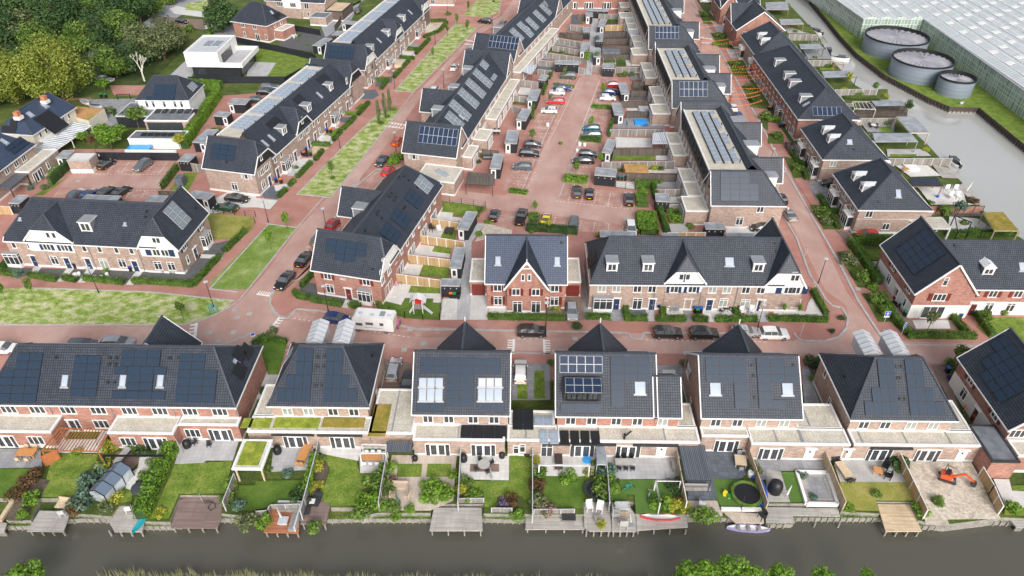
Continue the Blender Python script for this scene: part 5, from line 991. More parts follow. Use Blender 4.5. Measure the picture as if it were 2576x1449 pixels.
flatpanels(b,3.0,6.5,2,3,2.4,1.5,6.95,10,w_=1.9,style='g');b.done()
b=Bld('villa','white rendered villa with dark hipped roof above a glazed garden room with black panels','villa',-90.6,158.9,0)
pm=b.gab(0,12.0,0,9.4,'x',5.5,9.3,(1,3.6),(1,3.6),wallm='white',oh=.3)
b.panels(pm['lo'],0,1560,850,[(0,3),(0,3),(0,3),(-1,4)],'k',1.7,1.04,.0);b.panels(pm['e1'],0,1880,870,[(0,3)],'g',1.04,1.7)
b.wins('f',0,'t1',[(1480,1052),(1545,1052),(1655,1052),(1763,1052),(1828,1052)],4.2);b.vent(pm['lo'],0,1738,920)
p=b.L(0,1450,1215,3.0);p1=b.L(0,1890,1220,3.0);b.flat(p.x,p1 .x,p.y,-.05,3.0,'felt','brick',plinth=0)
for i in range(6):link('solar_panel',panel_mesh('d',1.2,1.9),b.root,Matrix.Translation((p.x+.6+i*1.75,-.8,3.35))@Matrix.Rotation(R(10),4,'X'))
b.m('glass_wall','pane').box(p.x+.5,p1 .x-1.5,p.y-.06,p.y,.1,2.6)
q0=b.L(0,1130,1200,2.8);b.flat(q0 .x+0,-.1 if 0 else p.x-.1,q0 .y-.0 if 0 else-4.0,3.8,2.8,'felt','cladding',cope='grey_pale',plinth=0);b.done()
b=Bld('pool_house','low pool house with tilted panels and blue pool cover in front of the white villa','outbuilding',-89.0,145.4)
p0=b.L(0,1285,1400,2.3);p1=b.L(0,1830,1400,2.3);b.flat(p0 .x,p1 .x,p0 .y,p0 .y+4.2,2.3,'felt','stucco',plinth=0)
for i in range(5):link('solar_panel',panel_mesh('d',1.3,1.3),b.root,Matrix.Translation((p0 .x+2.2+i*1.5,p0 .y+2.6,2.6))@Matrix.Rotation(R(14),4,'X'))
b.m('blue_cover','pool_blue').box(p0 .x+.3,p0 .x+5.2,p0 .y-2.6,p0 .y-.1,.7,1.1);b.m('white_wall','white').box(p0 .x+.2,p1 .x-.5,p0 .y-3.0,p0 .y-2.62,0,1.1);b.done()
p=G_=q(0,320,1345,5.0);r_=q(0,755,1065,5.0);ang=math.degrees(math.atan2(r_.y-p.y,r_.x-p.x))-90
b=Bld('villa','cream rendered villa with blue grey hipped roof, balcony and glass canopy by the willow','villa',p.x-8.2*math.cos(R(ang)),p.y-8.2*math.sin(R(ang)),ang)
L_=(r_-p).length;pm=b.gab(0,8,.2,L_-.3,'y',5.0,8.6,(1,3.6),(1,1.5),roof='tile_blue',wallm='cream',plinth=0,oh=.35)
b.wall['r']=((8,0,0),(1,0,0));b.wins('r',0,'t1',[(405,1355),(460,1315),(690,1165),(635,1195)],3.9);b.win('r',0,550,1265,'f2c',3.7)
for u,v in((450,1060),(298,1150)):b.sky(pm['hi'],0,u,v,1.2,1.2)
b.panels(pm['hi'],0,330,1200,[(0,3),(0,3),(0,3)],'d',1.7,1.7,.0);b.panels(pm['e0'],0,110,1200,[(0,1),(-1,2)],'d',1.7,1.5,0)
for u,v in((440,985),(170,1145)):k=b.L(0,u,v,8.8);b.m('chimney','terracotta').box(k.x-.5,k.x+.5,k.y-.5,k.y+.5,8,9.3);b.m('chimney_collar','white').box(k.x-.7,k.x+.7,k.y-.7,k.y+.7,7.6,8.3)
b.m('balcony','white').box(8,9.4,1,10,2.5,2.7);b.m('balcony_rail','white').box(9.3,9.4,1,10,2.7,3.5)
for i in range(19):b.m('canopy_bars','white').bar((9.45,-3.2+i*.8,2.6),(13.6,-3.2+i*.8,2.1),.1,.1)
b.m('canopy_glass','clear_roof').face([(9.45,-3.2,2.58),(13.6,-3.2,2.08),(13.6,11.4,2.08),(9.45,11.4,2.58)]);b.m('canopy_posts','white').box(13.45,13.6,-3.2,11.4,1.95,2.1)
for y in(-3,4,11.2):b.m('canopy_posts','white').box(13.45,13.6,y-.07,y+.07,0,2)
b.done()
b=Bld('garage','flat roofed garage with rust and green sedum roof beside the cream villa','garage',-103,150,0)
pp=[b.L(0,u,v,2.8)for u,v in((755,1065),(1050,1095),(890,1215),(760,1180))];b.m('wall','cream').prism(pp,0,2.75);
c=sum(pp,Vector())/4;b.m('green_roof','sedum_rust').prism([c+(x-c)*.96 for x in pp],2.7,2.82);b.done()
b=Bld('brick_house','brown brick house with blue grey roof and gravel extension at the left edge','house',-110.8,121.5,-3)
pm=b.gab(0,8,-6,14,'y',5.5,9,(1,3),(1,3),roof='tile_blue');b.wall['r']=((8,0,0),(1,0,0));b.wins('r',10,'w2',[(60,250),(150,175),(220,105)],4.2);b.panels(pm['hi'],10,40,40,[(0,3),(0,3)],'k')
b.sky(pm['hi'],0,40,1425,.9,1.5);p0=b.L(10,290,285,3);p1=b.L(10,490,55,3);b.flat(8.05,p0 .x,p0 .y,p1 .y,3.0,seams=());b.wall['x']=((p0 .x,0,0),(1,0,0));b.wall['l']=b.wall['x'];b.french('x',10,375,290);b.win('x',10,462,170,'t1',1.6)
p2=b.L(10,150,450,2.7);b.m('carport_roof','corrugated').box(6,p0 .x-.1,p2 .y,p0 .y-.1,2.6,2.75)
for y in(p2 .y+.2,p0 .y-.5):b.m('carport_post','wood_dark').box(p0 .x-.35,p0 .x-.2,y-.08,y+.08,0,2.6)
b.done()
b=Bld('substation','small brown brick substation with flat grey roof in the left parking court','utility building',-78.0,127.0)
p0=b.L(10,675,165,2.9);p1=b.L(10,885,178,2.9);p2=b.L(10,940,98,2.9);b.flat(p0 .x,p1 .x,p0 .y-.1,p2 .y,2.9,'concrete',plinth=.9,cw=.15,cope='kerb');b.done()
b=Bld('greenhouse','huge white glass greenhouse with rows of small open roof vents behind the round tanks','greenhouse',0,0)
X0,Y0=102.3,223.5;gw=b.m('glass_wall','greenhouse_wall');gf=b.m('wall_frame','zinc_pale');gr=b.m('glass_roof','greenhouse_glass')
HG=5.6;pitch=8.05;A0=222.5
wp=[(101.5,330),(101.5,A0),(121.0,A0),(121.0,60)]
wp=[(95.5,330),(102.4,A0),(120.4,A0),(119.5,60)]
for p,r_ in zip(wp[:-1],wp[1:]):
 gw.face([(p[0],p[1],0),(r_[0],r_[1],0),(r_[0],r_[1],HG),(p[0],p[1],HG)]);gf.bar((p[0],p[1],HG),(r_[0],r_[1],HG),.3,.25);gf.bar((p[0],p[1],2.8),(r_[0],r_[1],2.8),.12,.12)
 d=Vector((r_[0]-p[0],r_[1]-p[1],0));n_=int(d.length/1.6);
 for i in range(n_+1):c=Vector((p[0],p[1],0))+d*(i/n_);gf.box(c.x-.05,c.x+.05,c.y-.05,c.y+.05,0,HG)
b.m('white_screen','stucco').box(104,119.5,A0+.3,A0+.4,1.8,HG-.4)
dirv=Vector((0,1,0));NB=0
bay=4.6
for i in range(44):
 xa=102.4+i*bay;ya=A0 if xa+bay<=121 else 60;xs_=[xa,xa+bay/2,xa+bay];zs_=[HG+.05,HG+1.0,HG+.05]
 yb=330
 for k in(0,1):gr.face([(xs_[k],ya,zs_[k]),(xs_[k+1],ya,zs_[k+1]),(xs_[k+1],yb,zs_[k+1]),(xs_[k],yb,zs_[k])])
 gf.bar((xs_[0],ya,HG+.08),(xs_[0],yb,HG+.08),.35,.12);gf.bar((xs_[1],ya,HG+1.02),(xs_[1],yb,HG+1.02),.1,.08)
 b.m('end_wall','greenhouse_wall').face([(xs_[0],ya+.01,HG),(xs_[1],ya+.01,HG+1),(xs_[2],ya+.01,HG)])
b.m('glass_wall','greenhouse_wall');gr.face([(95.5,330,HG+.1),(102.4,A0,HG+.1),(102.4,330,HG+.1)])
def vm():
 a=MB();a.bar((0,0,.1),(1.8,0,.5),1.9,.06);a.box(.3,1.5,-.8,.8,-.6,.18);a.m=[0]*6+[1]*6;return a.mesh('roof_vent_flap',['white','grey'])  # grey box under the flap paints in the shade of the gap
vme=vm();cnt=0;cand=[]
for i in range(44):
 for j in range(60):
  x=102.4+i*bay+bay*.5+.1;y=100+j*8.2+(4.1 if i%2 else 0)
  if x<120 and y<A0+1:continue
  P_=Vector((x,y,HG+1))-CAMP;zc=P_.dot(FW);sx=P_.dot(RT)/zc*FPX+1288;sy=724.5-P_.dot(UP)/zc*FPX
  if-20<sx<2600 and-20<sy<1470:cand.append((zc,x,y))
cand.sort();rest=MB()
for k,(zc,x,y)in enumerate(cand):
 if k<99:link('roof_vent_flap',vme,b.root,T(x,y,HG+1.0))
 else:rest.bar((x,y,HG+1.1),(x+1.8,y,HG+1.5),1.9,.06)
if rest.f:o=link('far_vent_flaps',rest.mesh('far_vent_flaps',['white']),b.root);o['kind']='stuff'
b.done()
for lab,cx,cy,r_,h in(('largest round grey steel water tank with domed cover, farthest from the camera',107.9,210.3,8.6,4.6),('middle of the three round grey water tanks on the grass bank',107.2,191.6,7.6,4.6),('smallest round grey water tank on the grass bank',110.9,179.6,4.3,4.1)):
 t=thing('water_tank',lab,'tank',(cx,cy,0),0,'round steel water tanks')
 a=MB();a.tube((0,0,0),(0,0,h),r_,r_,72,cap=False);link('tank_wall',a.mesh('tank_wall',['tank_steel'],smooth=30),t)
 a=MB();a.lathe([(r_+.12,h-.25),(r_+.12,h+.18),(r_-.12,h+.18),(r_-.14,h-1.1)],72);a.f.pop();a.m.pop();link('rim',a.mesh('rim',['black'],smooth=30),t)
 a=MB();K=28
 for i in range(K):
  t0,t1,tm_=[2*math.pi*(i+s)/K for s in(0,1,.5)];rr=r_-.15
  for m0,m1,z0,z1 in((t0,tm_,.0,.28),(tm_,t1,.28,.0)):
   a.face([(0,0,h-.25),(rr*math.cos(m0),rr*math.sin(m0),h-.9+z0),(rr*math.cos(m1),rr*math.sin(m1),h-.9+z1)])
 link('cover',a.mesh('cover',['tank_cover']if 'tank_cover' in MT else['grey_pale']),t)
# ------------------------------------------------------------------ sheds, fences, hedges
def shed(lab,rc,fl,fr,bl,h=2.4,door=1,mat='cladding',roof='shed_roof',edge='kerb',group='black garden sheds with flat grey roofs'):
 A_,B_,C_=q(rc,*fl,h),q(rc,*fr,h),q(rc,*bl,h);ex=(B_-A_);W=ex.length;ex.normalize();ey=Vector((-ex.y,ex.x,0));Dp=max(1.6,(C_-A_).dot(ey))
 t=thing('garden_shed',lab,'shed',(A_.x,A_.y,0),math.atan2(ex.y,ex.x),group)
 a=MB();a.box(.1,W-.1,.1,Dp-.1,0,h-.12);link('wall',a.mesh('wall',[mat]),t)
 a=MB();a.box(.12,W-.12,.12,Dp-.12,h-.12,h-.02,0);link('roof',a.mesh('roof',[roof]),t)
 a=MB()
 for b_ in((0,W,0,.12),(0,W,Dp-.12,Dp),(0,.12,.12,Dp-.12),(W-.12,W,.12,Dp-.12)):a.box(*b_,h-.16,h+.04)
 link('roof_edge',a.mesh('roof_edge',[edge]),t)
 if door:
  c=.75 if door>0 else W-.75
  def mk():
   d=MB();d.box(-.42,.42,-.04,0,0,2.0,0);d.box(-.52,-.42,-.06,0,0,2.1,0);d.box(.42,.52,-.06,0,0,2.1,0);d.box(-.42,.42,-.06,0,2,2.1,0)
   p=MB();p.box(-.27,.27,-.055,-.04,.75,1.8);return d.mesh('door',['white'],False),p.mesh('pane',['pane'],False)
  d,p=cached('sheddoor',mk);o=link('door',d,t,T(c,.1,0));link('pane',p,o)
 else:
  a=MB()
  for i in range(3):a.box(W*(.2+.3*i)-.06,W*(.2+.3*i)+.06,.05,.1,h-.65,h-.5)
  link('wall_lights',a.mesh('wall_lights',['white'],False),t)
 return t
SH=[('nearest the street behind the angled red terrace, above two bins',11,(1855,1425),(2055,1430),(1862,1352),0),('second up behind the angled red terrace, beside the square lawn',11,(1945,1245),(2065,1250),(1970,1035),1),('longest one, third up behind the angled red terrace',11,(2020,850),(2135,865),(2110,672),1),('behind the slatted carport at the left edge',10,(553,140),(675,140),(610,65),1),('at the left end behind the white gabled terrace',10,(80,595),(190,600),(150,510),0),('wide one peeking over the white gabled terrace below four cars',10,(822,556),(1175,570),(890,508),0),('small one peeking over the white gabled terrace roof',10,(1455,575),(1645,580),(1500,515),0),('at the right end of the black fence in the left parking court',10,(1785,170),(1900,178),(1835,95),0),('with white door beside the dark green car',10,(1880,525),(2090,560),(1935,463),-1),('beside the tall hedge, upper of the pair near the red bay',0,(2290,1045),(2470,1050),(2330,990),1),('beside the tall hedge, lower of the pair near the red bay',0,(2143,1165),(2285,1175),(2180,1120),-1),('touching the flat gravel roof edge below the tall hedge',0,(1935,1430),(2060,1438),(2020,1295),-1),('at the corner of the long black fence by the brick villa',1,(565,455),(655,465),(640,375),-1),('small one above the shed at the black fence corner',1,(762,350),(850,355),(800,310),0),('beside the small parking bay at the top left',1,(857,235),(1000,245),(875,205),1),('beside the rooftop box pergola at the alley mouth',11,(2352,245),(2460,250),(2430,97),1),('beside the glass roofed veranda at the court corner',2,(262,800),(340,808),(285,748),0),('left of the white and red hatchbacks',2,(150,1005),(250,1012),(195,895),1),('left of the lone white stone in the bays',2,(38,1205),(140,1215),(95,1090),1),('left of the green potted tree by the parked dark cars',2,(-75,1440),(50,1445),(0,1310),1),('wide one with three lights above the dark green car',2,(430,640),(675,650),(450,605),0),('topmost left of the paved alley',2,(740,163),(815,165),(745,125),1),('second from the top left of the paved alley',2,(715,320),(790,322),(722,275),0),('long one halfway left of the paved alley',2,(680,515),(760,520),(700,420),1),('topmost right of the paved alley',2,(860,265),(930,270),(870,190),-1),('second right of the paved alley',2,(843,412),(915,415),(860,328),0),('third right of the paved alley with white door',2,(818,570),(898,572),(825,480),-1),('squat one at the lower right mouth of the alley',2,(908,685),(1030,690),(925,642),0),('right of the dark red hatchback',2,(1097,945),(1185,945),(1125,835),-1),('right of the planted strip, above the blue paddling pool',2,(1030,1155),(1130,1155),(1055,1035),-1),('left of the pale empty patio',12,(902,82),(1000,95),(950,-52),-1),('wide one behind the tall grass strip',12,(828,310),(1045,330),(850,235),0),('by the picnic table garden at the path corner',12,(1447,575),(1590,582),(1455,495),0),('against the brick end wall of the tall terrace',12,(1950,855),(2150,858),(1950,790),0),('long one over the roof left of the central gable',12,(885,930),(1250,945),(900,868),0),('peeking over the roof right of the tall grass',12,(1515,945),(1695,945),(1515,908),0),('long pale one peeking over the roof by the right gable',12,(2165,945),(2520,945),(2165,905),0),('low one with white edge under the top red brick row',2,(757,108),(970,112),(760,85),0),('small pale one under the right of the top red brick row',2,(1135,103),(1228,103),(1140,80),0)]
for l_,rc,a_,b_,c_,dr in SH:shed('black garden shed '+l_,rc,a_,b_,c_,2.4,dr)
FC={'w':('boards_warm','white'),'g':('boards_grey','grey_pale'),'k':('cladding','black'),'d':('boards_dark','wood_dark'),'r':('reed','wood_pale'),'s':('brick_red','dark'),'p':('wood_rust','wood_rust')}
def fence(lab,rc,pts,st='g',h=1.8,th=.06,post=1.9,name='garden_fence',group=None,cap=True):
 P_=[q(rc,u,v,h)for u,v in pts];a=MB()
 for p,r in zip(P_[:-1],P_[1:]):
  d=r-p;L_=d.length
  if L_<.3:continue
  a.bar(p-Vector((0,0,h/2)),r-Vector((0,0,h/2)),th,h,0)
  if cap:a.bar(p+Vector((0,0,.02)),r+Vector((0,0,.02)),.1,.05,1)
  n_=max(1,round(L_/post))
  for i in range(n_+1):c=p+d*(i/n_);a.box(c.x-.06,c.x+.06,c.y-.06,c.y+.06,0,h+.05,1)
 return tag(link(name,a.mesh(name,list(FC[st]))),lab,'fence',group)
F_=[('warm wooden fence with white posts, topmost behind the angled red terrace',11,[(1740,745),(2045,795)],'w'),('warm wooden fence with white posts, second behind the angled red terrace',11,[(1635,915),(2095,985)],'w'),('warm wooden fence with white posts, third behind the angled red terrace',11,[(1510,1110),(1950,1165)],'w'),('warm wooden fence with white posts, nearest behind the angled red terrace',11,[(1395,1305),(1855,1370)],'w'),('long black fence in front of the cubic white villa',0,[(1890,772),(2576,772)],'k'),('black fence closing the cubic villa lawn on its right',1,[(-20,772),(290,775),(445,690)],'k'),('long sloping black fence behind the cubic villa lawn',1,[(-225,365),(0,415),(560,535),(600,560)],'k'),('black fence behind the top left brick house terrace',1,[(385,255),(640,300)],'k'),('tall dark fence left of the top small parking bay',1,[(895,45),(840,190),(790,260)],'d'),('black fence along the back of the left parking court',10,[(960,85),(1790,92)],'k'),('short warm fence below the covered garden object',10,[(1590,472),(1890,485)],'d'),('light wooden fence at the left edge behind the terrace',10,[(-40,625),(95,632)],'w'),('short grey fence beside the large gravel roofed corner',10,[(1895,190),(2050,215)],'g'),('grey fence topmost in the gardens left of the alley',2,[(655,145),(740,150)],'d'),('grey fence second in the gardens left of the alley',2,[(590,250),(720,268)],'g'),('dark fence behind the pennant garden left of the alley',2,[(540,322),(715,350)],'d'),('grey fence behind the grill garden left of the alley',2,[(475,387),(690,425)],'g'),('long grey fence behind the round table garden',2,[(410,458),(690,505)],'g'),('long grey fence above the wide black shed',2,[(345,530),(760,590)],'g'),('grey fence left of the wide black shed',2,[(265,605),(430,622)],'g'),('short grey fence right of the wide black shed',2,[(672,680),(735,690)],'g'),('grey fence above the veranda green sign',2,[(262,695),(395,712)],'g'),('grey fence below the glass roofed veranda',2,[(68,802),(262,825)],'g'),('grey fence below the white patio by the sheds',2,[(0,955),(150,978)],'g'),('grey fence above the shed with the lone stone',2,[(0,1062),(95,1090)],'g'),('dark red brown fence beside the grey lounge garden',11,[(2275,55),(2440,70)],'d'),('grey fence under the top row right of the alley',2,[(875,140),(1180,150)],'g'),('warm brown fence right of the topmost alley shed',2,[(935,255),(1200,245)],'w'),('dark fence left of the white corrugated awning',2,[(925,318),(1165,322)],'d'),('dark fence beside the wooden pallet garden',2,[(920,392),(1230,385)],'d'),('dark fence behind the long grey roof garden',2,[(905,465),(1235,470)],'d'),('dark fence behind the square pond frame',2,[(900,548),(1260,548)],'d'),('long dark fence above the wooden table garden',2,[(1045,677),(1385,677)],'g'),('short grey fence left of the squat alley shed',2,[(805,662),(910,670)],'g'),('dark fence above the dark storage box garden',2,[(1215,820),(1435,825)],'d'),('dark fence above the white bench garden',2,[(1195,915),(1445,915)],'d'),('dark fence above the round hot tub',2,[(1090,1018),(1480,1022)],'d'),('dark fence above the blue paddling pool',2,[(1150,1122),(1525,1125)],'d'),('grey wooden fence above the pale empty patio',2,[(990,1302),(1530,1300)],'g'),('brown grey fence below the pale empty patio',12,[(1020,50),(1600,45)],'d'),('brown grey fence behind the red sedum shed',12,[(910,182),(1640,172)],'g'),('brown grey fence behind the three coloured bins',12,[(1060,287),(1690,310)],'d'),('short fence behind the picnic table',12,[(1445,455),(1745,455)],'g'),('short grey fence below the picnic table',12,[(1590,608),(1790,608)],'g'),('pinkish wooden fence behind the long terrace roof',12,[(1570,890),(1950,890)],'w'),('grey fence with white posts, topmost by the wide canal',3,[(215,348),(510,348)],'g'),('grey fence with white posts beside the black boat',3,[(405,605),(650,605)],'g'),('grey fence with white posts above the long green border',3,[(680,900),(1105,898)],'g'),('brown fence with white posts beside the white pergola',3,[(725,1045),(860,1045)],'g'),('brown fence with white posts above the round white table',3,[(870,1190),(1285,1190)],'g'),('silver grey fence above the white roof deck planters',13,[(1190,145),(1855,145)],'g'),('dark red brown garden wall right of the villa by the wide canal',13,[(1620,625),(2180,625)],'s'),('sandy reed fence right of the sunken white plunge terrace',33,[(585,205),(785,700)],'r'),('sloping striped wooden fence left of the excavator plot',33,[(1335,215),(1610,780)],'w'),('leaning broken wooden fence right of the excavator plot',33,[(2170,355),(2280,540),(2370,745)],'w'),('tall sandy reed fence behind the trampoline',32,[(2400,190),(2470,400),(2576,710)],'r'),('ivy covered fence right of the long lawn with hose',30,[(2350,420),(2240,700)],'g'),('pale topped fence between the oval table terrace and stepping stones',31,[(625,70),(605,190),(445,790)],'g'),('pale topped fence left of the checkerboard terrace',31,[(1310,230),(1230,700)],'g'),('pale topped fence left of the round table terrace',31,[(2060,160),(2030,700)],'g'),('thin pale fence left of the dark artificial lawn',32,[(207,160),(207,820)],'g'),('thin dark fence between trampoline garden and grey dining terrace',32,[(945,200),(965,420),(985,700)],'g'),('wooden trellis fence left of the grey canopy',32,[(1660,170),(1700,400),(1760,700)],'w'),('terracotta trellis screen beside the slatted pergola',30,[(560,180),(410,250)],'p'),('low picket fence along the bank left of the terracotta deck',31,[(0,800),(110,790),(140,735),(440,725)],'g'),('low picket fence below the dark artificial lawn',32,[(220,780),(630,778)],'g'),('low black railing round the round table lawn by the jetty',31,[(2030,670),(2290,668)],'g'),('low black railing below the curved flower bed',31,[(2370,765),(2576,768)],'g')]
for l_,rc,pts,st in F_:fence(l_,rc,pts,st,.8 if l_.startswith('low')else 1.8)
def wire(lab,rc,pts,h=1.4):
 a=MB();P_=[q(rc,u,v,0)for u,v in pts]
 for p,r in zip(P_[:-1],P_[1:]):
  d=r-p;n_=max(1,round(d.length/2.4))
  for i in range(n_+1):c=p+d*(i/n_);a.box(c.x-.04,c.x+.04,c.y-.04,c.y+.04,0,h)
  for z in(.1,.5,.95,h-.05):a.bar(p+Vector((0,0,z)),r+Vector((0,0,z)),.02,.02)
 tag(link('wire_fence',a.mesh('wire_fence',['black'],False)),lab,'fence')
wire('thin black wire fence around the play tower lawn',21,[(1190,210),(1500,305),(1680,325),(1850,325),(1880,120)]);wire('thin black wire fence round the lawn top right of the angled terrace',11,[(1830,570),(2310,640),(2240,740)])
wire('thin dark wire fence above the gravel garden and lawn',10,[(2150,700),(2576,735)]);wire('thin black wire fence beside the dry lawn',10,[(2460,890),(2570,800)]);wire('black garden gate railing between reed beds and grey yard',12,[(1040,440),(1240,470)],1.6)
def leaves(a,c,rx,ry,rz,n_,s,rng,flat=.0):
 for _ in range(n_):
  while True:
   x,y,z=rng.uniform(-1,1),rng.uniform(-1,1),rng.uniform(-1,1);d2=x*x+y*y+z*z
   if.25<d2<1:break
  leafq(a,(c[0]+x*rx,c[1]+y*ry,c[2]+z*rz),(x+rng.uniform(-.7,.7),y+rng.uniform(-.7,.7),z+.5+rng.uniform(-.6,.6)),s*rng.uniform(.6,1.3),rng)
def leafq(a,p,nrm,s,rng):
 n_=Vector(nrm)
 if n_.length<.01:n_=Vector((0,0,1))
 n_.normalize();u=n_.cross(Vector((rng.uniform(-1,1),rng.uniform(-1,1),rng.uniform(-1,1))));u.normalize();v=n_.cross(u);p=Vector(p)
 a.face([p-u*s,p-v*s*.6,p+u*s,p+v*s*.6])
def hedge(lab,rc,pts,w_=.9,h_=.9,mat='leaf_hedge',s=.11,den=120,name='hedge',group=None):
 rng=random.Random(len(lab)*7+int(pts[0][0]));a=MB();b=MB();P_=[q(rc,u,v,0)for u,v in pts]
 for p,r in zip(P_[:-1],P_[1:]):
  d=r-p;L_=d.length;u=d/max(L_,.01);n_=Vector((-u.y,u.x,0));b.bar(p+Vector((0,0,h_*.44)),r+Vector((0,0,h_*.44)),w_*.78,h_*.86)
  k=int(den*L_*(w_+2*h_)/2.2)
  for _ in range(k):
   t=rng.uniform(-.2,L_+.2);f_=rng.random()*(w_+2*h_);wob=.10*math.sin(t*2.1)+.06*math.sin(t*5.3)
   if f_<w_:o,z,nn=f_-w_/2,h_+wob+rng.uniform(-.1,.1),Vector((0,0,1))
   elif f_<w_+h_:o,z,nn=-w_/2-wob*.6,f_-w_,-n_
   else:o,z,nn=w_/2+wob*.6,f_-w_-h_,n_
   nn=nn+Vector((rng.uniform(-.7,.7),rng.uniform(-.7,.7),rng.uniform(-.1,.8)));leafq(a,p+u*t+n_*(o+rng.uniform(-.07,.07))+Vector((0,0,z)),nn,s*rng.uniform(.7,1.4),rng)
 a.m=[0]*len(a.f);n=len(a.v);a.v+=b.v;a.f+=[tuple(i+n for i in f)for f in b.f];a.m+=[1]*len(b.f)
 return tag(link(name,a.mesh(name,[mat,'leaf_dark'],False)),lab,'hedge',group)
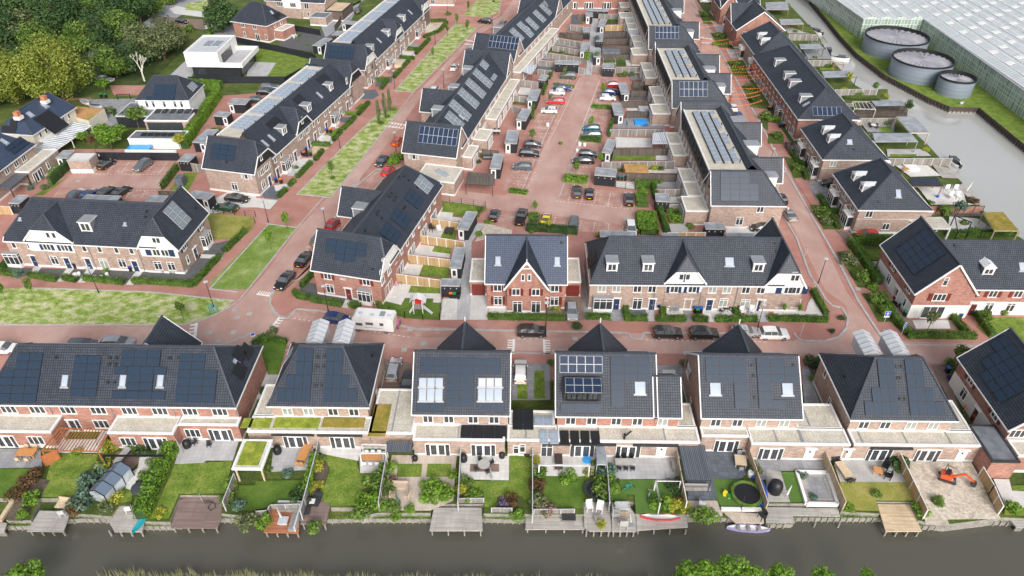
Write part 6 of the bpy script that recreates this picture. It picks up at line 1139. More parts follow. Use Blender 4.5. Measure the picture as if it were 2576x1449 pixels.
HG_=[('clipped hedge at the far left of the gravel front garden',10,[(0,1300),(200,1335)]),('clipped hedge second from left before the gravel front garden',10,[(310,1330),(570,1380)]),('shortest hedge between two white paths of the gravel garden',10,[(645,1358),(770,1388)]),('clipped hedge below the two round white planters',10,[(850,1365),(1250,1408)]),('long clipped hedge at the right of the gravel front garden',10,[(1345,1390),(1950,1430),(2050,1320),(2215,1140)]),('hedge beside the dry lawn at the red footpath',10,[(2265,1090),(2470,890)]),('hedge beside the left bay window of the white gabled terrace',10,[(15,1290),(90,1170)]),('clipped hedge along the play corner at the top footpath',1,[(1730,220),(1915,215)]),('clipped hedge running down beside the sandy front garden',1,[(1920,235),(1850,320),(1690,385)]),('hedge beside the upper red footpath, third front garden',1,[(1745,405),(1680,475),(1610,550)]),('hedge between the third and fourth front gardens',1,[(1530,500),(1650,510)]),('hedge below the white concrete front garden',1,[(1450,585),(1590,600)]),('hedge beside the garden with the yellow wooden box',1,[(1540,620),(1480,690)]),('hedge above the lamp by the upper footpath',1,[(1460,710),(1390,790)]),('dark hedge next to the grey slab garden corner',1,[(1210,820),(1330,810),(1260,905)]),('hedge beside the small square lawn in mid left row',1,[(1135,1045),(1030,1165)]),('hedge beside the slate front garden in mid left row',1,[(1000,1190),(880,1310)]),('hedge beside the white paved front garden with bins',1,[(855,1335),(780,1425)]),('hedge end above the lamp lowered by the footpath',11,[(670,80),(600,170)]),('hedge beside the pale front garden with bay window',11,[(555,200),(420,345)]),('short hedge beside the four coloured bins',11,[(390,380),(340,430)]),('lowest hedge beside the wooden bench front garden',11,[(305,470),(230,545)]),('hedge at the top of the yellow tiled front garden',11,[(570,15),(745,20)]),('hedge running up beside the dark parked saloon cars',11,[(600,1290),(460,1445)]),('hedge at the rounded corner of the angled red terrace',21,[(385,55),(440,100),(535,115)]),('hedge in front of the maroon door garden',21,[(560,130),(860,180)]),('short hedge at the bay window behind the blue car',21,[(945,185),(1050,200)]),('hedge at left in front of the red semi detached pair',21,[(2340,305),(2576,310)]),('hedge at right in front of the red semi detached pair',22,[(0,308),(525,318)]),('hedge left of the black garden gate',22,[(745,305),(985,312)]),('two lumps of hedge below the dark slab terrace',22,[(1130,318),(1355,322)]),('upright hedge right of the bay window garden',22,[(1135,215),(1150,300)]),('hedge below the two grey garden chairs',22,[(1455,325),(1740,328)]),('upright hedge beside the boxed blue bin',22,[(1510,195),(1520,300)]),('hedge below the two blue bins',22,[(1820,320),(1965,335)]),('long hedge below the round garden table',22,[(2050,328),(2460,330)]),('upright hedge left of the white deck chairs',22,[(2225,220),(2280,310)]),('long hedge at the right corner of the long terrace',23,[(0,318),(590,335)]),('hedge climbing the right side of the long terrace',23,[(450,45),(580,280)]),('hedge at the left of the canal side corner lawn',21,[(-20,590),(60,520),(110,510)]),('hedge at the top of the canal side corner lawn',21,[(120,530),(310,560)]),('low hedge beside the kerb, upper right street',13,[(330,210),(390,370)]),('hedge above the brown car on the right street',13,[(225,90),(320,220)]),('long lumpy hedge in front of the nearest pyramid villa',13,[(510,535),(610,700),(705,860)]),('short hedge beside the navy door of the nearest villa',13,[(630,690),(740,700)]),('tall hedge behind the small square lawn by the red car',13,[(850,1010),(1210,1020)],1.2,2.0),('long tall hedge along the right street by the square lawn',13,[(820,1010),(950,1180),(1100,1420)],1.2,1.6),('hedge behind the blue arrow sign',23,[(1130,90),(1270,330),(1390,470)],1.0,1.2),('long hedge along the street below the right red row',23,[(1390,490),(2070,500)],1.0,1.0),('hedge climbing beside the young staked tree',23,[(1840,300),(1980,460)],.9,1.1),('hedge beside the square grid lawn at right',23,[(2100,290),(2250,500)],.9,1.1),('flat topped hedge left of the sedum roofed pavilion',13,[(1790,920),(2480,925)],.9,1.2),('tall hedge beside the path at the court corner',12,[(1240,440),(1420,440),(1435,560)],.8,1.8),('pale green hedge right of the brown path',12,[(1480,680),(1550,900)],.9,1.5),('tall hedge with light tips left of the red side street',0,[(2200,980),(2080,1160),(1960,1330),(1860,1500)],1.8,2.4,'leaf_bright',.16),('tall hedge behind the white rendered villa',0,[(1700,870),(2230,900)],1.6,2.2,'leaf_bright',.16),('big clipped hedge between the canal terrace gardens',30,[(1745,190),(1600,470),(1430,880)],1.5,1.8,'leaf_bright',.13),('ivy hedge along the fence of the stepping stone garden',31,[(600,290),(520,640)],.8,1.6,'leaf_bright',.13),('climber hedge on the garden fence above the green car',2,[(395,760),(375,800)],.6,1.6),('hedge strip behind the red estate car',2,[(330,890),(310,960)],.6,1.6),('hedge strip left of the white hatchback',2,[(215,1110),(205,1200)],.6,1.6),('hedge strip right of the blue parked hatchback',2,[(1005,1240),(975,1380)],.6,1.4),('low green strip with blossom between the parking bays',2,[(810,1080),(1010,1095)],1.4,.7,'leaf_bright'),('grass strip behind the dark blue saloon',2,[(425,855),(620,885)],.9,.6,'leaf_bright'),('low strip below the silver estate',2,[(690,1405),(890,1425)],1.6,.8),('tall reed clump strip beside the two black cars',12,[(530,365),(750,385)],1.8,1.1,'leaf_bright',.16),('low green strip at the left bay end',12,[(-20,480),(150,500)],1.2,.7,'leaf_bright'),('green strip right of the lone black car',12,[(1290,520),(1310,640)],2.2,.8,'leaf_bright'),('large wild green clump by the white van',12,[(1340,730),(1370,920)],3.6,1.3,'leaf_bright',.17),('hedge at the foot of the yellow car and bay',12,[(150,860),(650,900)],1.3,1.3,'leaf_dark'),('green verge left of the yellow car',12,[(225,720),(215,790)],1.8,.8,'leaf_bright'),('dark hedge with young trees along the left parking court',10,[(690,250),(520,420)],.8,1.9,'leaf_dark'),('dark climber fence hedge right of the left parking court',10,[(1790,260),(1640,460)],.7,1.6,'leaf')]
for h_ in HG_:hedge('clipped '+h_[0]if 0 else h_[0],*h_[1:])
# ------------------------------------------------------------------ vehicles
CARK={'hatch':(4.05,1.76,[(0,.70,0),(.02,.98,0),(.05,1.02,1),(.13,1.40,2),(.35,1.49,2),(.56,1.44,2),(.76,.98,1),(.93,.84,0),(.985,.70,0),(1,.50,0)]),'suv':(4.5,1.86,[(0,.78,0),(.02,1.05,0),(.04,1.10,1),(.12,1.58,2),(.35,1.66,2),(.56,1.60,2),(.73,1.10,1),(.93,.98,0),(.985,.82,0),(1,.55,0)]),'estate':(4.65,1.82,[(0,.70,0),(.02,.95,0),(.04,.99,1),(.12,1.38,2),(.35,1.47,2),(.56,1.43,2),(.72,.97,1),(.93,.82,0),(.985,.68,0),(1,.48,0)]),'sedan':(4.75,1.83,[(0,.68,0),(.015,.95,0),(.14,1.02,1),(.30,1.38,2),(.42,1.44,2),(.54,1.40,2),(.71,.96,1),(.93,.80,0),(.985,.66,0),(1,.48,0)]),'coupe':(4.3,1.82,[(0,.66,0),(.02,.88,0),(.12,.94,1),(.34,1.22,2),(.44,1.26,2),(.52,1.22,2),(.68,.88,1),(.93,.70,0),(.985,.58,0),(1,.42,0)]),'mpv':(4.5,1.84,[(0,.75,0),(.02,1.02,0),(.03,1.06,1),(.09,1.60,2),(.35,1.68,2),(.58,1.58,2),(.80,1.05,1),(.94,.92,0),(.985,.75,0),(1,.5,0)]),'pickup':(5.3,1.95,[(0,.95,0),(.01,1.12,0),(.33,1.12,0),(.34,1.16,1),(.37,1.72,2),(.48,1.80,2),(.58,1.74,2),(.68,1.18,1),(.95,1.05,0),(.99,.9,0),(1,.6,0)])}
def carmesh(kind,col):
 def mk():
  L_,W,P=CARK[kind];hw=W/2;a=MB();g=MB();rings=[]
  for fx,zt,c in P:
   x=(fx-.5)*L_;tp=1-.10*max(0,(abs(fx-.5)-.38)/.12);w_=hw*tp;belt=min(zt,P[2][1]+.0)if c<2 else max(P[2][1],.95)-.02;wt=w_*(.95 if c==0 else.90 if c==1 else.74)
   zb=.25;rings.append(([(x,-w_*.93,zb),(x,-w_,zb+.22),(x,-w_*.985,belt if c==2 else zt-(.06 if c==0 else.03)),(x,-wt,zt),(x,wt,zt),(x,w_*.985,belt if c==2 else zt-(.06 if c==0 else.03)),(x,w_,zb+.22),(x,w_*.93,zb)],c))
  n0=len(a.v)
  for r,c in rings:a.v+=r
  for i in range(len(rings)-1):
   c0,c1=rings[i][1],rings[i+1][1]
   for k in range(7):
    f=(n0+i*8+k,n0+(i+1)*8+k,n0+(i+1)*8+k+1,n0+i*8+k+1)
    gl=(k in(2,4)and c0+c1>=3)or(k==3 and c0+c1==3)
    if gl:q4=[Vector(a.v[j])for j in f];cc=sum(q4,Vector())/4;g.face([cc+(p-cc)*.93+Vector((0,0,.004))for p in q4]);
    a.f.append(f);a.m.append(0)
  for s in(0,len(rings)-1):a.f.append(tuple(n0+s*8+k for k in range(8)));a.m.append(0)
  b=MB();b.v=list(a.v);b.f=list(a.f);b.m=[0]*len(b.f)
  if kind=='pickup':b.box(-L_/2+.12,-L_*.17,-hw*.85,hw*.85,1.08,1.14,1)
  for s in(-1,1):b.box(L_*.15,L_*.19,s*(hw+.08)-.08,s*(hw+.08)+.08,.88,1.02,0)
  for i,v in enumerate(g.v):c_=Vector((v[0],v[1],v[2]-.9));g.v[i]=tuple(Vector(v)+Vector((c_.x*.006,c_.y*.03,.012)))
  hl=MB();x=L_/2;hl.box(x-.16,x-.02,.0,.34,.62,.76)
  tl=MB();tl.box(-x-.02,-x+.1,0,.28,.72,.92)
  pl=MB();pl.box(-x-.035,-x-.01,-.26,.26,.52,.64)
  return b.mesh('body',[col,'black'],False,32),g.mesh('windows',['car_glass'],False),hl.mesh('headlight',['headlight'],False),tl.mesh('tail_light',['tail_red'],False),pl.mesh('number_plate',['plate'],False)
 return cached(('car',kind,col),mk)
def wheelmesh():
 def mk():
  a=MB();a.tube((0,-.11,0),(0,.11,0),.33,.33,14,0);a.tube((0,-.12,0),(0,.12,0),.21,.21,10,1);return a.mesh('wheel',['tyre','rim'],False)
 return cached('wheel',mk)
def car(lab,rc,u,v,hd,kind,col,z=.6,group=None):
 p=q(rc,u,v,z);b,g,hl,tl,pl=carmesh(kind,'c_'+col);t=thing('parked_car',lab,'car',(p.x,p.y,.05),R(hd),group);L_,W,_=CARK[kind]
 link('body',b,t);link('windows',g,t);link('number_plate',pl,t);fp=link('number_plate',pl,t,T(0,0,-.1,math.pi))
 for s in(-1,1):
  link('headlight',hl,t,T(0,s*(W/2-.28)-.17,0));link('tail_light',tl,t,T(0,s*(W/2-.22)-.14,0))
  for x in(-.31,.31):link('wheel',wheelmesh(),t,T(x*L_,s*(W/2-.12),.33))
CARS='''21,810,310,-8,hatch,blue,dark blue hatchback parked behind the white motorhome
22,200,440,0,suv,black,boxy black off roader left of the first street pyramid roof
22,1565,455,0,suv,black,black car with towbar rack right of the brick paved gap
22,1930,460,0,suv,black,black car directly left of the third street pyramid roof
22,2345,440,0,hatch,silver,silver car half hidden behind the third pyramid roof
23,55,465,0,suv,white,white car at the right end of the street bays near the round corner
21,1390,820,88,estate,silver,silver estate car on the brown drive between canal houses
21,1530,950,-92,hatch,dark,dark car half hidden beside the roof window house
22,85,840,90,suv,white,white car on the drive with two grass strips
22,603,240,-90,hatch,silver,pale silver car on the drive right of the red semi detached pair
20,40,610,2,hatch,white,white car at the left edge on the canal side street
20,830,575,2,estate,grey,grey estate half hidden behind the leftmost canal roof
20,1190,560,2,mpv,silver,silver people carrier half hidden behind the leftmost canal roof
11,290,1375,-104,sedan,black,black saloon nearest the junction on the diagonal street
11,490,1155,76,sedan,black,black saloon second from the junction on the diagonal street
11,640,950,76,estate,grey,grey car half hidden behind the panelled gable roof
11,775,805,76,hatch,red,dark red hatchback beside the angled red terrace
11,1268,175,-104,hatch,dark,dark grey car alone left of the brown corner garden
11,1330,270,76,hatch,bright,bright red car mostly hidden behind the angled terrace roof
1,1425,1420,78,hatch,orange,orange red car with black roof beside the brown terrace
1,1998,675,80,coupe,white,white sports car beside the grass strip street
1,1800,905,80,suv,white,white car with dark roof upper of the pair by the street wing roofs
1,1725,1015,78,suv,dark,dark car lower of the pair by the street wing roofs
1,2305,215,162,suv,black,black car crossing the top junction
1,2490,235,76,suv,grey,grey car behind the upper black car at the top junction
1,2170,495,78,mpv,silver,silver van half hidden by the two panelled roofs
1,1028,108,90,suv,dark,lone dark car in the small parking bay at the top left
1,130,878,2,estate,slate,blue grey estate uppermost beside the flat panelled roof
1,88,930,2,hatch,black,black hatchback below the blue grey estate
1,15,1010,2,estate,dark,dark car lowest of three beside the flat panelled roof
0,1060,800,-14,estate,silver,silver estate car under the willow
0,1830,215,-20,hatch,black,black car by the small white bridge among the trees
0,1690,8,20,hatch,bright,red car cut by the top edge on the main road
10,1070,205,74,hatch,black,black hatchback beside the brick substation
10,1440,218,-106,suv,grey,grey car backed against the long black fence
10,775,505,72,hatch,slate,teal grey car leftmost of the four behind the terrace
10,905,505,72,hatch,blue,blue grey car second of the four behind the terrace
10,1075,480,72,hatch,dark,dark car third of the four behind the terrace
10,1215,485,72,sedan,black,black saloon rightmost of the four behind the terrace
10,2385,548,-10,sedan,black,black saloon on the white concrete drive
10,2275,640,170,sedan,green,racing green classic saloon on the pale drive
2,565,768,176,suv,olive,dark green car at the top left of the parking court
2,510,887,-8,sedan,blue,dark blue saloon second down in the left bays
2,455,928,176,hatch,white,small white hatchback below the dark blue saloon
2,440,1020,176,estate,bright,bright red estate in the left bays
2,375,1112,176,hatch,white,white hatchback below the bright red estate
2,1000,855,178,hatch,red,dark red hatchback at the top of the right bays
2,985,928,-4,hatch,blue,dark blue car below the dark red hatchback
2,962,985,-4,hatch,white,white hatchback in the right bays
2,800,1292,178,hatch,teal,petrol blue hatchback in the right bays
2,805,1355,178,estate,slate,slate grey estate below the petrol blue hatchback
12,210,8,-4,hatch,dark,dark car above two more in the lower left bays
12,175,98,-5,suv,black,black car in the middle of the lower left bays
12,105,228,176,hatch,slate,slate blue hatchback lowest in the left bays
12,765,102,-4,hatch,black,black hatchback above the large black saloon
12,718,168,178,sedan,black,large black saloon in the lower right bays
12,655,478,86,estate,dark,dark estate left of the pair in the bottom bays
12,780,498,86,hatch,black,black hatchback right of the pair in the bottom bays
12,1175,555,86,estate,black,lone black estate at the right of the bottom bays
12,95,735,80,pickup,black,black pickup truck by the wild green strip
12,342,770,-98,coupe,yellow,yellow sports car behind the red semi detached pair
12,622,800,-96,hatch,grey,grey car in the row behind the red semi detached pair
12,1197,858,-92,mpv,white,white car beside the large wild green clump
11,2402,715,80,hatch,black,black hatchback beside the sandy yard
13,30,350,92,estate,silver,silver estate just below the zigzag road marking
13,125,548,95,hatch,black,black hatchback between the two silver cars on the right street
13,213,708,96,coupe,silver,silver coupe on the right street
13,235,35,90,suv,black,black car tucked between two pyramid villas
13,640,395,170,hatch,dark,dark blue car nose hidden behind the nearest pyramid villa
13,1000,915,178,hatch,bright,red car hidden by the tall hedge beside the nearest villa
12,2510,848,178,hatch,black,black car peeking out beside the tall terrace corner
2,1842,350,90,pickup,black,black pickup below the street wing roof by the bunting
2,1800,288,92,hatch,blue,blue car directly above the black pickup
2,1695,80,90,suv,black,black car near the top of the right street
2,1978,612,90,suv,dark,dark car half hidden under the long roof by the bunting
2,2118,850,90,hatch,black,black car peeking out below the bunting
2,2150,960,92,estate,red,brown red car below the bunting
2,2217,1078,94,hatch,white,white and black small car on the right street
2,2268,1163,94,hatch,blue,navy hatchback below the white small car
2,1950,10,0,hatch,white,white car at the top edge of the right street'''
for l_ in CARS.split('\n'):
 a_=l_.split(',',6);car(a_[6],int(a_[0]),float(a_[1]),float(a_[2]),float(a_[3]),a_[4],a_[5])
p=q(21,1190,345,1.2);t=thing('motorhome','white motorhome with roof hatches and a solar panel parked in the street bay','motorhome',(p.x,p.y,.05),R(174))
prof=[(-3.3,.45),(2.0,.45),(3.35,.45),(3.4,.95),(2.7,1.25),(2.35,1.75),(3.0,2.1),(3.05,2.6),(2.6,2.95),(-3.1,2.95),(-3.35,2.6)]
a=MB();n=len(prof)
a.v+=[(x,-1.12,z)for x,z in prof]+[(x,1.12,z)for x,z in prof];a.f+=[tuple(range(n)),tuple(range(2*n-1,n-1,-1))]+[(i,i+n,(i+1)%n+n,(i+1)%n)for i in range(n)];a.m=[0]*len(a.f)
link('body',a.mesh('body',['c_white'],False),t)
for s in(-1,1):
 for x0,x1,z0,z1 in((1.5,2.5,1.25,1.75),(-.2,1.0,1.5,2.0),(-1.8,-1.2,1.5,2.05)):g=MB();g.box(x0,x1,s*1.12-.015,s*1.12+.015,z0,z1);link('window',g.mesh('window',['car_glass'],False),t)
g=MB();g.bar((2.7,0,1.27),(2.38,0,1.73),2.0,.06);link('windscreen',g.mesh('windscreen',['car_glass'],False),t)
a=MB();a.box(-2.2,-1.4,-.55,.55,2.96,3.02);link('solar_panel',a.mesh('solar_panel',['cell_grey'],False),t,T(.3,0,0))
for x,y in((1.9,.2),(-2.6,.3),(.0,.4)):
 a=MB();a.box(-.28,.28,-.25,.25,2.95,3.05);link('roof_hatch',a.mesh('roof_hatch',['grey_pale'],False),t,T(x,y,0))
for x in(-2.0,2.3):
 for s in(-1,1):link('wheel',wheelmesh(),t,T(x,s*1.0,.33))
a=MB();a.box(-1.6,1.3,-1.125,-1.121,.95,1.05);a.box(-1.6,1.3,1.121,1.125,.95,1.05);link('stripe',a.mesh('stripe',['grey'],False),t)
def bicycle(lab,p,rz,col='dark',name='bicycle',lean=0):
 t=thing(name,lab,'bicycle',p,rz);a=MB()
 for x in(-.52,.52):
  pr=[(x+.32*math.cos(k*.524),.33+.32*math.sin(k*.524))for k in range(13)]
  for(x0,z0),(x1,z1)in zip(pr[:-1],pr[1:]):a.bar((x0,0,z0),(x1,0,z1),.05,.05)
 link('wheels',a.mesh('wheels',['tyre'],False),t);f=MB()
 for s in(((-.52,.33),(-.15,.85)),((-.15,.85),(.4,.85)),((.4,.95),(.52,.33)),((-.52,.33),(0,.35)),((0,.35),(-.15,.9)),((0,.35),(.4,.85))):f.bar((s[0][0],0,s[0][1]),(s[1][0],0,s[1][1]),.045,.045)
 f.box(-.28,-.02,-.06,.06,.88,.95);f.bar((.38,-.28,1.02),(.38,.28,1.02),.04,.04);link('frame',f.mesh('frame',[col],False),t)
mm=T(p.x,p.y,0,R(174))@Vector((-3.75,0,.8));bicycle('orange and black bicycle on the rack behind the motorhome',mm,R(84),'orange');mm=T(p.x,p.y,0,R(174))@Vector((-3.95,.1,.8));bicycle('dark bicycle outermost on the motorhome rack',mm,R(84),'purple')
bicycle('dark bicycle standing on the blue paddling pool patio',q(2,1345,1285),0,'dark');bicycle('orange bicycle leaning against the white base of the right edge house',q(23,1960,1235),R(60),'orange')
bicycle('pink bicycle at the corner of the angled terrace garden',q(11,1420,1430),R(20),'pink');bicycle('small red bicycle on the brown path by the grid lawn',q(23,1950,385),R(120),'red')
for l_,rc,u,v,c_ in(('black motor scooter by the white based corner house',23,1280,190,'dark'),('blue motor scooter below the blue lidded bin',23,1835,950,'blue')):
 p=q(rc,u,v);t=thing('scooter',l_,'scooter',(p.x,p.y,0),R(-65));a=MB();a.box(-.75,.1,-.16,.16,.35,.75,0);a.box(-.6,.05,-.14,.14,.75,.85,1);a.bar((.1,0,.35),(.5,0,.3),.3,.1,0);a.bar((.5,0,.3),(.6,0,1.05),.34,.08,0);a.bar((.58,-.33,1.08),(.58,.33,1.08),.05,.05,1);link('body',a.mesh('body',['c_blue' if c_=='blue' else 'c_black','black'],False),t)
 for x in(-.6,.62):o=link('wheel',wheelmesh(),t,T(x,0,.24));o.scale=(.72,.5,.72)
def lamp(lab,rc,u,v,h=5.0):
 p=q(rc,u,v);t=thing('street_lamp',lab,'street lamp',p,0,'street lamps with flat round heads')
 def mk():
  a=MB();a.tube((0,0,0),(0,0,1),.09,.08,8);a.tube((0,0,1),(0,0,h),.06,.045,8);b=MB();b.lathe([(.05,h-.08),(.36,h),(.38,h+.07),(.2,h+.12)],16);c=MB();c.lathe([(.34,h+.0),(.34,h-.01)],16);return a.mesh('post',['black'],False),b.mesh('lamp_head',['grey_pale'],False)
 a,b=cached('lamp',mk);link('post',a,t);link('lamp_head',b,t)
for l_,rc,u,v in[('in the grass below the gravel front garden',20,995,50),('with a turquoise frame at its foot',20,2150,190),('at the head of the triangular verge',11,125,790),('behind the dark blue hatchback',21,728,232),('in front of the dark red hatchback',11,715,885),('at the foot of the upper long verge',1,1400,902),('beside the upper footpath near the sandy garden',1,1805,457),('right of the two street side dormers',1,1892,890),('at the top junction by the black car',1,2380,305),('beside the four coloured bins footpath',11,848,45),('beside the orange red car',11,1413,97),('at the long terrace right gable',13,505,1402),('in front of the red semi detached pair',22,340,402),('left of the white car in the street bays',22,2465,420),('above the silver estate on the right street',13,5,265),('under the bunting beside the dark car',2,1885,548),('beside the brown red car on the right street',2,2178,1120),('among the trees beside the main road',0,620,402),('at the playground hedge by the top parking bays',1,1930,150),('near the top of the right street',2,1655,90)]:lamp('black street lamp with flat grey head '+l_,rc,u,v)
p=q(20,2150,235);a=MB()
for i in range(6):c,s=math.cos(i*1.047)*.6,math.sin(i*1.047)*.6;a.tube((c,s,0),(c,s,1.1),.06,k=6);a.bar((c,s,1.05),(math.cos(i*1.047+1.047)*.6,math.sin(i*1.047+1.047)*.6,1.05),.07,.07)
o=link('guard_frame',a.mesh('guard_frame',['teal'],False),None,T(p.x,p.y,0));tag(o,'turquoise round guard frame at the foot of the lamp in the verge','guard frame')
def sign(lab,rc,u,v,kind,h=2.2,rz=0):
 p=q(rc,u,v);t=thing('road_sign',lab,'sign',p,rz);a=MB();a.tube((0,0,0),(0,0,h),.035,k=6);link('post',a.mesh('post',['zinc_pale'],False),t);a=MB()
 if kind=='arrow':a.box(-.42,.42,-.05,-.02,h-.85,h+.05,0);a.box(-.38,.38,-.056,-.05,h-.81,h+.01,1);a.box(-.07,.07,-.062,-.056,h-.68,h-.35,0);a.face([(-.22,-.062,h-.38),(.22,-.062,h-.38),(0,-.062,h-.1)],0);a.box(-.42,.42,-.05,-.02,h-1.15,h-.9,0)
 elif kind=='round':
  for zz in(h,h-.62):a.tube((0,-.02,zz),(0,-.05,zz),.3,.3,20,0);a.tube((0,-.05,zz),(0,-.056,zz),.26,.26,20,1);a.bar((-.12,-.06,zz+.12),(.1,-.06,zz-.12),.03,.07,0,(0,1,0))
 else:a.box(-.32,.32,-.05,-.02,h-.75,h,0);a.box(-.26,.26,-.056,-.05,h-.5,h-.08,1)
 link('sign_plate',a.mesh('sign_plate',['white','blue'],False),t)
sign('blue square one way sign with white arrow beside the right street',23,1168,347,'arrow');sign('two round blue signs on one post at the hedge corner',23,1338,472,'round',2.2,.4);sign('small sign turned sideways on the round paved corner',23,320,492,'small',2.4,1.2);sign('small sign post by the white gable of the long terrace',13,368,1125,'small',2.0,1.5);sign('blue grey sign at the left side street junction',20,2570,560,'small',2.2,.6)
def bin_(lab,rc,u,v,col,rz=0):
 p=q(rc,u,v)
 def mk():
  a=MB();a.prism([(-.24,-.28),(.24,-.28),(.24,.28),(-.24,.28)],.06,1.0);a.tube((-.26,.3,.1),(.26,.3,.1),.1,k=8);b=MB();b.box(-.28,.28,-.34,.34,1.0,1.09);b.box(-.2,.2,.3,.4,1.0,1.06);return a.mesh('bin_body',['black'],False),b.mesh('lid',[col],False)
 a,b=cached(('bin',col),mk);t=thing('wheelie_bin',lab,'bin',p,rz,'wheelie bins');link('bin_body',a,t);link('lid',b,t)
BN='''11,460,118,blue,blue lidded bin leftmost of four by the pale front garden
11,488,122,orange,orange lidded bin second of four by the pale front garden
11,515,126,black,black bin third of four by the pale front garden
11,552,120,green_bin,green lidded bin rightmost of four by the pale front garden
11,508,78,blue,blue lidded bin standing alone above the row of four
11,205,388,blue,blue lidded bin in front of the white barred steps
11,255,395,orange,orange lidded bin in front of the white barred steps
21,1962,98,orange,orange lidded bin in front of the nearest shed by the alley
21,1998,102,green_bin,green lidded bin in front of the nearest shed by the alley
21,2038,108,black,black bin in front of the nearest shed by the alley
22,1468,210,blue,blue lidded bin in the wooden box by the navy door
22,1840,245,blue,blue lidded bin left of the pair by the middle front path
22,1858,262,green_bin,green lidded bin beside the boxed blue one
22,1895,250,blue,blue lidded bin right of the pair by the middle front path
23,1362,228,blue,blue lidded bin against the white based house
23,1372,285,green_bin,green lidded bin against the white based house
23,1890,285,green_bin,green lidded bin under the maroon doors
23,1918,305,blue,blue lidded bin under the maroon doors
23,1795,852,blue,blue lidded bin above the blue scooter
10,1325,1278,blue,blue lidded bin beside the fourth navy door
10,768,1248,black,black bin beside the second navy door
12,1070,362,blue,blue lidded bin in the yard beside the wide shed
12,1102,364,green_bin,green lidded bin in the yard beside the wide shed
12,1138,368,black,black bin in the yard beside the wide shed
2,2195,480,orange,orange lidded bin below the steep red gable house
3,8,1112,orange,orange lidded bin by the bunting row doors
3,45,1105,blue,blue lidded bin by the bunting row doors
3,118,1282,blue,blue lidded bin at the corner bay of the bunting row
3,155,1282,orange,orange lidded bin at the corner bay of the bunting row
1,718,1335,blue,blue lidded bin below the mid row bay window
1,755,1338,orange,orange lidded bin below the mid row bay window
0,1022,985,green_bin,green lidded bin by the iron gate under the willow
0,1068,985,green_bin,green lidded bin nearest the iron gate post
0,2055,992,orange,orange lidded bin behind the white villa
11,2210,1372,black,black bin in front of the left maroon garage door'''
for l_ in BN.split('\n'):a_=l_.split(',',4);bin_(a_[4],int(a_[0]),float(a_[1]),float(a_[2]),a_[3],0)
# ------------------------------------------------------------------ trees
def crown_mesh(kind,seed,mat,n_=1500,s=.085,lobes=20,shape=(1,1,.85)):
 def mk():
  rng=random.Random(seed);a=MB()
  for i in range(lobes):
   while True:
    c=Vector((rng.uniform(-1,1),rng.uniform(-1,1),rng.uniform(-1,1)))
    if c.length<1:break
   if kind=='willow':
    c=Vector((c.x*.8,c.y*.8,c.z*.72));leaves(a,c,.2,.2,.36,n_//lobes,s,rng);continue
   if kind=='column':c=Vector((c.x*.35,c.y*.35,c.z*.9));r=.35
   elif kind=='young':c*=.7;r=.32
   else:c=Vector((c.x*.66,c.y*.66,c.z*.72-.08));r=rng.uniform(.3,.48)
   leaves(a,(c.x*shape[0],c.y*shape[1],c.z*shape[2]),r,r,r*.85,n_//lobes,s,rng)
  return a.mesh('crown',[mat],False)
 return cached(('crown',kind,seed,mat,n_),mk)
def trunk_mesh(mat='bark'):
 def mk():
  a=MB();a.tube((0,0,0),(.05,0,.5),.055,.04,8);a.tube((.05,0,.5),(0,.03,1),.04,.02,8)
  for k in range(5):t=k*1.26;a.tube((.03,0,.45+k*.07),(.35*math.cos(t),.35*math.sin(t),.8+.05*k),.025,.008,6)
  return a.mesh('trunk',[mat],False)
 return cached(('trunk',mat),mk)
def tree(lab,p,H_,r,mat='leaf',seed=1,kind='round',n_=1500,s=.085,cat='tree',group=None,name='tree',lo=.35,rv=None,bark='bark'):
 t=thing(name,lab,cat,p,0,group);o=link('trunk',trunk_mesh(bark),t);o.scale=(r*.9,r*.9,H_*.8)
 rz=rv or H_*(1-lo)/2;c=link('crown',crown_mesh(kind,seed,mat,n_,s,70 if kind=='willow' else 20),t);c.location=(0,0,H_-rz);c.scale=(r,r,rz*1.05);c.rotation_euler=(0,0,seed*1.7+len(lab));return t
TR='''0,100,470,13,6.5,leaf_dark,1,dense dark tree at the top left corner
0,330,430,12,6,leaf_olive,2,olive green tree right of the top left corner tree
0,470,560,11,5.5,leaf,3,green tree directly behind the willow crown
0,620,380,13,6,leaf_dark,1,dark tree at the top edge above the willow
0,870,540,11,4.6,leaf,2,green roadside tree above the willow's right side
0,1060,500,11,4.6,leaf_dark,3,roadside tree with dark crown above the main road
0,1245,430,12,4.8,leaf,1,tall green roadside tree above the leafless one
0,850,300,12,6,leaf_dark,2,dark tree cut by the top edge left of the main road
0,1180,260,12,6,leaf_dark,3,dark tree at the top edge middle of the wood
0,1420,230,12,5.5,leaf_dark,1,dark tree at the top edge beside the main road
0,1570,160,10,4.5,leaf,2,green tree at the main road near the red car
0,1480,560,11,5.5,leaf_olive,3,olive tree standing behind the leafless tree
0,1660,600,11,5.5,leaf_olive,1,large olive tree left of the cubic villa
0,1180,780,11,5,leaf,2,green tree above the silver estate car
0,1330,720,9,4.2,leaf_dark,3,dark tree left of the leafless tree
0,1760,480,9,4.5,leaf_olive,2,thin olive tree above the cubic villa drive
0,2240,330,13,5.5,leaf_dark,3,very dark round tree left of the brick pyramid villa
0,90,650,11,6,leaf_dark,2,dark tree at the left edge above the willow
0,420,200,13,6.5,leaf_dark,3,dark tree in the top row second from the corner
0,1010,150,12,6,leaf,2,green tree in the top row over the main road
0,1750,40,9,4,leaf,3,small tree at the top edge beyond the main road
0,30,250,14,7,leaf_dark,2,tallest dark tree in the extreme top left corner'''
